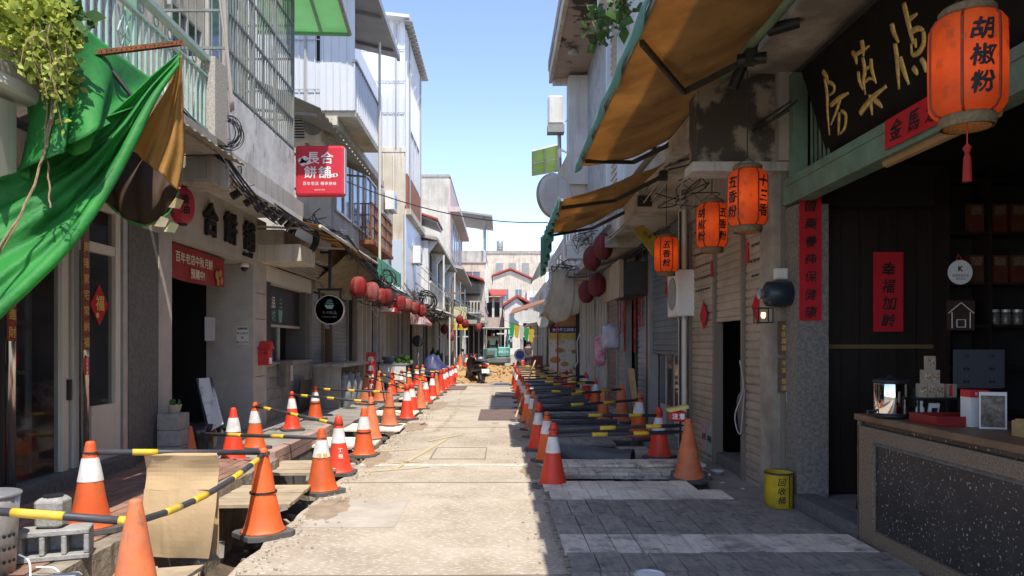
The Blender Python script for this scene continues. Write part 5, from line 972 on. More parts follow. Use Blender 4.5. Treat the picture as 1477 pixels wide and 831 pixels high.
# shelf of jars against the partition
sf = thing('spice_shelf', 'dark shelf unit with packets and jars at the right edge', 'shelf', (4.8, 6.9, .1))
for x in (4.22, 4.62, 6.2): MB().bb(x - .015, x + .015, 6.85, 7.1, .102, 3.2).build('upright', WOODD, sf)
for z in (.4, .9, 1.32, 1.72, 2.12, 2.6, 3.1): MB().bb(4.235, 6.185, 6.86, 7.09, z, z + .025).build('shelf_board', WOODD, sf)
JG = mat('jar_glass', (.14, .13, .11), (.1, .085, .06), sc=30, rough=.2); jb = MB().lathe([(.045, 0), (.048, .01), (.048, .10), (.035, .12)], 12).mesh('jar', JG, smooth=True); jl = MB().lathe([(.04, .12), (.04, .145)], 12).mesh('lid', ALU)
for i in range(13):
    t = thing('glass_jar', 'glass spice jar on the lit middle shelf, ' + ORD[i] + ' from the left', 'jar', (4.70 + i * .11, 6.92, 1.746), 'jars on the spice shelf'); link('glass', jb, t); link('lid', jl, t)
pk = MB().bb(-.07, .07, -.03, .03, 0, .26).mesh('packet', mat('red_packet', (.10, .01, .008), (.07, .04, .015), sc=7, rough=.5)); pl_ = MB().bb(-.05, .05, -.034, -.031, .16, .24).mesh('print', mat('packet_print', (.16, .13, .08), (.12, .05, .03), sc=50, rough=.6)); n = 0
for z, rown in ((2.146, 'lower'), (2.626, 'upper')):
    for i, x in enumerate((4.5, 4.72, 4.9, 5.08, 5.26)): t = thing('spice_packet', 'red spice packet on the ' + rown + ' packet shelf, ' + ORD[i] + ' from the left', 'packet', (x, 6.9, z), 'packets on the spice shelf'); link('pouch', pk, t); link('print', pl_, t)
t = thing('round_plaque', 'round white award plaque hanging on the spice shelf', 'plaque', P(1384, 393, 6.84)); c = P(1384, 393, 6.82); MB().lathe([(.001, 0), (.112, 0), (.115, .012), (.001, .012)], 32, c, m=Matrix.Rotation(R(90), 3, 'X')).build('disc', WHT, t); lettering('K', c + Vector((0, -.013, .035)), *CAM, .07, INK, t, bold=.05); lettering('金牌認證店家', c + Vector((0, -.013, -.03)), *CAM, .024, INK, t); lettering('臺灣老街', c + Vector((0, -.013, -.06)), *CAM, .02, INK, t)
MB().tube([c + Vector((-.03, 0, .11)), c + Vector((0, .02, .17)), c + Vector((.03, 0, .11))], .006, 5).build('ribbon', REDP, t)
t = thing('house_plaque', 'dark plaque with a white line drawing of a little house', 'plaque', P(1386, 475, 6.84)); c = P(1386, 455, 6.83); MB().bb(c.x - .13, c.x + .13, c.y, c.y + .012, c.z - .14, c.z + .14).build('board', mat('brown_board', (.06, .03, .02), rough=.6), t)
for p0, p1 in (((-.12, .02), (0, .12)), ((0, .12), (.12, .02)), ((-.085, .03), (-.085, -.12)), ((.085, .03), (.085, -.12)), ((-.04, -.04), (.04, -.04)), ((.04, -.04), (.04, -.11)), ((.04, -.11), (-.04, -.11)), ((-.04, -.11), (-.04, -.04))): MB().bar(c + Vector((p0[0], -.003, p0[1])), c + Vector((p1[0], -.003, p1[1])), .009, .006).build('white_line', WHT, t)
for i, x in enumerate((1393, 1430)): notice(P(x, 560, 6.8), .24, .36, mat('dim_paper', (.09, .09, .10), rough=.7), ('left', 'right')[i] + ' grey notice sheet standing in the spice shop shadow', ('公告', '營業', '事項'), sz=.03)
# ---- glowing orange lanterns
def spice_lantern(c, label, txts, rot, tassel=True):
    c = Vector(c); dia, h = .36, .50; t = thing('glowing_lantern', label, 'lantern', c - Vector((0, 0, h / 2)), 'orange spice lanterns')
    LM = mat('orange_lantern_cloth', (.70, .135, .026), (.56, .09, .02), sc=5, rough=.65, trans=.5, bump=.4, bs=25, dirt=(.5, .09, .025), dk=.5, ds=6)
    prof = [(.12, -h / 2), (.155, -h / 2 + .015), (.178, -h / 2 + .05), (.181, -h / 4), (.182, 0), (.181, h / 4), (.178, h / 2 - .05), (.155, h / 2 - .015), (.12, h / 2)]
    b = MB(); n = 48; b.lathe(prof, n, (0, 0, 0), cap=False)
    for k, v in enumerate(b.v):
        a = (k % n) / n * 6 * 2 * math.pi / 1.0; v.x *= 1 - .035 * (.5 + .5 * math.cos(a)); v.y *= 1 - .035 * (.5 + .5 * math.cos(a))
    for v in b.v: v.rotate(Matrix.Rotation(rot, 3, 'Z'))
    for v in b.v: v += c
    body = b.build('cloth_body', LM, t, smooth=True)
    RB = mat('lantern_rib', (.20, .03, .01), rough=.6)
    for k in range(6):
        a = rot + k * math.pi / 3; MB().tube([c + Vector((r * .972 * math.cos(a), r * .972 * math.sin(a), z)) for r, z in prof], .0075, 5).build('rib', RB, t)
    WK = mat('wicker_ring', (.13, .09, .04), (.2, .15, .08), sc=60, rough=.8)
    MB().lathe([(.125, -h / 2 - .055), (.135, -h / 2 - .03), (.13, -h / 2 + .004), (.11, -h / 2 + .004), (.11, -h / 2 - .055)], 24, c, cap=False).build('lower_ring', WK, t, smooth=True); MB().lathe([(.11, h / 2 - .004), (.13, h / 2 - .004), (.135, h / 2 + .03), (.12, h / 2 + .045), (.11, h / 2 + .045)], 24, c, cap=False).build('upper_ring', WK, t, smooth=True)
    MB().tube([c + Vector((-.12, 0, h / 2 + .03)), c + Vector((0, 0, h / 2 + .12)), c + Vector((.12, 0, h / 2 + .03))], .005, 5).build('bail', CABLE, t); MB().tube([c + Vector((0, 0, h / 2 + .12)), c + Vector((.0, 0, h / 2 + .9))], .006, 5).build('cord', CABLE, t)
    if tassel:
        z = -h / 2 - .055; MB().tube([c + Vector((0, 0, z + .05)), c + Vector((0, 0, z - .10))], .003, 5).build('tassel_string', REDP, t); MB().lathe([(.006, -.08), (.022, -.10), (.01, -.13), (.018, -.15), (.022, -.27)], 8, c + Vector((0, 0, z))).build('tassel', mat('tassel_red', (.30, .02, .015), rough=.9), t)
    def wrap(txt, ang, size, m, vert=True, name='lettering', dz=0, gap=1.15, bold=.02):
        V, F = glyphs(txt, size, vertical=vert, gap=gap, bold=bold, shear=.14, wob=.06); b = MB()
        for q in V: a = ang + q.x / .18; b.v.append(c + Vector((.1845 * math.cos(a), .1845 * math.sin(a), q.y + dz)))
        b.f = F; return b.build(name, m, t)
    for txt, ang in txts:
        for i, ch in enumerate(txt): wrap(ch, ang, .112, INK, name='character', dz=(1 - i) * .128, bold=.042)
    FP = mat('faint_print', (.42, .10, .02), rough=.7); r2 = random.Random(int(c.y * 10))
    for k in range(16): wrap('福', r2.uniform(-2.9, -.25), r2.choice([.03, .03, .045]), FP, name='faint_print', dz=r2.uniform(-.2, .2), bold=0)
    li = bpy.data.lights.new('lantern_bulb', 'POINT'); li.energy = .42; li.color = (1, .62, .26); li.shadow_soft_size = .05; lo_ = bpy.data.objects.new('lantern_bulb', li); COL.objects.link(lo_); lo_.parent = t; lo_.location = (0, 0, h / 2); t.scale = (.93, .93, .97)
    return t
F_ = -math.pi / 2
spice_lantern(P(1395, 95, 3.55), 'large glowing orange lantern nearest the camera at the top right', (('胡椒粉', F_ - .52 + .35),), F_ - .17 - math.pi / 6)
spice_lantern(P(1078, 285, 6.3), 'glowing orange lantern marked on two faces, in front of the peeling cross beam', (('五香粉', F_ - 1.15), ('十三香', F_ + .55)), F_ + .25 - math.pi / 3)
spice_lantern(P(1027, 325, 8.0), 'glowing orange lantern half behind another, third from the camera', (('胡椒粉', F_ - 1.0), ('五香粉', F_ + .45)), F_ + .2 - math.pi / 3)
spice_lantern(P(961, 367, 10.2), 'farthest and smallest of the glowing orange lanterns', (('五香粉', F_ - .2),), F_ - .2 - math.pi / 6)
# ---- brown shutter house
BSH = mat('brown_shutter', (.44, .365, .275), (.36, .295, .22), sc=3, rough=.5, jit=.05, dirt=(.12, .09, .06), dk=.4, ds=2)
R2 = thing('brown_shutter_house', 'house front with brown roller shutters around a dark doorway', 'house', (XR, 9.2, 0))
MB().bb(3.3, 8, 7.4, 10.9, 0, 3.9).build('inner_block', BLACK, R2)
y = lambda x: dX(x, XR)
shutter(R2, XR, y(1131), y(1079), .05, 3.35, 1, BSH, pitch=.095); shutter(R2, XR, y(1075), y(1037), 1.9, 3.35, 1, BSH, pitch=.095); shutter(R2, XR, y(1033), y(1001), .05, 3.35, 1, BSH, pitch=.095)
for x in (1133, 1077, 1035, 999): MB().bb(XR - .06, XR + .06, y(x) - .035, y(x) + .035, 0, 3.36).build('guide_post', mat('bronze_post', (.20, .165, .125), rough=.5), R2)
MB().bb(XR - .03, 3.3, y(1075), y(1037), .001, .16).build('door_step', DGREY, R2); MB().bb(2.80, 3.4, 7.62, 10.9, 3.36, 3.9).build('fascia', CONC, R2)
vm = MB().bb(-.004, .004, -.03, .03, -.012, .012).mesh('vent_hole', DARK)
for (x0, x1) in ((1131, 1079), (1033, 1001)):
    for k in range(6):
        for j in range(7 if k % 2 else 6): link('vent_hole', vm, R2, Vector((XR - .042, y(x0) + .15 + (j + (0 if k % 2 else .5)) * (y(x1) - y(x0) - .25) / 7, 2.32 + k * .17)) - woff(R2))
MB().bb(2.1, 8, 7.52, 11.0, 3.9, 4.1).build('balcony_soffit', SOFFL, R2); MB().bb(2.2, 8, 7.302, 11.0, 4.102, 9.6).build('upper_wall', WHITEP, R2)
arch = []
for k in range(9): a = k / 8 * math.pi / 2; arch.append((2.15 + .7 * math.sin(a), 10.98, 3.2 + .7 * math.cos(a)))
MB().prism(arch + [(2.85, 10.98, 3.9)], (0, .18, 0)).build('arch_bracket', SOFFL, R2)
for i, (x, yy) in enumerate(((1015, 455), (1093, 442))): 
    c = PX(x, yy, XR - .05); t = thing('paper_diamond', ('far', 'near')[i] + ' red paper diamond on the brown shutters', 'paper diamond', c); MB().prism([c + Vector((0, dy, dz)) for dy, dz in ((0, .2), (-.19, 0), (0, -.2), (.19, 0))], (-.004, 0, 0)).build('paper', REDPAPER, t)
notice(PX(1113, 574, XR - .05), .2, .36, mat('colour_flyer', (.5, .5, .55), (.55, .25, .2), sc=12, rough=.6), 'colourful flyer taped on the near brown shutter', face='R')
for i, (x, yy, s_) in enumerate(((1016, 650, '出租'), (1024, 655, '專線'))): notice(PX(x, yy, XR - .05), .24, .40, (mat('faded_red_flyer', (.45, .16, .15), (.5, .4, .35), sc=14, rough=.7), mat('faded_green_flyer', (.2, .32, .26), (.4, .42, .38), sc=14, rough=.7))[i], ('faded red', 'faded green')[i] + ' sticker low on the far brown shutter', (s_,), face='R', sz=.1)
# wall lamp, meter boxes, socket on the party pier
t = thing('wall_lamp', 'dark wall lamp with a caged bulb on the flaking pier', 'lamp', P(1122, 430, 7.1)); c = P(1124, 424, 7.1); m9 = Matrix.Rotation(R(-90), 3, 'Y')
MB().lathe([(.06, .16), (.12, .12), (.13, 0), (.12, -.1), (.07, -.14)], 18, c, m=m9).build('motor_housing', mat('navy_enamel', (.02, .03, .04), rough=.4), t, smooth=True); MB().lathe([(.03, .14), (.055, .2), (.02, .22)], 14, c, m=m9).build('nose', STEEL, t)
q = P(1101, 455, 7.05); 
for dx in (-.07, .07):
    for dz in (-.07, .07): MB().bar(q + Vector((dx, -.06, dz)), q + Vector((dx, .06, dz)), .01).build('cage_bar', BLK, t)
for dy in (-.06, .06):
    for dz in (-.07, .07): MB().bar(q + Vector((-.07, dy, dz)), q + Vector((.07, dy, dz)), .01).build('cage_bar', BLK, t)
    for dx in (-.07, .07): MB().bar(q + Vector((dx, dy, -.07)), q + Vector((dx, dy, .07)), .01).build('cage_bar', BLK, t)
MB().lathe([(.01, -.03), (.025, -.01), (.02, .03)], 10, q).build('bulb', mat('bulb', (.8, .5, .3), emit=.9, emc=(1, .55, .3)), t, smooth=True)
for i, (yy, h) in enumerate(((463, .33), (516, .18), (543, .16))):
    q = P(1131, yy, 7.2); t = thing('meter_plate', ('tall', 'middle', 'lower')[i] + ' wooden sign plate with characters on the flaking pier', 'plate', q); MB().bb(q.x - .055, q.x + .055, 7.20, 7.225, q.z - h, q.z).build('plate', mat('brown_plate', (.13, .08, .045), (.1, .06, .035), sc=8, rough=.6), t); lettering(('老街藥舖', '平安', '健康')[i], (q.x, 7.199, q.z - h / 2), *CAM, .06, GOLD, t, vertical=True)
notice(P(1139, 580, 7.19), .07, .10, PAPER, 'small white and red label on the pier', ('電',), sz=.04, ink=REDP)
notice(P(1142, 604, 7.19), .06, .09, mat('green_label', (.3, .5, .2), rough=.6), 'small green label on the pier below the white one')
t = thing('socket_box', 'cream electrical socket box high on the pier', 'box', P(1127, 396, 7.2)); q = P(1127, 396, 7.2); MB().bb(q.x - .07, q.x + .06, 7.16, 7.235, q.z - .05, q.z + .06).build('housing', CREAMF, t, bevel=.008); MB().bb(q.x - .045, q.x + .035, 7.155, 7.16, q.z - .03, q.z + .04).build('cover', PAPER, t)
# ---- blue roller house
R3 = thing('blue_roller_house', 'house with half-open blue-grey roller door over glass doors', 'house', (XR, 12.3, 0)); BRO = mat('blue_roller', (.13, .165, .185), (.10, .13, .15), sc=3, rough=.5, jit=.05)
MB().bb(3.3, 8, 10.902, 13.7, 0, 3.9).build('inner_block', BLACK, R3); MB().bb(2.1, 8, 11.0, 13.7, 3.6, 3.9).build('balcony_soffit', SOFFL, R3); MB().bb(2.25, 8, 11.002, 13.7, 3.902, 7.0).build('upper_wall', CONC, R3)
shutter(R3, XR, 11.25, 13.45, 1.45, 3.55, 1, BRO, pitch=.1)
for yy in (11.1, 13.55): MB().bb(XR - .08, XR + .08, yy - .1, yy + .1, 0, 3.6).build('post', GREYM if yy > 12 else CREAM, R3)
for k in range(4): d = MB().bb(XR + .1, XR + .14, 11.25 + k * .55, 11.25 + k * .55 + .53, .02, 1.44).build('glass_door', ALU if k % 2 else mat('grey_wood', (.27, .24, .2), rough=.7), R3); MB().bb(XR + .09, XR + .1, 11.33 + k * .55, 11.25 + k * .55 + .45, .5, 1.38).build('pane', DGLASS, d)
for k in range(4): tag(MB().tube([(2.72, 10.72 + k * .1, 0), (2.72, 10.72 + k * .1, 3.55)], .022 if k % 2 else .03, 8).build('drain_pipe', (CREAMF, STEEL, CABLE, CREAM)[k]), ORD[k] + ' vertical pipe from the camera between the brown and blue shutters', 'pipe', 'pipes between the shutters')
ac_unit(P(984, 457, 10.9), (.30, .62, .68), 'wall-mounted air conditioner beside the farthest orange lantern', face='R')
# ---- farther right houses
def right_house(name, label, y0, y1, X, H, m, seed, wins=(), eave_x=2.0, eave_z=3.4, gf=True):
    t = thing(name, label, 'house', (X, (y0 + y1) / 2, 0))
    if gf: shopfront(t, 1, XR, y0, y1, 0, eave_z - .02, seed); MB().bb(eave_x, 8, y0 + .01, y1 - .01, eave_z, eave_z + .2).build('eave_slab', SOFFL, t)
    if H: MB().bb(X, 8, y0, y1, eave_z + .202, H).build('wall', m, t)
    for a, b, z0, z1, n in wins: win_st(t, X, a, b, z0, z1, side=1, n=n)
    return t
R4 = thing('couplet_house', 'house with grey shutters and red couplets around a dark doorway', 'house', (XR, 16.3, 0)); MB().bb(3.3, 8, 13.702, 19, 0, 3.6).build('inner_block', BLACK, R4); MB().bb(2.0, 8, 13.71, 19, 3.4, 3.6).build('balcony_soffit', SOFFL, R4); MB().bb(2.3, 8, 13.702, 19, 3.602, 8.4).build('upper_wall', CONCL, R4)
shutter(R4, XR, 13.9, 14.9, .05, 3.3, 1, SHB, pitch=.11); shutter(R4, XR, 16.2, 17.3, .05, 3.3, 1, SHB, pitch=.11); shutter(R4, XR, 17.4, 18.9, .05, 3.3, 1, mat('brown_lattice', (.22, .15, .12), rough=.6), pitch=.13)
for yy in (13.8, 14.95, 16.15, 17.35, 18.95): MB().bb(XR - .07, XR + .07, yy - .04, yy + .04, 0, 3.35).build('post', DARK if yy < 16 else GREYM, R4)
for i, (yy, z0, z1, txt) in enumerate(((14.95, 1.4, 2.9, '迎春納福'), (16.15, 1.4, 2.9, '吉祥如意'), (14.4, 1.9, 2.5, '福'), (16.7, 1.8, 2.7, '招財'))):
    t = thing('door_couplet', ('red couplet on the right post of the dark doorway', 'red couplet on the left post of the dark doorway', 'short red paper on the grey shutter right of the dark doorway', 'red paper on the grey shutter left of the dark doorway')[i], 'couplet', (XR - .08, yy, z0)); MB().bb(XR - .085, XR - .078, yy - .09, yy + .09, z0, z1).build('paper', REDPAPER, t); lettering(txt, (XR - .086, yy, (z0 + z1) / 2), *RST, .14, INK, t, vertical=True, gap=(z1 - z0) / .14 / len(txt) * .95, bold=.02)
wb = thing('wooden_sign_box', 'blank wooden box sign with dark sides projecting over the street', 'sign', P(905, 405, 14.3)); a = P(871, 383, 15.6); MB().bb(a.x, a.x + .08, 13.6, 15.6, 2.45, 3.15).build('face_board', mat('bare_wood_board', (.40, .31, .21), (.28, .20, .13), sc=4, rough=.8, stretch=(6, 6, .5)), wb); MB().bb(a.x + .081, XR + .3, 13.62, 15.58, 2.5, 3.12).build('case', DARK, wb)
for yy in (13.9, 15.3): MB().bar((a.x + .5, yy, 3.12), (a.x + .5, yy, 3.42), .03).build('hanger', STEEL, wb)
R5 = right_house('louvre_house', 'white-louvred upper house behind the first awning', 19.002, 26.5, 2.3, 7.4, WHITEP, 31, ((20, 22, 4.6, 6.2, 2), (23.5, 25.5, 4.6, 6.2, 2)))
R6 = right_house('plain_rowhouse', 'plain concrete rowhouse on the right past the food billboard', 26.502, 36, 2.4, 5.6, CONCL, 33, ((28, 31, 4.2, 5.2, 2), (32.5, 35, 4.2, 5.2, 2)), eave_x=2.1, eave_z=3.2)
R7 = right_house('far_rowhouse', 'far pale rowhouse on the right with a dim arcade', 36.002, 52, 2.7, 5.2, WHITEP, 35, ((38, 42, 4.0, 4.9, 3), (45, 49, 4.0, 4.9, 3)), eave_x=2.2, eave_z=3.2)
R8 = right_house('end_rowhouse', 'last pale house on the right before the street end', 52.002, 70, 3.2, 6.0, CREAM, 37, ((54, 58, 4.2, 5.2, 3), (61, 66, 4.2, 5.2, 3)), eave_x=2.4, eave_z=3.2)
# tall eave house whose roof shows against the sky
TE = thing('tall_eave_house', 'tall house with broken brown eave soffit showing against the sky', 'house', (1.9, 16, 3.6))
EAVES = mat('broken_soffit', (.42, .34, .29), (.34, .27, .23), sc=2, rough=.9, dirt=(.03, .025, .02), dk=.9, ds=1.0, dlo=.56, dhi=.6)
MB().bb(1.3, 2.6, 13.2, 18.0, 8.10, 8.22).build('eave_soffit', EAVES, TE); MB().bb(1.22, 1.3, 13.1, 18.1, 8.05, 8.35).build('fascia', CREAM, TE); MB().bb(1.2, 8, 13.1, 18.1, 8.352, 8.6).build('roof_slab', CONC, TE)
MB().bb(1.3, 1.75, 17.9, 18.0, 7.95, 8.1).build('end_trim', WHITEP, TE); MB().bb(2.1, 8, 14.2, 18.0, 3.9, 8.1).build('wall', mat('grey_tile_wall', (.30, .33, .34), (.44, .46, .47), sc=5, rough=.6, lo=.4, hi=.6), TE); MB().bb(1.65, 2.1, 17.4, 18.0, 5.4, 8.0).build('bay', WHITEP, TE); MB().prism([(1.3, 17.5, 5.5), (1.65, 17.5, 6.2), (2.1, 17.5, 6.2), (2.1, 17.5, 4.8)], (0, .4, 0)).build('bracket', CREAM, TE)
t = MB().lathe([(.02, .12), (.1, .1), (.12, .02), (.05, 0)], 12, (1.62, 16.0, 7.95)).build('ceiling_lamp', STEEL, TE, smooth=True)
LV = thing('louvred_bay', 'white louvred bay wall rising above the first awning', 'bay', (2.0, 11.5, 3.9)); MB().bb(2.02, 2.6, 9.5, 13.1, 4.15, 9.5).build('core', WHITEP, LV); lm = MB().box((0, 0, 0), (.05, 1.1, .09), ry=.35).mesh('louvre', WHITEP)
for k in range(40): link('louvre', lm, LV, Vector((2.0, 12.4, 4.4 + k * .11)) - woff(LV))
for yy in (9.6, 11.75, 13.0): MB().bb(1.9, 2.06, yy - .07, yy + .07, 4.15, 9.5).build('pilaster', mat('bluish_white', (.62, .66, .70), rough=.6), LV)
MB().bb(1.75, 2.3, 9.4, 13.1, 7.6, 7.75).build('hood', WHITEP, LV)
def leafy(name, label, c, rad, n, size, stem=True):
    t = thing(name, label, 'plant', Vector(c) - Vector((0, 0, rad[2]))); b = leaf_cloud(MB(), c, rad, n, size); b.build('foliage', LEAFG, t)
    for k in range(4): MB().tube([Vector(c) - Vector((0, 0, rad[2])), Vector(c) + Vector((rnd.uniform(-.6, .6) * rad[0], rnd.uniform(-.6, .6) * rad[1], rad[2] * .5))], .008, 5).build('stem', STEM, t)
    return t
leafy('ledge_plant', 'leafy plant sprouting from the ledge above the first awning', P(868, 38, 11.5), (.32, .3, .3), 90, .15); leafy('ledge_plant', 'small leafy sprout high beside the louvred bay', P(900, 8, 9.6), (.16, .2, .25), 60, .14)
# ---- awnings of the right side
AWB = mat('ochre_awning_cloth', (.54, .34, .14), (.44, .265, .105), sc=2, rough=.85, trans=.5, bump=.5, bs=7, dirt=(.16, .09, .04), dk=.6, ds=1.3); AWG = mat('green_awning_edge', (.16, .36, .28), (.12, .28, .22), sc=4, rough=.6, trans=.3); ABAR = mat('green_awning_bar', (.15, .24, .14), (.11, .18, .1), sc=6, rough=.6)
def awning(name, label, xw, zw, xf, zf, y0, y1, drop, arms, seed, farsag=.0):
    t = thing(name, label, 'awning', (xf, (y0 + y1) / 2, zf)); r = random.Random(seed)
    def f(u, v): return Vector((xw + (xf - xw) * v, y0 + (y1 - y0) * u, zw + (zf - zw) * v - .07 * math.sin(v * math.pi) + .025 * math.sin(u * 22 + v * 3) * math.sin(v * math.pi) + .03 * mnoise.noise((u * 6 * (y1 - y0) / 4, v * 4, seed))))
    MB().grid(f, 60, 16).build('cloth', AWB, t, smooth=True, solid=.004)
    MB().grid(lambda u, v: f(u, 1) + Vector((-.04 - .03 * math.sin(u * 45) * v, 0, .05 - v * (drop + .05 * abs(math.sin(u * (y1 - y0) * 3.6)) * .6))), 120, 3).build('valance', AWG, t, smooth=True, solid=.004)
    MB().tube([(xw, y0, zw), (xw, y1, zw)], .055, 10).build('roller_bar', ABAR, t, smooth=True); MB().tube([f(0, 1), f(1, 1)], .022, 8).build('front_bar', STEEL, t)
    for ya, ye in arms:
        e = Vector(((xw + xf) / 2 + .1, ya + .35, (zw + zf) / 2 - .12)); MB().bar((xw, ya, zw - .12), e, .035, .05).build('arm', DARK, t); MB().bar(e, (xf + .03, ye, zf - .04), .03, .045).build('arm', DARK, t); MB().bb(xw - .05, xw + .05, ya - .05, ya + .05, zw - .18, zw - .06).build('arm_bracket', DARK, t)
    return t
awning('first_awning', 'large ochre awning with green edge, nearest on the right', 2.2, 4.2, 1.02, 3.84, 2.6, 9.3, .12, ((6.4, 5.4), (9.0, 8.9)), 1)
awning('second_awning', 'sagging ochre awning with torn green valance behind the first one', 2.2, 3.95, .80, 3.42, 9.35, 12.4, .2, ((9.8, 9.7), (12.2, 12.2)), 2)
b = thing('torn_green_strip', 'torn green valance strip hanging from the second awning end', 'cloth', (.8, 12.7, 2.9)); MB().grid(lambda u, v: Vector((.80 - .05 * u, 11.2 + 1.5 * u, 3.45 - v * (.25 + .5 * u) + .03 * math.sin(v * 9 + u * 6))) + Vector((.04 * math.sin(u * 30), 0, 0)), 30, 10).build('cloth', mat('dark_green_cloth', (.07, .22, .16), (.05, .16, .12), sc=5, rough=.7, trans=.2), b, smooth=True, solid=.004)
# spotlights under the soffit
for i, (x, yy, d) in enumerate(((1130, 38, 6.0), (1085, 85, 6.4), (1065, 108, 6.7))):
    c = P(x, yy, d); t = thing('spotlight', ('nearest', 'middle', 'farthest')[i] + ' black cylinder spotlight under the spice shop soffit', 'spotlight', c, 'soffit spotlights'); m3 = Matrix.Rotation(R((80, 92, 20)[i]), 3, 'Y') @ Matrix.Rotation(R(20), 3, 'X')
    MB().lathe([(.03, -.13), (.05, -.12), (.05, .12), (.04, .12)], 14, c, m=m3).build('barrel', BLK, t, smooth=False); MB().bar(c, (c.x + .05, c.y, 4.22), .025).build('stem', BLK, t)
# disc, antenna cabinet, green panel, billboard
t = thing('round_board', 'large blank white disc sign seen against the sky', 'sign', P(797, 283, 15.5)); c = P(800, 283, 15.5); MB().lathe([(.40, -.08), (.47, -.06), (.47, .06), (.40, .08)], 40, c, m=Matrix.Rotation(R(38), 3, 'Z') @ Matrix.Rotation(R(90), 3, 'X')).build('disc', WHITEP, t); MB().lathe([(.472, -.03), (.485, -.03), (.485, .03), (.472, .03)], 40, c, m=Matrix.Rotation(R(38), 3, 'Z') @ Matrix.Rotation(R(90), 3, 'X'), cap=False).build('rim', GREYM, t); MB().bar(c + Vector((.0, .1, 0)), (2.3, c.y + .5, c.z), .05).build('bracket', GREYM, t)
t = thing('antenna_cabinet', 'white telecom antenna cabinet on a pole high on the right', 'antenna', P(802, 185, 19)); c = P(802, 162, 19); MB().bb(c.x - .2, c.x + .2, 19, 19.35, c.z - .3, c.z + .45).build('radome', WHITEP, t, bevel=.04); MB().bb(c.x - .22, c.x + .22, 18.97, 19.3, c.z - .52, c.z - .32).build('mount', GREYM, t); MB().tube([c + Vector((.1, .2, -.5)), c + Vector((.12, .2, -1.5)), c + Vector((.45, .2, -2.2))], .05, 8).build('pole', STEEL, t); MB().bar(c + Vector((.25, .15, -.2)), c + Vector((.6, .15, 0)), .03).build('arm', STEEL, t)
t = thing('plastic_awning', 'pale green translucent awning panel jutting out high on the right', 'awning', P(786, 235, 24)); pts = [P(768, 218, 23.5), P(804, 209, 23.5), P(804, 247, 25), P(768, 253, 25)]; MB().prism(pts, (0, .02, 0)).build('sheet', mat('lime_plastic', (.50, .66, .30), (.42, .58, .25), sc=2, rough=.4, trans=.4), t)
for p0, p1 in ((pts[0], pts[1]), (pts[1], pts[2]), (pts[2], pts[3]), (pts[3], pts[0]), ((pts[0] + pts[3]) / 2, (pts[1] + pts[2]) / 2), ((pts[0] + pts[1]) / 2, (pts[3] + pts[2]) / 2)): MB().bar(p0 + Vector((0, -.02, 0)), p1 + Vector((0, -.02, 0)), .05).build('frame', WHITEP, t)
MB().bar(pts[1] + Vector((0, 0, -.1)), (2.4, 24, pts[1].z - .2), .06).build('bracket', GREYM, t)
bl = thing('food_billboard', 'food shop billboard with navy header facing down the street', 'billboard', (2.4, 26.6, 0)); x0, x1 = P(793, 0, 26.6).x, P(848, 0, 26.6).x
MB().bb(x0, x1, 26.6, 26.68, .3, 1.98).build('poster', mat('food_poster', (.58, .57, .48), (.40, .27, .15), sc=2.2, rough=.5, lo=.5, hi=.62), bl); MB().bb(x0, x1, 26.59, 26.68, 1.985, 2.22).build('header', mat('navy', (.02, .025, .14), rough=.5), bl); MB().bb(x0, x1, 26.595, 26.68, 1.75, 1.98).build('yellow_band', mat('band_yellow', (.62, .48, .06), (.5, .3, .08), sc=5, rough=.5), bl)
lettering('台灣手工麻糬 紅豆餅', ((x0 + x1) / 2, 26.588, 2.1), *CAM, .13, WHT, bl, bold=.02, gap=1.0)
FOODC = mat('food_print', (.5, .26, .07), (.32, .14, .04), sc=9, rough=.5)
for dx, z, r in ((.35, 1.35, .16), (.2, 1.0, .2), (.55, .85, .15), (.9, 1.3, .12), (1.0, .7, .16)): MB().lathe([(.001, 0), (r, 0), (r, .004), (.001, .004)], 14, (x0 + dx, 26.598, z), m=Matrix.Diagonal((1, 1, .6)) @ Matrix.Rotation(R(90), 3, 'X')).build('food_picture', FOODC, bl)
MB().bb(x0 - .1, x1 + .3, 26.62, 26.7, 2.225, 2.65).build('orange_top', mat('orange_board', (.42, .18, .05), rough=.6), bl)
MB().tube([(x0 + .28, 26.5, 0), (x0 + .28, 26.5, 2.3)], .025, 6).build('red_pole', REDP, bl)
cutp = [(0, 0), (.1, .2), (.08, .9), (.18, 1.2), (.32, 1.1), (.5, 1.15), (.5, 0)]; q = thing('menu_cutout', 'dark shaped menu board with white outline beside the billboard', 'sign', P(838, 530, 25.5)); o = P(829, 530, 25.5)
MB().prism([o + Vector((dx, 0, dz)) for dx, dz in cutp], (0, .03, 0)).build('board', mat('menu_brown', (.08, .04, .025), rough=.6), q)
for a, b in zip(cutp, cutp[1:]): MB().bar(o + Vector((a[0], -.005, a[1])), o + Vector((b[0], -.005, b[1])), .035).build('outline', WHT, q)
lettering('小吃', o + Vector((.38, 0, .8)), *CAM, .2, WHT, q, vertical=True, bold=.03)
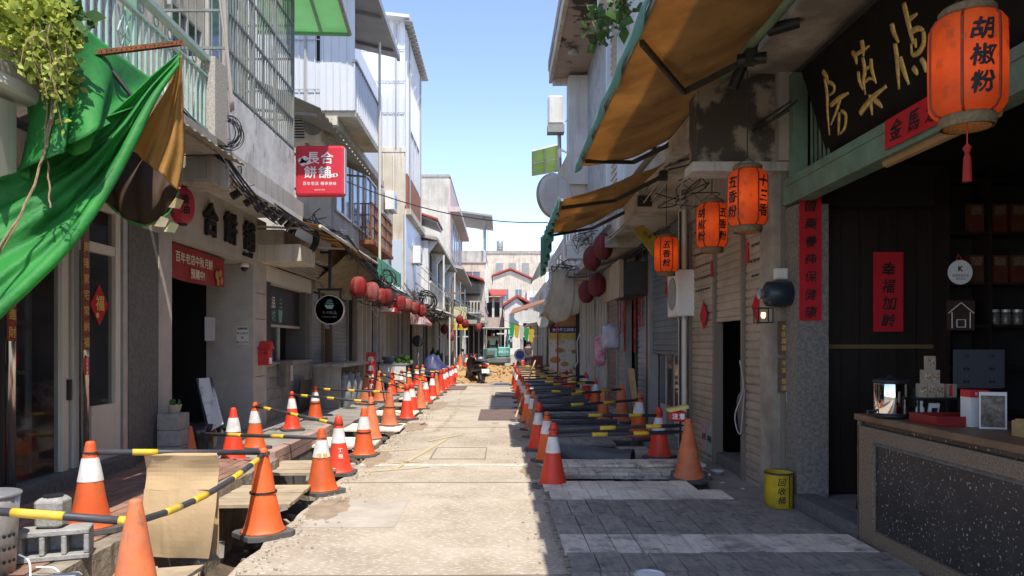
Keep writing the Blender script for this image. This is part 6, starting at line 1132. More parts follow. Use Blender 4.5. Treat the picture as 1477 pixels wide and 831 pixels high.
# dark red lanterns of the right side
for x, yy, d, m, lb in ((870, 356, 14.0, LDARK, 'dark red lantern beside the wooden box sign, topmost'), (854, 373, 15.0, LDARK, 'dark red lantern just below and left of the topmost one'), (861, 411, 15.4, LDARK, 'dark red lantern touching the left end of the wooden box sign'), (846, 421, 16.4, LDARK, 'dark red lantern lower left of the wooden box sign'), (818, 429, 19.5, LPALE, 'faded red lantern in front of the plastic sheeting')):
    red_lantern(P(x, yy, d), .38, .46, lb, m, 'right lanterns', cordlen=.5)
sh_ = thing('plastic_sheeting', 'bundle of dirty beige plastic sheeting hanging from the eave', 'sheeting', P(805, 460, 19)); 
A = [P(795, 385, 19.6), P(810, 388, 19), P(830, 392, 18.6)]; B = [P(783, 448, 19.8), P(800, 466, 19), P(832, 452, 18.6)]
loft(A, B, 30, 16, lambda u, v: Vector((.3, -1, 0)) * (.16 * math.sin(v * 2.6) + .05 * math.sin(u * 24 + v * 3))).build('sheet', mat('dirty_plastic', (.55, .49, .38), (.42, .36, .26), sc=3, rough=.55, trans=.3), sh_, smooth=True, solid=.01)
t = thing('brown_flap', 'brown awning flap jutting into the street at the far right', 'awning', (2, 32, 3)); MB().prism([P(735, 455, 31), P(785, 437, 31), P(788, 432, 34), P(740, 447, 34)], (0, 0, .06)).build('flap', mat('brown_flap_cloth', (.26, .13, .07), rough=.7), t)
for i, (x, yy, d, w_) in enumerate(((762, 457, 40, .9),)): t = thing('white_sign_board', 'white oval sign far down the right side', 'sign', P(x, yy, d)); MB().lathe([(.001, 0), (.8, 0), (.8, .06), (.001, .06)], 20, P(x, yy, d), m=Matrix.Diagonal((1, 1, .45)) @ Matrix.Rotation(R(90), 3, 'X')).build('board', WHITEP, t)
t = thing('bucket_lamp', 'round pale dish hanging left of the billboard', 'dish', P(783, 465, 26)); MB().lathe([(.001, 0), (.2, 0), (.2, .06), (.001, .06)], 20, P(783, 465, 26), m=Matrix.Rotation(R(90), 3, 'X')).build('dish', WHITEP, t); MB().lathe([(.16, 0), (.10, .25)], 14, P(790, 470, 26.1), m=Matrix.Rotation(R(60), 3, 'Y')).build('bucket', _m['ochre_wood'], t)
# bags on the far right doors
t = bundle(P(881, 486, 16.2), (.36, .3, .5), mat('white_bag', (.55, .54, .58), (.4, .38, .5), sc=8, rough=.4), None, 'plastic_bag', .08); tag(t, 'white plastic bag hanging by the grey shutter', 'bag')
t = bundle(P(866, 505, 17.5), (.26, .2, .66), mat('pink_bag', (.60, .08, .22), (.7, .5, .5), sc=6, rough=.5), None, 'pink_cloth', .06); tag(t, 'pink cloth bag hanging below the white bag', 'bag')
# ================================================================== street works: cones, bars, planks, pipes
CONE_O = mat('cone_orange', (.74, .115, .02), (.62, .09, .02), sc=5, rough=.55, jit=.2, dirt=(.34, .12, .05), dk=.6, ds=7, fine=((.16, .09, .06), 30, .63, .70, .7), fst=(1, 1, .35))
CONE_R = mat('cone_red', (.74, .055, .02), (.64, .045, .02), sc=5, rough=.5, jit=.18, dirt=(.35, .07, .04), dk=.5, ds=7, fine=((.16, .07, .06), 30, .65, .72, .6), fst=(1, 1, .35))
CONE_F = mat('cone_faded', (.66, .175, .06), (.50, .125, .05), sc=6, rough=.65, jit=.12, dirt=(.38, .2, .12), dk=.5, ds=7, fine=((.2, .13, .1), 26, .6, .68, .7), fst=(1, 1, .3))
CONE_B = mat('cone_brown', (.30, .17, .11), (.24, .14, .1), sc=6, rough=.7, jit=.1)
CWHITE = mat('cone_band', (.74, .73, .70), (.62, .6, .57), sc=9, rough=.5, dirt=(.4, .38, .35), dk=.5, ds=9)
RUBBER = mat('rubber_base', (.07, .07, .07), (.12, .11, .1), sc=9, rough=.85)
def cr(z): return .152 - (.152 - .034) * z / .66
def make_cone(kind, seed):
    """a traffic cone at the origin: square rubber base, flared body, white sleeve, tip"""
    body = dict(o=CONE_O, r=CONE_R, f=CONE_F, b=CONE_B)[kind[0]]; band = 'w' in kind; r = random.Random(seed)
    parts = []
    b = MB(); s = .19; c = .05
    b.prism([(-s + c, -s, 0), (s - c, -s, 0), (s, -s + c, 0), (s, s - c, 0), (s - c, s, 0), (-s + c, s, 0), (-s, s - c, 0), (-s, -s + c, 0)], (0, 0, .035)); parts.append(('base', b.mesh('base', RUBBER)))
    prof = [(.168, .036), (.158, .045), (.150, .06)] + [(cr(z), z) for z in (.1, .2, .3, .4, .5, .6, .66)] + [(.03, .675), (.018, .68)]
    b = MB().lathe(prof, 20)
    def dent(b):
        for v in b.v: a_ = math.atan2(v.y, v.x); k_ = 1 + .10 * mnoise.noise((math.cos(a_) * 1.4 + seed, math.sin(a_) * 1.4, v.z * 5)); v.x *= k_; v.y *= k_
        return b
    dent(b)
    parts.append(('body', b.mesh('body', body, smooth=True)))
    if band: parts.append(('white_band', dent(MB().lathe([(cr(z) + .0045, z) for z in (.38, .44, .5, .555)], 20, cap=False)).mesh('white_band', CWHITE, smooth=True)))
    if 't' in kind: parts.append(('tip', MB().lathe([(cr(.6) + .006, .595), (cr(.6) + .012, .60), (cr(.66) + .008, .67), (.03, .70), (.012, .705)], 14).mesh('tip', CONE_R, smooth=True)))
    return parts
_ck = {}
def cone(x, y, kind, label, group, z=0, lean=(0, 0), sc=1.0, rz=None):
    key = (kind, rnd.randrange(4))
    if key not in _ck: _ck[key] = make_cone(kind, len(_ck) * 3.7)
    t = thing('traffic_cone', label, 'traffic cone', (x, y, z + .002), group); t.rotation_euler = (lean[0] + rnd.uniform(-.02, .02), lean[1] + rnd.uniform(-.02, .02), rnd.uniform(0, 1.5) if rz is None else rz); t.scale = (sc * rnd.uniform(.95, 1.06), sc * rnd.uniform(.95, 1.06), sc)
    if rnd.random() < .35: z_ = rnd.choice((.56, .6, .33)); link('tape_ring', MB().lathe([(cr(z_) + .010, z_), (cr(z_) + .009, z_ + .016)], 16, cap=False).mesh('tape_ring', BLK, smooth=True), t)
    for n, me in _ck[key]: link(n, me, t)
    return t
KN = {'o': 'orange', 'r': 'red', 'f': 'faded orange', 'b': 'dull brown'}
def conerow(rows, where, group):
    for i, (x, y, k, z, ln, s) in enumerate(rows):
        w_ = 'with white band' if 'w' in k else 'without band'
        cone(x, y, k, f"{KN[k[0]]} cone {w_}, {ORD[i]} from camera {where}", group, z, ln, s)
O = (0, 0)
lrow = [(-2.03, 4.05, 'f', 0, O, 1.03), (-1.93, 5.95, 'o', 0, O, 1.05), (-1.87, 7.65, 'ow', 0, O, 1.0), (-1.93, 8.75, 'rwt', 0, O, 1.0), (-1.90, 10.15, 'ow', 0, O, 1), (-2.0, 11.4, 'f', .06, O, 1), (-2.02, 13.3, 'f', .06, O, 1.05), (-1.93, 15.1, 'rwt', 0, O, 1.05), (-1.98, 16.4, 'rwt', 0, O, 1), (-1.92, 17.6, 'f', 0, O, 1), (-1.95, 19.2, 'rw', 0, O, 1), (-1.93, 20.8, 'rwt', 0, O, 1.05), (-1.94, 22.2, 'f', 0, O, 1), (-1.92, 23.5, 'r', 0, O, 1.1), (-1.9, 24.8, 'rwt', 0, O, 1), (-1.92, 26.2, 'rwt', 0, O, 1), (-1.88, 27.6, 'rwt', 0, O, 1), (-1.9, 29.0, 'rwt', 0, O, 1), (-1.87, 30.4, 'rwt', 0, O, 1), (-1.86, 31.8, 'rw', .1, O, 1), (-1.8, 33.2, 'f', .3, O, 1.2)]
conerow(lrow, 'along the left road edge', 'cones along the left road edge')
linn = [(-2.98, 5.3, 'ow', .202, O, .96), (-3.86, 9.1, 'f', .12, O, .62), (-3.26, 8.9, 'rw', .12, O, .98), (-3.28, 9.75, 'ow', .16, O, .92), (-3.48, 12.2, 'rw', .12, O, .96), (-3.52, 13.9, 'ow', .12, O, .95), (-3.2, 17.4, 'f', .12, O, 1.1), (-3.0, 18.2, 'f', .12, O, 1.15), (-3.05, 20.6, 'r', .12, O, 1), (-2.95, 21.8, 'fw', .12, O, 1), (-2.95, 23.6, 'ow', .12, O, 1), (-2.9, 25.4, 'rwt', .12, O, 1), (-2.9, 27.4, 'ow', .12, O, 1)]
conerow(linn, 'near the left shopfronts', 'cones near the left shopfronts')
rrow = [(.575, 7.95, 'rwt', 0, O, 1), (.63, 9.7, 'ow', 0, O, .98), (.57, 10.75, 'rwt', 0, O, 1), (.62, 12.2, 'b', 0, O, 1.05), (.60, 13.2, 'fw', 0, O, 1.05), (.58, 14.6, 'ow', 0, O, 1), (.61, 16.2, 'rw', 0, O, 1.02), (.59, 17.8, 'ow', 0, O, 1), (.6, 19.4, 'rwt', 0, O, 1), (.58, 21, 'rwt', 0, O, 1), (.6, 22.6, 'ow', 0, O, 1), (.58, 24.2, 'rwt', 0, O, 1), (.6, 25.8, 'rwt', 0, O, 1), (.6, 27.6, 'rw', 0, O, 1), (.6, 29.4, 'rwt', 0, O, 1), (.62, 31.2, 'rwt', 0, O, 1), (.64, 33.2, 'rw', .05, O, 1)]
conerow(rrow, 'along the right road edge', 'cones along the right road edge')
rinn = [(2.13, 8.2, 'f', .05, (0, -.17), 1.02), (2.19, 10.0, 'rwt', 0, O, 1.0), (2.27, 11.9, 'ow', .02, O, 1.08), (2.43, 14.5, 'f', 0, O, 1.15), (2.12, 14.9, 'f', 0, O, 1.0), (2.28, 17.4, 'ow', 0, O, 1.1), (2.42, 20.4, 'rw', 0, O, 1.1), (2.5, 21.2, 'ow', 0, O, 1.1), (2.3, 23.6, 'ow', 0, O, 1.1), (2.3, 25.2, 'r', 0, O, 1), (2.35, 27.4, 'rw', 0, O, 1.05), (2.3, 29.6, 'rw', 0, O, 1.05), (2.2, 32.0, 'rw', 0, O, 1.05)]
conerow(rinn, 'near the right shutters', 'cones near the right shutters')
for cn_, txt, ang, m_ in (('traffic_cone.003', '工程', -1.2, CWHITE), ('traffic_cone.002', '道路', -1.25, mat('faded_yellow_print', (.6, .42, .12), rough=.7))):
    o = bpy.data.objects[cn_]
    for i, ch in enumerate(txt):
        V, F = glyphs(ch, .055, bold=.03, wob=.04); b = MB(); z0 = .30 - i * .07 if cn_.endswith('3') else .40
        for q in V: z = z0 + q.y; rr = cr(z) * 1.06 + .004; a = ang + (q.x + (0 if cn_.endswith('3') else (i - .5) * .06)) / rr; b.v.append(Vector((rr * math.cos(a), rr * math.sin(a), z)))
        b.f = F; p_ = link('stencil_print', b.mesh('stencil_print', m_), o); p_.rotation_euler = (0, 0, -o.rotation_euler.z)
# black and yellow barrier bars with their end loops
YEL = mat('bar_yellow', (.72, .47, .02), (.62, .40, .04), sc=8, rough=.5, dirt=(.4, .32, .18), dk=.35, ds=8); BARB = mat('bar_black', (.035, .036, .04), (.06, .06, .065), sc=7, rough=.5)
def barrier(a, b, label, group, bands=None, sg=0, r=.021):
    a, b = Vector(a), Vector(b); t = thing('barrier_bar', label, 'barrier bar', a, group); pts = sag(a, b, sg, 14 if sg else 2); MB().tube(pts, r, 10).build('bar', BARB, t, smooth=True)
    L = (b - a).length; n = max(1, round(L / .62))
    if bands is None: bands = [((i + .5) / n - .065 / L * 1.1, (i + .5) / n + .065 / L * 1.1) for i in range(n)]
    for u, v in bands:
        f_ = lambda s: a.lerp(b, s) - Vector((0, 0, 4 * sg * s * (1 - s)))
        MB().tube([f_(u + (v - u) * k / 4) for k in range(5)], r + .0025, 10).build('yellow_band', YEL, t, smooth=True)
    for e in (a, b): MB().tube([e + Vector((.045 * math.cos(k * .6283), .045 * math.sin(k * .6283), .0)) for k in range(11)], .006, 5).build('end_loop', BARB, t)
    return t
def top(c, f=.92): return Vector((c[0], c[1], c[3] + .68 * c[5] * f))
bl_ = 'bars on the left side'
barrier(top(lrow[0], .82), top(lrow[1], .93), 'sagging black and yellow bar between the two nearest left cones', bl_, bands=((.17, .27), (.36, .46), (.68, .76), (.86, .93)), sg=.07)
barrier((-3.25, 4.05, .665), top(lrow[0], .82), 'black and yellow bar running in from the left edge to the nearest cone', bl_, bands=((.0, .12), (.44, .68), (.93, 1.0)), r=.024)
barrier(top(linn[0], .88), top(lrow[1], .95), 'black and yellow bar behind the cardboard sheet', bl_, bands=((.22, .36),), r=.022)
barrier(P(790 - 500, 626, 8.9), top(lrow[2], .85), 'black and yellow bar in front of the cake shop steps', bl_, bands=((.25, .37), (.62, .72)))
for i, (a, b) in enumerate(((linn[3], lrow[3]), (linn[4], lrow[5]), (linn[5], lrow[6]), (linn[6], lrow[7]), (linn[7], lrow[8]), (linn[8], lrow[10]), (linn[9], lrow[11]), (linn[10], lrow[13]), (linn[11], lrow[14]), (linn[12], lrow[16]))):
    barrier(top(a), top(b, .88), 'black and yellow bar across the left trench, ' + ORD[i] + ' beyond the cake shop steps', bl_)
br_ = 'bars on the right side'
for i, (a, b, dz) in enumerate(((rrow[0], rinn[0], .0), (rrow[0], rinn[0], -.07), (rrow[1], rinn[1], 0), (rrow[2], rinn[2], 0), (rrow[3], rinn[3], 0), (rrow[5], rinn[4], 0), (rrow[6], rinn[5], 0), (rrow[7], rinn[5], .02), (rrow[8], rinn[6], 0), (rrow[9], rinn[7], 0), (rrow[10], rinn[8], 0), (rrow[11], rinn[9], 0), (rrow[12], rinn[10], 0), (rrow[13], rinn[10], 0), (rrow[14], rinn[11], 0), (rrow[15], rinn[12], 0))):
    e = top(b, .86) + Vector((-.09 if i < 2 else 0, 0, dz)); barrier(top(a, .93) + Vector((0, 0, dz)), e, ('upper of the two nearest black and yellow bars across the right trench' if i == 0 else 'lower of the two nearest black and yellow bars across the right trench' if i == 1 else 'black and yellow bar across the right trench, ' + ORD[i] + ' from the camera'), br_, bands=((.30, .42), (.62, .74)) if i % 2 else ((.36, .48), (.72, .84)))
# red flasher and folded yellow card on the leaning cone
t = thing('warning_flasher', 'red warning flasher wrapped on the leaning cone top', 'flasher', (2.02, 8.18, .74)); c = Vector((1.99, 8.16, .76)); MB().box(c, (.17, .11, .12), ry=.15).build('body', REDP, t, bevel=.02); MB().box(c + Vector((.0, -.01, .085)), (.22, .14, .035), ry=-.2).build('yellow_card', mat('card_yellow', (.66, .52, .16), rough=.7), t); lettering('注意', c + Vector((0, -.058, 0)), *CAM, .07, WHT, t, bold=.04)
# ---- plank mats: separate boards on cross bearers
WOODG = [mat('grey_plank', (.76, .67, .54), (.60, .52, .415), sc=5, rough=.9, bump=.3, bs=30, jit=.13, stretch=(6, 1, 1), dirt=(.16, .15, .14), dk=.6, ds=5, dlo=.5, dhi=.62, fine=((.05, .05, .05), 9, .61, .65, .45)), mat('dark_plank', (.34, .305, .25), (.235, .21, .17), sc=5, rough=.85, bump=.3, bs=30, jit=.10, stretch=(6, 1, 1), dirt=(.08, .08, .08), dk=.6, ds=6, fine=((.03, .03, .03), 9, .61, .65, .5)), mat('pale_plank', (.85, .76, .62), (.72, .62, .49), sc=5, rough=.9, bump=.25, bs=30, jit=.10, stretch=(6, 1, 1), dirt=(.3, .24, .17), dk=.6, ds=3), mat('tan_plank', (.46, .37, .25), (.37, .29, .19), sc=5, rough=.9, bump=.25, bs=30, jit=.12, stretch=(1, 5, 1), dirt=(.22, .16, .1), dk=.5, ds=5)]
def plank_mat(label, x0, x1, y0, y1, z, wd, m, along='y', skew=0, th=.03, tilt=0, group='plank mats over the trenches'):
    t = thing('plank_mat', label, 'plank mat', ((x0 + x1) / 2, (y0 + y1) / 2, z), group); t.rotation_euler = (tilt, 0, skew)
    L = x1 - x0 if along == 'y' else y1 - y0; n = max(1, round(L / wd)); wd = L / n; ln = y1 - y0 if along == 'y' else x1 - x0
    me = (MB().box((0, 0, 0), (wd - .008, ln, th)) if along == 'y' else MB().box((0, 0, 0), (ln, wd - .008, th))).mesh('plank', m)
    for i in range(n):
        p = -L / 2 + (i + .5) * wd; j = rnd.uniform(-.012, .012)
        link('plank', me, t, (p, j, rnd.uniform(-.003, .003)) if along == 'y' else (j, p, rnd.uniform(-.003, .003)), (rnd.uniform(-.006, .006), rnd.uniform(-.006, .006), rnd.uniform(-.004, .004)))
    for s in (-.32, .32):
        (MB().box((0, s * (y1 - y0), -th / 2 - .022), (x1 - x0 - .04, .06, .04)) if along == 'y' else MB().box((s * (x1 - x0), 0, -th / 2 - .022), (.06, y1 - y0 - .04, .04)))
        bm_ = MB().box((0, 0, 0), (x1 - x0 - .04, .06, .04) if along == 'y' else (.06, y1 - y0 - .04, .04)).mesh('bearer', m); link('bearer', bm_, t, (0, s * (y1 - y0), -th / 2 - .022) if along == 'y' else (s * (x1 - x0), 0, -th / 2 - .022))
    return t
rm = [(4.25, 4.82, 1, 2.75, .47), (4.84, 5.25, 1, 2.8, .48), (5.27, 5.76, 0, 2.75, .47), (5.78, 6.38, 1, 2.62, .46), (6.4, 7.05, 1, 2.5, .45), (7.08, 7.52, 2, 2.28, .5), (7.54, 8.0, 2, 2.05, .46)]
nm = ['nearest dark plank mat at the bottom edge', 'second dark plank mat from the bottom edge', 'light grey plank mat between two dark ones', 'dark plank mat behind the light grey one', 'dark blue-grey plank mat beside the yellow tin', 'pale plank mat in front of the nearest bars', 'whitish plank mat beside the nearest right cone']
for (y0, y1, k, x1, x0), l_ in zip(rm, nm):
    t = plank_mat(l_, x0, x1, y0, y1, .045, .19, WOODG[k])
    for s in (-.3, .3): link('rope_handle', MB().tube([(-(x1 - x0) / 2 + .02, s * (y1 - y0) - .04, 0), (-(x1 - x0) / 2 - .03, s * (y1 - y0) - .03, .0), (-(x1 - x0) / 2 - .035, s * (y1 - y0) + .03, .0), (-(x1 - x0) / 2 + .02, s * (y1 - y0) + .04, 0)], .009, 6).mesh('rope_handle', mat('rope', (.2, .18, .14), rough=.9)), t)
rm2 = [(8.45, 8.8, .55, 2.45, 0), (8.82, 9.25, .6, 2.5, 0), (10.9, 11.5, .5, 1.75, 1), (11.55, 12.2, .55, 2.1, 1), (12.9, 13.4, .5, 2.2, 0), (14.0, 14.5, .6, 2.3, 0), (15.4, 16.2, .6, 2.4, 1), (17.2, 17.8, .6, 2.3, 1), (18.6, 19.3, .6, 2.4, 0), (20.4, 21.2, .6, 2.4, 1), (22.2, 22.9, .6, 2.4, 1), (24, 24.8, .6, 2.4, 0), (26, 27, .6, 2.4, 1), (28.2, 29.2, .6, 2.4, 0)]
for i, (y0, y1, x0, x1, k) in enumerate(rm2): plank_mat('grey plank mat bridging the right trench, ' + ORD[i] + ' beyond the nearest bars', x0, x1, y0, y1, .05 if i != 1 else .09, .2, WOODG[k], skew=rnd.uniform(-.04, .04))
plank_mat('tan pallet bridging the left trench beside the cardboard', -2.95, -1.92, 6.55, 7.5, .10, .13, WOODG[3], along='x', skew=.05, tilt=0)
plank_mat('tan plank end sticking out below the cardboard', -2.75, -2.05, 4.7, 5.1, -.02, .2, WOODG[3], along='x', skew=.25)
plank_mat('tan plank walkway in front of the cake shop steps', -3.1, -1.95, 8.3, 9.2, .08, .22, WOODG[3], along='x', skew=.04); plank_mat('weathered walkway by the third left cone pair', -3.3, -1.85, 10.6, 11.6, .07, .24, WOODG[2], along='x', skew=-.03); plank_mat('long weathered walkway before the gas cylinders', -3.4, -1.75, 12.6, 13.6, .07, .24, WOODG[2], along='x', skew=.03)
for i, y0 in enumerate((15.4, 17.6, 19.8, 22.2, 24.4)): plank_mat('weathered walkway over the left trench, ' + ORD[i] + ' beyond the gas cylinders', -3.2, -1.8, y0, y0 + .9, .07, .22, WOODG[2 + i % 2], along='x', skew=rnd.uniform(-.05, .05))
# ---- pipes in the right trench
PIPE = mat('black_pvc', (.05, .052, .055), (.075, .075, .078), sc=6, rough=.35, dirt=(.16, .14, .11), dk=.4, ds=3)
def hollow(a, b, r, m, parent, name='pipe'):
    a, b = Vector(a), Vector(b); o = MB().tube([a, b], r, 20, cap=False).tube([b, a], r * .88, 20, cap=False).build(name, m, parent, smooth=True)
    return o
t = thing('drain_pipe', 'thick black pipe length lying across the right trench by the nearest plank mats', 'pipe', (1.3, 10, -.15)); hollow((.75, 10.2, .02), (1.72, 9.8, -.03), .17, PIPE, t); hollow((1.68, 9.815, -.028), (1.78, 9.775, -.033), .19, PIPE, t, 'socket')
t = thing('drain_pipe', 'pale plastic pipe slanting down into the right trench', 'pipe', (1.9, 10, -.2)); hollow((1.75, 10.6, -.08), (2.12, 9.35, -.42), .05, mat('pale_pvc', (.42, .41, .39), rough=.45), t)
t = thing('concrete_block', 'grey concrete block beside the trench under the orange cone', 'block', (2.2, 10.9, -.3)); MB().bb(1.78, 2.28, 10.5, 11.3, -.45, -.02).build('block', CONC, t, bevel=.02)
for i, (x0, y0, x1, y1, z, r) in enumerate(((.7, 11.9, 2.2, 12.1, .13, .06), (.75, 12.3, 2.3, 12.5, .10, .09), (.7, 13.5, 2.2, 13.7, .08, .08), (.8, 14.9, 2.3, 15.0, .06, .1), (.7, 16.5, 2.2, 16.7, .1, .1), (.7, 18.1, 2.2, 18.2, .1, .09), (.7, 19.8, 2.3, 19.7, .1, .1), (.7, 21.7, 2.3, 21.6, .1, .1), (.7, 23.4, 2.3, 23.5, .1, .1), (.7, 25.4, 2.3, 25.3, .1, .1), (.7, 27.6, 2.3, 27.5, .1, .1))):
    t = thing('drain_pipe', 'black pipe laid across the right trench, ' + ORD[i] + ' beyond the thick near pipe', 'pipe', (x0, y0, z), 'pipes across the right trench'); hollow((x0, y0, z), (x1, y1, z), r, PIPE, t); MB().tube([(x0 + .03, y0, z), (x0 + .1, y0 + .01, z)], r + .008, 16, cap=False).build('collar', BLK, t)
# steel sheets leaning in the trench
for i, (x, yy, w_, h_, rz_) in enumerate(((1.5, 12.7, .9, .45, .2), (1.2, 15.2, .8, .5, -.3), (1.8, 17.0, .9, .5, .1))): tag(MB().box((x, yy, .0), (w_, h_, .02), rz=rz_, rx=.35).build('steel_sheet', GREYM), 'thin steel sheet tilted in the right trench, ' + ORD[i] + ' from the camera', 'steel sheet', 'steel sheets in the right trench')
# long thin pole leaning along the right cone row
tag(MB().tube([P(737, 622, 14.2), P(772, 520, 24)], .022, 8).build('bamboo_pole', mat('bamboo', (.55, .38, .2), rough=.6)), 'long pale pole lying along the right cone row', 'pole')
# ---- near left: cardboard, blocks, bucket
cb_ = thing('cardboard_sheet', 'folded tan cardboard sheet draped over a barrier bar', 'cardboard', P(262, 800, 5.55)); CARDB = mat('cardboard', (.52, .37, .20), (.46, .32, .17), sc=2.5, rough=.85, bump=.08, bs=20, stretch=(1, 1, 5), dirt=(.4, .27, .14), dk=.4)
def cardf(u, v, d, x0, x1, yt, yb, bend): p = P(x0 + (x1 - x0) * u, yt + (yb - yt) * v, d); p.y += bend * math.sin(v * 3.1) + .010 * math.sin(u * 7 + v * 2) + .006 * mnoise.noise((u * 3, v * 3, yt)); return p
MB().grid(lambda u, v: cardf(u, v, 5.50, 208, 314 - 2 * v, 657, 707, .03), 16, 8).build('upper_flap', CARDB, cb_, solid=.007); MB().grid(lambda u, v: cardf(u, v, 5.47, 208, 313 - 12 * v * v, 706 + 2 * math.sin(u * 9), 802 + 4 * u, -.03), 16, 12).build('lower_sheet', CARDB, cb_, solid=.007)
MB().grid(lambda u, v: cardf(u, v, 5.62, 286, 315, 700, 800, .0), 8, 10).build('rear_flap', CARDB, cb_, solid=.007); MB().grid(lambda u, v: P(209 + 104 * u, 657 - 3 * math.sin(v * 3.14), 5.5 + .16 * v), 12, 4).build('top_fold', CARDB, cb_, solid=.007)
CB = mat('cement_block', (.36, .345, .32), (.26, .25, .23), sc=14, rough=.95, bump=.5, bs=50)
t = thing('hollow_block', 'grey hollow cement block on the pavers beside the nearest cones', 'cement block', (-2.85, 4.72, .2)); c = Vector((-2.82, 4.62, .205)); rz_ = .35
def blk(b, cx, cy, sx, sy, z0, z1): 
    q = Matrix.Rotation(rz_, 3, 'Z') @ Vector((cx, cy, 0)); return b.box(c + q + Vector((0, 0, (z0 + z1) / 2)), (sx, sy, z1 - z0), rz=rz_)
b = MB(); blk(b, 0, .09, .40, .02, 0, .19)
MB_ = b
for z0, z1 in ((0, .035), (.155, .19)): blk(b, 0, 0, .40, .16, z0, z1)
for x in (-.185, -.06, .06, .185): blk(b, x, 0, .03, .16, .035, .155)
b.build('block', CB, t, bevel=.006)
t = thing('clay_pot', 'squat grey block perched on the hollow cement block', 'block', (-2.9, 4.75, .4)); q = Vector((-2.86, 4.66, .397)); b = MB().lathe([(.10, 0), (.115, .02), (.12, .16), (.105, .19)], 4, q, m=Matrix.Rotation(.9, 3, 'Z')); b.build('block', CB, t, bevel=.02); MB().lathe([(.06, .19), (.06, .2), (.03, .2)], 12, q).build('rim', BLK, t)
t = thing('steel_bucket', 'perforated steel bucket cut off by the left edge', 'bucket', (-3.1, 4.32, .2)); c = Vector((-3.05, 4.32, .205)); MB().lathe([(.15, 0), (.165, .3), (.175, .46), (.16, .46), (.15, .3), (.13, .02)], 28, c).build('body', mat('dull_steel', (.46, .45, .43), (.36, .34, .31), sc=9, rough=.4, metal=.5), t, smooth=True); MB().lathe([(.18, .455), (.184, .468), (.17, .475), (.08, .49), (.001, .492)], 28, c).build('lid', STEEL, t, smooth=True)
hm = MB().lathe([(.001, 0), (.011, 0), (.011, .004), (.001, .004)], 8, m=Matrix.Rotation(R(90), 3, 'X')).mesh('hole', BLACK)
for k in range(3):
    for j in range(14): a = R(-90 + (j - 5) * 11); link('hole', hm, t, (c + Vector((.168 * math.cos(a), .168 * math.sin(a), .08 + k * .075))) - woff(t), (0, 0, a + R(90)))
t = thing('concrete_lump', 'whitish broken concrete slab at the bottom left corner', 'concrete', (-2.62, 3.9, 0)); MB().box((-2.62, 4.02, .1), (.45, .5, .24), rz=.25).jitter(.02).build('slab', CONCL, t, bevel=.02)
for i, pts in enumerate(([P(28, 800, 4.2), P(42, 810, 4.15), P(44, 840, 4.1)], [P(52, 818, 4.3), P(80, 820, 4.3), P(92, 840, 4.2)])): tag(MB().tube([curve([Vector(p) for p in pts], k / 10) for k in range(11)], .005, 6).build('white_wire', WHT), ('left', 'right')[i] + ' white wire looped over the broken concrete', 'wire')
for i in range(26):
    x = rnd.choice((-2.55, -1.95)) + rnd.uniform(-.15, .1); rock('rubble_stone', (x, 4.2 + i * .45 + rnd.uniform(0, .3), rnd.uniform(-.35, -.1)), rnd.uniform(.1, .22), bpy.data.objects['trench_soil_left'])
# ---- items on the left sidewalk
t = thing('menu_board', 'leaning white menu board with sketches at the cake shop door', 'board', (-3.95, 9.6, .2)); a = P(284, 546, 9.7); b = P(304, 545, 9.7); c = P(321, 612, 9.3); d = P(303, 622, 9.3)
MB().prism([a, b, c, d], (.0, .04, 0)).build('board', mat('menu_white', (.62, .61, .6), (.42, .40, .38), sc=9, rough=.5, lo=.55, hi=.62), t); MB().bar(b, c + Vector((0, 0, -.15)), .03).build('frame', BLK, t); MB().bar(a, d + Vector((0, 0, -.15)), .03).build('frame', BLK, t)
o = bundle((-3.88, 9.35, .33), (.4, .3, .42), mat('black_bag', (.02, .02, .022), rough=.3), None, 'black_bag', .08); tag(o, 'black rubbish bag beside the menu board', 'bag')
t = thing('potted_cactus', 'small cactus in a white pot on grey blocks by the pier', 'plant', (-4.0, 8.9, .7)); c = Vector((-4.0, 8.95, .72)); MB().lathe([(.06, 0), (.085, .10), (.09, .10), (.075, .09)], 14, c).build('pot', CREAMF, t, smooth=True)
for k in range(7): MB().lathe([(.012, 0), (.022, .03), (.018, .07), (.004, .09)], 8, c + Vector((rnd.uniform(-.05, .05), rnd.uniform(-.05, .05), .08))).build('stem', LEAFG, t, smooth=True)
for i in range(3): tag(MB().bb(-4.15, -3.88, 8.8, 9.1, .122 + i * .2, .317 + i * .2).build('cement_block', CB, bevel=.008), ('lowest', 'middle', 'topmost')[i] + ' grey block in the stack under the potted cactus', 'cement block', 'blocks under the cactus')
t = thing('leaning_board', 'black board leaning below the kiosk counter', 'board', (-4.1, 14.8, .12)); MB().box((-4.14, 15.4, .47), (.03, .9, .68), ry=.12).build('panel', BLK, t)
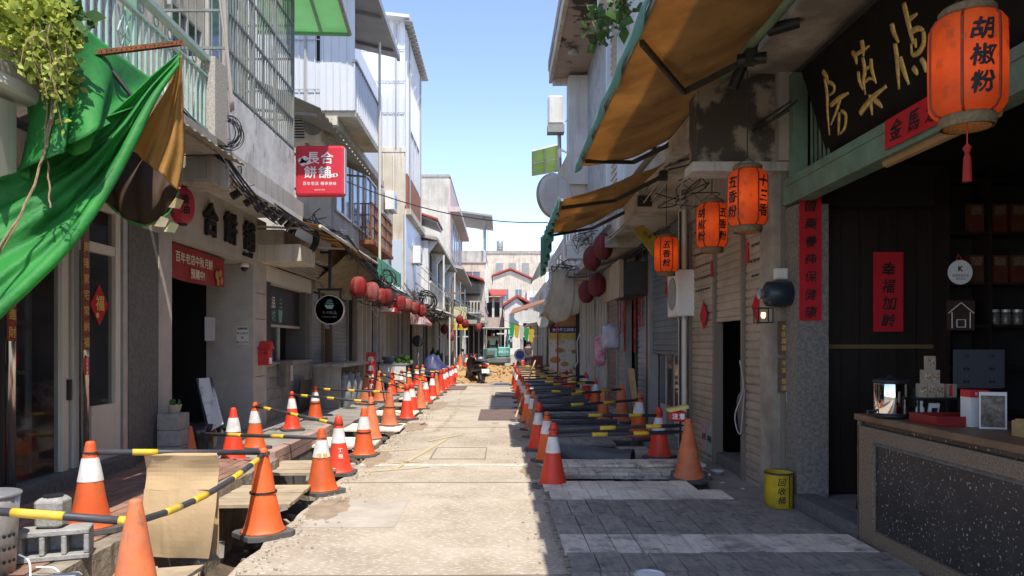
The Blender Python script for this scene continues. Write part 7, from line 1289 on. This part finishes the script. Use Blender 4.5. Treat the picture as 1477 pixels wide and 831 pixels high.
# blue tarp heap, tables, bicycle, fan far left
def cover(u, v):
    x = -3.3 + 1.4 * v + .25 * u; y = 27.3 + 4.6 * u; e = min(1, 2.6 * min(v, 1 - v)) * (1 - u) ** .7 * min(1, (u + .02) * 12)
    return Vector((x + .05 * math.sin(u * 18), y, .13 + 1.05 * e * (1 + .22 * mnoise.noise((u * 6, v * 6, 1)) + .12 * mnoise.noise((u * 16, v * 9, 3))) + .07 * abs(math.sin(v * 13 + u * 12)) * e))
t = thing('blue_cover', 'navy blue tarpaulin heaped over goods beside the left cones', 'tarpaulin', (-2.6, 29.5, .12)); MB().grid(cover, 40, 26).build('cover', mat('navy_tarp', (.022, .026, .085), (.04, .045, .12), sc=4, rough=.45), t, smooth=True, solid=.01)
t = thing('folding_table', 'grey table with pots beside the blue cover', 'table', (-3.4, 23.8, .12)); MB().bb(-3.9, -2.95, 23.2, 24.6, .9, .95).build('tabletop', GREYM, t); MB().bb(-3.85, -3.0, 23.22, 23.26, .35, .9).build('front_panel', WHITEP, t)
for x, yy in ((-3.85, 23.3), (-3.0, 23.3), (-3.85, 24.5), (-3.0, 24.5)): MB().bb(x - .02, x + .02, yy - .02, yy + .02, .121, .9).build('leg', DARK, t)
for i, (x, yy) in enumerate(((-3.6, 23.5), (-3.15, 23.7))):
    if i: leafy('table_plant', 'bright green potted plant on the grey table', (x, yy, 1.08), (.25, .25, .12), 90, .12)
    else: t = thing('wash_basin', 'blue-grey plastic basin on the grey table', 'basin', (x, yy, .952)); MB().lathe([(.15, 0), (.22, .22), (.23, .22), (.2, .2)], 18, (x, yy, .952)).build('basin', mat('basin_blue', (.2, .22, .32), rough=.5), t, smooth=True)
leafy('pavement_plant', 'dark green plant standing at the far left beyond the blue cover', (-2.9, 33.5, .8), (.35, .4, .5), 160, .2)
t = thing('standing_fan', 'round standing fan inside the far left shop', 'fan', (-3.5, 30, .12)); c = P(603, 492, 31); MB().lathe([(.001, 0), (.22, .02), (.25, .06), (.22, .1)], 20, c, m=Matrix.Rotation(R(90), 3, 'X')).build('cage', DARK, t); MB().tube([c + Vector((0, .06, -.3)), (c.x, c.y + .06, .13)], .03, 8).build('pole', GREYM, t)
by = thing('bicycle', 'dark bicycle parked against the left shopfronts', 'bicycle', (-3.5, 21.4, .12))
for yy in (20.6, 21.65):
    wl = MB().tube([(-3.55, yy + .32 * math.cos(k * .2618), .46 + .32 * math.sin(k * .2618)) for k in range(25)], .02, 6).build('wheel', BLK, by)
    for k in range(6): MB().tube([(-3.55, yy, .46), (-3.55, yy + .31 * math.cos(k * 1.047), .46 + .31 * math.sin(k * 1.047))], .004, 4).build('spoke', STEEL, wl)
for a, b in (((20.6, .46), (20.75, 1.0)), ((20.75, .95), (21.3, .95)), ((20.8, .85), (21.15, .45)), ((21.15, .45), (21.3, 1.0)), ((21.15, .45), (21.65, .46)), ((21.3, .9), (21.65, .46))): MB().tube([(-3.55, *a), (-3.55, *b)], .018, 6).build('frame_tube', DARK, by)
MB().tube([(-3.8, 20.72, 1.1), (-3.55, 20.78, 1.05), (-3.3, 20.72, 1.1)], .014, 6).build('handlebar', STEEL, by); MB().bb(-3.62, -3.48, 21.2, 21.42, 1.0, 1.06).build('saddle', BLK, by, bevel=.02)
# ---- right foreground: yellow tin, plastic tub, debris
t = thing('yellow_tin', 'yellow paint tin with black characters beside the shutters', 'tin', (2.74, 7.0, 0)); c = Vector((2.68, 7.0, .002)); YT = mat('tin_yellow', (.60, .40, .015), (.5, .33, .02), sc=6, rough=.45, dirt=(.2, .13, .03), dk=.4, ds=9)
MB().lathe([(.128, 0), (.13, .006), (.13, .325), (.133, .335), (.125, .335), (.122, .1), (.122, .02)], 32, c).build('body', YT, t, smooth=True); MB().lathe([(.131, .318), (.136, .33), (.131, .338)], 32, c, cap=False).build('rim', DARK, t, smooth=True); MB().bb(c.x + .055, c.x + .062, c.y - .122, c.y - .115, .02, .32).build('seam', INK, t)
for i, ch in enumerate('回收桶'):
    V, F = glyphs(ch, .075, bold=.02, shear=.15); b = MB(); b.v = [c + Vector((.1325 * math.sin(q.x / .13 - .12), -.1325 * math.cos(q.x / .13 - .12), .255 - i * .085 + q.y)) for q in V]; b.f = F; b.build('character', INK, t)
t = thing('plastic_tub', 'clear plastic tub with a red label at the bottom edge', 'tub', PZ(937, 880, .06)); c = P(937, 840, 4.35); c.z = .062; MB().lathe([(.07, 0), (.085, .02), (.09, .12), (.094, .125), (.088, .13), (.084, .12), (.07, .03)], 24, c).build('tub', mat('cloudy_plastic', (.62, .62, .64), rough=.25, alpha=.75), t, smooth=True); MB().lathe([(.0915, .03), (.0935, .1)], 24, c, cap=False).build('label_band', mat('label_red', (.55, .04, .06), (.6, .5, .5), sc=20, rough=.5), t, smooth=True); MB().lathe([(.086, .118), (.05, .121), (.001, .122)], 24, c, cap=False).build('film', PAPER, t)
t = thing('styrofoam_bowl', 'white bowl dropped by the dark doorway', 'bowl', (2.65, 8.75, 0)); MB().lathe([(.04, 0), (.075, .04), (.08, .045), (.07, .04)], 14, (2.62, 8.75, .003)).build('bowl', WHT, t, smooth=True)
for i in range(3): tag(MB().box((2.5 + i * .12, 8.2 - i * .35, .006), (.05, .03, .006), rz=i).build('litter_scrap', PAPER), ('far', 'middle', 'near')[i] + ' white litter scrap on the right pavement', 'litter')
t = bundle((3.05, 8.8, .75), (.3, .25, .5), mat('grey_bag', (.10, .10, .11), rough=.35), None, 'hanging_bag', .1); tag(t, 'grey plastic bag hanging in the dark doorway', 'bag')
tag(MB().tube([curve([P(1067, 520, 8.3), P(1072, 560, 8.3), P(1060, 600, 8.3), P(1068, 625, 8.3), P(1074, 560, 8.32)], k / 24) for k in range(25)], .008, 5).build('pale_rope', CABLEG), 'pale rope looped in the dark doorway', 'rope')
tag(MB().box((2.62, 14.2, .55), (.03, .55, 1.1), ry=-.12).build('plywood_sheet', mat('plywood', (.5, .36, .2), (.42, .3, .16), sc=4, rough=.8)), 'pale plywood sheet leaning in the doorway beyond the cones', 'plywood')
# ================================================================== scooter, excavator, people, cables
sct = thing('scooter', 'black scooter seen from behind at the foot of the soil heap', 'scooter', (-.78, 29.3, 0)); X, Y = -.78, 29.2
BLKG = mat('gloss_black', (.02, .02, .022), rough=.25); TAIL = mat('tail_red', (.45, .03, .02), rough=.3)
for yy, nme in ((Y, 'rear_wheel'), (Y + 1.2, 'front_wheel')):
    wl = MB().lathe([(.14, -.05), (.24, -.05), (.255, 0), (.24, .05), (.14, .05)], 24, (X, yy, .257), m=Matrix.Rotation(R(90), 3, 'Y'), cap=False).build(nme, RUBBER, sct, smooth=True); MB().lathe([(.02, -.04), (.15, -.03), (.15, .03), (.02, .04)], 18, (X, yy, .257), m=Matrix.Rotation(R(90), 3, 'Y')).build('rim', STEEL, wl)
def hull(par, name, m, secs):                                # lofted body from (y, z0, z1, halfwidth)
    b = MB(); n = 12
    for (yy, z0, z1, hw) in secs:
        for k in range(n): a = 2 * math.pi * k / n; b.v.append(Vector((X + hw * math.cos(a), yy, (z0 + z1) / 2 + (z1 - z0) / 2 * math.sin(a))))
    for i in range(len(secs) - 1):
        for k in range(n): b.f.append((i * n + k, i * n + (k + 1) % n, (i + 1) * n + (k + 1) % n, (i + 1) * n + k))
    b.f.append(tuple(range(n))); b.f.append(tuple((len(secs) - 1) * n + k for k in range(n))); return b.build(name, m, par, smooth=True)
hull(sct, 'rear_body', BLKG, ((Y - .32, .58, .72, .06), (Y - .2, .48, .76, .15), (Y + .1, .40, .78, .19), (Y + .5, .34, .76, .18), (Y + .62, .3, .6, .15))); hull(sct, 'seat', BLK, ((Y - .2, .76, .82, .1), (Y, .76, .86, .15), (Y + .35, .74, .84, .14), (Y + .55, .72, .80, .1)))
MB().bb(X - .16, X + .16, Y + .5, Y + .98, .26, .32).build('footboard', BLK, sct); hull(sct, 'leg_shield', BLKG, ((Y + .9, .28, .95, .2), (Y + 1.02, .3, 1.0, .19), (Y + 1.1, .5, .9, .1))); MB().tube([(X, Y + 1.2, .26), (X, Y + 1.0, 1.0)], .03, 8).build('fork', STEEL, sct); MB().tube([(X - .33, Y + .9, 1.02), (X - .1, Y + 1, 1.06), (X + .1, Y + 1, 1.06), (X + .33, Y + .9, 1.02)], .018, 8).build('handlebar', BLK, sct)
for s in (-1, 1): MB().lathe([(.001, 0), (.06, 0), (.06, .02), (.001, .02)], 12, (X + s * .34, Y + .98, 1.2), m=Matrix.Rotation(R(90), 3, 'X')).build('mirror', BLK, sct); MB().tube([(X + s * .3, Y + .95, 1.04), (X + s * .34, Y + .97, 1.2)], .008, 5).build('mirror_stem', BLK, sct); MB().box((X + s * .15, Y - .28, .66), (.08, .04, .06)).build('indicator', mat('amber', (.6, .25, .02), rough=.3), sct)
MB().box((X, Y - .33, .66), (.16, .04, .07)).build('tail_light', TAIL, sct); MB().box((X, Y - .36, .46), (.26, .008, .15), rx=-.2).build('number_plate', WHT, sct); MB().tube([(X + .2, Y + .3, .25), (X + .22, Y - .3, .33)], [.04, .055], 10).build('exhaust', STEEL, sct); MB().tube([(X - .12, Y - .25, .82), (X - .1, Y - .42, .86), (X + .1, Y - .42, .86), (X + .12, Y - .25, .82)], .012, 6).build('grab_rail', STEEL, sct); MB().bb(X - .07, X + .07, Y - .3, Y - .1, .3, .52).build('mudguard', BLK, sct)
t = thing('helmet', 'grey helmet resting on the scooter', 'helmet', (X, Y + .3, .86)); MB().lathe([(.10, 0), (.125, .05), (.12, .12), (.08, .18), (.01, .2)], 16, (X, Y + .25, .87)).build('shell', mat('helmet_grey', (.3, .3, .32), rough=.3), t, smooth=True); MB().bb(X - .1, X + .1, Y + .12, Y + .15, .9, .98).build('visor', DGLASS, t)
# excavator
ex = thing('mini_excavator', 'teal mini excavator standing behind the soil heap', 'excavator', (-.1, 37, .1)); EXT = mat('excavator_teal', (.16, .46, .42), (.13, .38, .35), sc=4, rough=.45, dirt=(.25, .2, .13), dk=.35, ds=3); EXD = mat('excavator_grey', (.16, .17, .17), rough=.6); c = Vector((-.15, 37, 0))
MB().prism([c + Vector((x, y, .62)) for x, y in ((-.7, .1), (-.5, -.35), (0, -.5), (.5, -.35), (.7, .1), (.7, 1.4), (-.7, 1.4))], (0, 0, .3)).build('counterweight', EXD, ex, bevel=.05); MB().prism([c + Vector((x, y, .93)) for x, y in ((-.68, .1), (-.48, -.33), (0, -.48), (.02, -.48), (.02, 1.0), (-.68, 1.0))], (0, 0, .42)).build('engine_cover', EXT, ex, bevel=.04); MB().prism([c + Vector((x, y, .93)) for x, y in ((.05, -.48), (.48, -.33), (.68, .1), (.68, 1.0), (.05, 1.0))], (0, 0, .5)).build('side_cover', EXT, ex, bevel=.05); MB().box(c + Vector((-.3, -.47, 1.15)), (.42, .03, .2), rz=-.25).build('grille', EXD, ex)
lettering('重機工程', c + Vector((.33, -.46, 1.2)), (.94, .34, 0), (0, 0, 1), .12, WHT, ex)
for s in (-1, 1):
    MB().prism([c + Vector((s * .55 - .15, y, z)) for y, z in ((-.5, .15), (-.3, 0), (1.5, 0), (1.7, .2), (1.5, .42), (-.3, .42))], (.3, 0, 0)).build('track', RUBBER, ex, bevel=.03)
MB().bb(c.x - .4, c.x + .4, 37.2, 38.2, .42, .62).build('turntable', EXD, ex)
for x, y in ((-.6, 37.2), (.55, 37.2), (-.6, 38.2), (.55, 38.2)): MB().tube([c + Vector((x, y - 37, 1.3)), c + Vector((x, y - 37, 2.35))], .03, 8).build('canopy_post', EXD, ex)
MB().bb(c.x - .75, c.x + .7, 37.0, 38.5, 2.35, 2.43).build('canopy', GREYM, ex, bevel=.03); MB().box(c + Vector((-.2, .6, 1.2)), (.45, .4, .4)).build('driver_seat', BLK, ex, bevel=.05)
bo = [c + Vector((.55, 1.2, 1.0)), c + Vector((.60, 1.7, 2.0)), c + Vector((.65, 2.6, 2.4)), c + Vector((.65, 3.6, 1.9))]; MB().bar(bo[0], bo[1], .2, .26).build('boom', EXT, ex, bevel=.02); MB().bar(bo[1], bo[2], .18, .24).build('boom', EXT, ex, bevel=.02); MB().bar(bo[2], bo[3], .16, .2).build('stick', EXT, ex, bevel=.02); MB().prism([bo[3] + Vector((-.2, dy, dz)) for dy, dz in ((0, .1), (.25, -.1), (.2, -.5), (-.15, -.55), (-.3, -.2))], (.4, 0, 0)).build('bucket', EXD, ex); MB().tube([c + Vector((.55, 1.0, .9)), c + Vector((.6, 1.5, 1.5))], .05, 8).build('hydraulic_cylinder', STEEL, ex)
def skin_person(name, label, base, joints, edges, radii, skin, parts):
    """one continuous body: skeleton edges grown with a Skin modifier"""
    t = thing(name, label, 'person', base)
    me = bpy.data.meshes.new('body'); me.from_pydata([Vector(j) for j in joints], edges, []); o = link('body', me, t); me.materials.append(skin)
    md = o.modifiers.new('skin', 'SKIN'); sv = me.skin_vertices[0].data
    for i, r in enumerate(radii): sv[i].radius = (r, r) if not isinstance(r, tuple) else r; sv[i].use_root = (i == 0)
    md.use_smooth_shade = True; s = o.modifiers.new('sub', 'SUBSURF'); s.levels = s.render_levels = 2
    return t
SKIN = mat('skin', (.50, .28, .18), rough=.6); SHIRT = mat('pale_shirt', (.50, .43, .33), rough=.9); HAIR = mat('dark_hair', (.02, .016, .013), rough=.7)
# joints: pelvis, spine, chest, neck, head, top, Lsh, Lel, Lhand, Rsh, Rel, Rhand, Lhip, Lknee, Lankle, Ltoe, Rhip, Rknee, Rankle, Rtoe
EDG = [(0, 1), (1, 2), (2, 3), (3, 4), (4, 5), (2, 6), (6, 7), (7, 8), (2, 9), (9, 10), (10, 11), (0, 12), (12, 13), (13, 14), (14, 15), (0, 16), (16, 17), (17, 18), (18, 19)]
RAD = [(.15, .11), (.14, .10), (.16, .11), .055, .085, .07, .065, .045, .035, .065, .045, .035, .085, .06, .045, .035, .085, .06, .045, .035]
def person(name, label, base, seated, shirt, facing=1, arms=None):
    b = Vector(base); f = facing
    if seated: J = [(0, 0, .1), (0, -.02, .3), (0, 0, .48), (0, .03, .62), (0, .05, .72), (0, .06, .84), (-.2, 0, .52), (-.27, .1 * f, .28), (-.2, .35 * f, .2), (.2, 0, .52), (.3, .12 * f, .30), (.32, .36 * f, .22), (-.1, .05 * f, .06), (-.13, .42 * f, .08), (-.13, .46 * f, -.3), (-.13, .58 * f, -.34), (.1, .05 * f, .06), (.13, .42 * f, .08), (.13, .46 * f, -.3), (.13, .58 * f, -.34)]
    else: J = [(0, 0, .92), (0, 0, 1.08), (0, 0, 1.3), (0, 0, 1.45), (0, .02 * f, 1.56), (0, .02 * f, 1.68), (-.19, 0, 1.36), (-.24, .02 * f, 1.08), (-.22, .1 * f, .84), (.19, 0, 1.36), (.24, .02 * f, 1.08), (.22, .12 * f, .86), (-.09, 0, .88), (-.11, .03 * f, .48), (-.12, -.02 * f, .08), (-.12, .12 * f, .04), (.09, 0, .88), (.11, .06 * f, .48), (.12, .02 * f, .08), (.12, .16 * f, .04)]
    t = skin_person(name, label, b, J, EDG, RAD, SKIN, None)
    sh_J = J[:3] + [J[6], (Vector(J[6]) + Vector(J[7])) / 2, J[9], (Vector(J[9]) + Vector(J[10])) / 2]
    me = bpy.data.meshes.new('shirt'); me.from_pydata([Vector(q) for q in sh_J], [(0, 1), (1, 2), (2, 3), (3, 4), (2, 5), (5, 6)], []); o = link('shirt', me, t); me.materials.append(shirt); o.modifiers.new('skin', 'SKIN'); sv = me.skin_vertices[0].data
    for i, r in enumerate(((.175, .13), (.165, .125), (.185, .13), .085, .07, .085, .07)): sv[i].radius = r if isinstance(r, tuple) else (r, r); sv[i].use_root = (i == 0)
    s = o.modifiers.new('sub', 'SUBSURF'); s.levels = s.render_levels = 2
    tr_J = [J[0], J[12], J[13], (Vector(J[13]) + Vector(J[14]) * 2) / 3, J[16], J[17], (Vector(J[17]) + Vector(J[18]) * 2) / 3]
    me = bpy.data.meshes.new('trousers'); me.from_pydata([Vector(q) for q in tr_J], [(0, 1), (1, 2), (2, 3), (0, 4), (4, 5), (5, 6)], []); o = link('trousers', me, t); me.materials.append(mat('dark_trousers', (.04, .04, .05), rough=.9)); o.modifiers.new('skin', 'SKIN'); sv = me.skin_vertices[0].data
    for i, r in enumerate(((.17, .13), .1, .075, .06, .1, .075, .06)): sv[i].radius = r if isinstance(r, tuple) else (r, r); sv[i].use_root = (i == 0)
    s = o.modifiers.new('sub', 'SUBSURF'); s.levels = s.render_levels = 2
    h = Vector(J[4]) + Vector((0, -.02 * f, .06)); o = MB().lathe([(.098, -.04), (.108, .02), (.10, .08), (.06, .125), (.01, .135)], 14, h + b).build('hair', HAIR, t, smooth=True)
    return t
person('person', 'person in a pale shirt sitting on the teal excavator', (-.38, 37.55, 1.40), True, SHIRT)
person('person', 'person in dark clothes standing far behind the right cones', (1.55, 40, 0), False, mat('dark_shirt', (.05, .05, .07), rough=.9), -1)
# warning roundel far right and red marker boards round the heap
t = thing('road_roundel', 'round blue and white road sign standing far behind the right cones', 'sign', P(750, 520, 34)); c = P(750, 512, 34); MB().lathe([(.001, 0), (.28, 0), (.28, .03), (.001, .03)], 24, c, m=Matrix.Rotation(R(90), 3, 'X')).build('disc', WHT, t); MB().lathe([(.001, 0), (.2, 0), (.2, .034), (.001, .034)], 24, c, m=Matrix.Rotation(R(90), 3, 'X')).build('blue_ring', mat('sign_blue', (.05, .10, .4), rough=.4), t); MB().bar((c.x, c.y + .03, 0), (c.x, c.y + .03, c.z), .04).build('post', STEEL, t)
for i, (x, y) in enumerate(((-1.55, 33.9), (-1.2, 34.4), (.9, 34.6), (1.1, 36.5))): cone(x, y, 'rw', ('leftmost', 'second', 'third', 'rightmost')[i] + ' traffic cone standing behind the soil heap', 'cones behind the soil heap', z=.3, sc=1.15)
t = thing('banner_bunting', 'green and yellow plastic bunting hanging over the far street', 'bunting', P(745, 475, 38)); 
for k in range(5): p = P(735 + k * 7, 466 + 2 * k, 38); MB().prism([p, p + Vector((.28, 0, -.05)), p + Vector((.2, .1, -.75)), p + Vector((.02, .1, -.65))], (0, .02, 0)).build('flag', (mat('bunting_green', (.06, .42, .12), rough=.6, trans=.2), YEL, WHITEP, _m['bunting_green'], YEL)[k], t)
tag(MB().tube(sag(P(728, 462, 38), P(778, 470, 38), .15), .01, 5).build('bunting_rope', CABLE), 'rope carrying the green and yellow bunting', 'rope')
# clutter of stalls behind the excavator
for i, (x, y, d, wd, h, m) in enumerate(((648, 500, 44, 2.0, 2.0, GREYM), (735, 498, 46, 1.4, 2.2, CONCL), (768, 500, 42, 1.2, 2.0, mat('maroon_board', (.2, .05, .05), rough=.6)))):
    p = P(x, 0, d); t = thing('market_stall', ('grey', 'pale', 'maroon')[i] + ' stall standing far down the street', 'stall', (p.x, d, 0)); MB().bb(p.x - wd / 2, p.x + wd / 2, d, d + 1, 0, .9).build('counter', m, t); MB().bb(p.x - wd / 2 - .1, p.x + wd / 2 + .1, d - .2, d + 1.1, h, h + .08).build('roof', WHITEP, t)
    for sx in (-1, 1): MB().bb(p.x + sx * wd / 2 - .03, p.x + sx * wd / 2 + .03, d, d + .06, .9, h).build('post', STEEL, t)
# ---- cables
def cables(name, label, a, b, n, spread, sg, r=.012, m=None, cat='cable'):
    if n == 1: return tag(MB().tube(sag(a, b, sg, 12), r, 6).build('overhead_cable', m or CABLE, smooth=True), label, cat)
    t = thing('cable_bundle', label, 'cables', a)
    for i in range(n):
        ja = Vector((rnd.uniform(-1, 1), 0, rnd.uniform(-1, 1))) * spread; jb = Vector((rnd.uniform(-1, 1), 0, rnd.uniform(-1, 1))) * spread
        MB().tube(sag(Vector(a) + ja, Vector(b) + jb, sg * rnd.uniform(.6, 1.5), 12), r * rnd.uniform(.7, 1.3), 6).build('cable', m or CABLE, t, smooth=True)
    return t
def tangle(label, c, size, n, m, r=.012):
    t = thing('cable_tangle', label, 'cables', c); c = Vector(c)
    for i in range(n):
        y_ = rnd.gauss(0, .3) * size[1]; p = [c + Vector((rnd.gauss(0, .7) * size[0], y_ + (k / 4 - .5) * 2.4 * size[1] * rnd.uniform(.8, 1.2), rnd.gauss(0, .7) * size[2] - (.5 * size[2] if k == 2 else 0))) for k in range(5)]
        MB().tube([curve(p, k / 24) for k in range(25)], r * rnd.uniform(.6, 1.3), 5).build('cable', m if rnd.random() < .7 else CABLEG, t, smooth=True)
    return t
cables('overhead_cable', 'black cable bundle slung along the cake shop eave', PX(300, 190, -3.35), PX(400, 318, -3.35), 6, .06, .12)
cables('overhead_cable', 'black cable bundle above the orange awning', PX(400, 300, -3.2), PX(500, 345, -3.1), 6, .08, .12)
cables('overhead_cable', 'black cable bundle above the green valance', PX(495, 345, -3.1), PX(590, 425, -3.0), 6, .10, .2)
cables('overhead_cable', 'grey cable bundle over the far left lanterns', PX(585, 415, -3.0), PX(640, 455, -2.9), 6, .2, .3, m=CABLEG)
cables('street_cable', 'thin dark cable crossing the street under the sky', PX(500, 262, -3.2), P(790, 321, 17), 1, 0, .25, r=.012)
cables('wall_cable', 'white cable bundle running down the pebbledash post', PX(318, -20, -3.3), PX(333, 160, -3.3), 5, .04, 0, r=.012, m=mat('white_cable', (.52, .47, .40), rough=.7))
cables('overhead_cable', 'black cable bundle along the right soffit beside the lanterns', PX(1140, 150, 2.6), PX(960, 240, 2.2), 3, .06, .1)
cables('overhead_cable', 'thick black cable bundle below the first awning end', P(985, 205, 9.3), P(1050, 245, 7.7), 6, .05, .06, r=.016)
cables('overhead_cable', 'grey cable bundle above the dark red lanterns', P(985, 215, 9.4), P(830, 350, 17), 6, .12, .3, m=CABLEG)
cables('overhead_cable', 'black cable bundle over the wooden box sign', P(960, 330, 12), P(800, 390, 21), 6, .2, .35)
cables('wall_cable', 'black cables running down the flaking pier', P(1143, 180, 7.15), P(1146, 470, 7.15), 3, .03, 0, r=.008)
cables('wall_cable', 'dark cables running down beside the near brown shutter', P(1128, 460, 7.3), P(1132, 690, 7.3), 2, .03, 0, r=.012, m=mat('brown_cable', (.10, .075, .05), rough=.7))
cables('street_cable', 'slack grey cables slung across the far left facades', P(608, 395, 28), P(700, 450, 50), 4, .3, .6, r=.015, m=CABLEG)
def coil(name, label, c, r, n, ax, m, tr=.012, flat_=.25):
    c = Vector(c); t = thing(name, label, 'cable coil', c - Vector((0, 0, r)))
    for i in range(n):
        rr = r * rnd.uniform(.72, 1.05); o = Vector((rnd.uniform(-1, 1), rnd.uniform(-1, 1), rnd.uniform(-1, 1))) * r * flat_; ph = rnd.uniform(0, 6); tilt = rnd.uniform(-.35, .35)
        pts = []
        for k in range(25):
            a = k / 24 * 6.2832; q = Vector((rr * math.cos(a), rr * .25 * math.sin(a + ph) * tilt * 3, rr * 1.12 * math.sin(a)))
            q.rotate(Matrix.Rotation(ax + tilt, 3, 'Z')); pts.append(c + o + q)
        MB().tube(pts, tr * rnd.uniform(.8, 1.2), 6, cap=False).build('loop', m, t, smooth=True)
    return t
coil('cable_coil', 'big black cable coil hanging beside the red box sign', P(436, 345, 13.4), .30, 9, .1, CABLE, .017, .1); coil('cable_coil', 'tangled thin wire coil on the stained parapet', P(327, 190, 8.9), .17, 12, .3, CABLE, .005, .3)
coil('cable_coil', 'black cable coil above the striped awning', P(617, 435, 27), .32, 7, .2, CABLE, .02, .3); tangle('tangle of cables under the far left eaves', P(632, 455, 31), (.3, 1.2, .16), 16, CABLE, .016); tangle('dark cable tangle right of the torn green strip', P(845, 345, 15.5), (.2, .5, .14), 9, CABLE, .01); tangle('cable tangle above the plastic sheeting', P(815, 385, 19), (.25, .6, .16), 10, CABLE, .012)
tangle('wires hanging in the shade behind the left lantern row', P(540, 430, 19), (.2, 1.6, .18), 14, CABLE, .010); tangle('wires and cable ends over the striped awning', P(605, 425, 26), (.25, 1.2, .16), 12, CABLE, .012); tangle('loose wires under the soffit behind the orange lanterns', P(990, 275, 9), (.22, .5, .12), 7, CABLE, .006); tangle('cables strung below the cake shop junction box', P(330, 250, 9.2), (.08, .4, .13), 9, CABLE, .008); tangle('wires on top of the kiosk eave', P(470, 330, 15), (.2, 1.2, .07), 12, CABLE, .010)
coil('cable_coil', 'small black coil behind the far left lanterns', P(560, 405, 19), .22, 6, .5, CABLE, .012, .4)
# spare boxes on the eaves
ac_unit(P(830, 375, 20), (.5, .5, .5), 'air conditioner above the plastic sheeting on the right', face='R')
t = thing('meter_cabinet', 'grey electric cabinet under the right soffit beyond the lanterns', 'cabinet', P(850, 345, 17)); c = P(850, 345, 17); MB().bb(c.x - .25, c.x + .3, 17, 17.3, c.z, c.z + .6).build('case', GREYM, t, bevel=.02); MB().bb(c.x - .2, c.x + .25, 16.985, 17, c.z + .05, c.z + .55).build('door', STEEL, t)
t = thing('yellow_banner', 'yellow fabric banner with black print folded above the farthest orange lantern', 'banner', P(940, 340, 11.5)); pts = [P(912, 328, 12), P(928, 324, 11.8), P(954, 350, 11.2), P(942, 368, 11.2)]; MB().prism(pts, (0, .01, -.02)).build('cloth', mat('banner_yellow', (.36, .28, .04), rough=.7), t); lettering('特產', (pts[0] + pts[2]) / 2 + Vector((.0, -.12, -.03)), (1, -.3, -.6), (.5, 0, 1), .08, INK, t)
t = thing('floodlight', 'small black floodlight under the soffit above the lanterns', 'floodlight', P(930, 290, 11)); c = P(930, 290, 11); MB().box(c, (.22, .08, .16), rx=.4).build('case', BLK, t, bevel=.01); MB().bar(c + Vector((0, .05, .05)), c + Vector((0, .1, .5)), .02).build('bracket', BLK, t)
t = thing('junction_box', 'rusty junction box under the quilt shop balcony', 'box', P(296, 245, 8.6)); c = P(296, 245, 8.6); MB().bb(c.x - .22, c.x + .18, 8.4, 8.9, c.z - .2, c.z + .12).build('case', CONC, t, bevel=.015); MB().bb(c.x - .15, c.x + .1, 8.39, 8.4, c.z - .15, c.z + .07).build('cover', GREYM, t)
t = thing('beige_awning_sheet', 'beige corrugated sheet sloping out below the teal railing', 'awning', (-3.0, 8.0, 3.6)); MB().grid(lambda u, v: (-3.3 + .28 * v, 6.7 + 2.0 * u, 3.80 - .12 * v + .008 * math.sin(u * 70)), 80, 2).build('sheet', mat('beige_sheet', (.42, .38, .30), (.32, .29, .23), sc=4, rough=.7), t, solid=.006)

tag(MB().tube([P(262, 172, 7.6), P(318, 204, 8.6)], .035, 10).build('eave_pipe', STEEL, smooth=True), 'grey pipe running under the teal railing towards the post', 'pipe')
cables('eave', 'black cable bundle under the teal railing beside the ochre lining', P(262, 160, 7.4), P(325, 205, 8.7), 6, .04, .05, r=.008)
sct.rotation_euler = (0, 0, .42); sct.scale = (1.2, 1.1, 1.1)
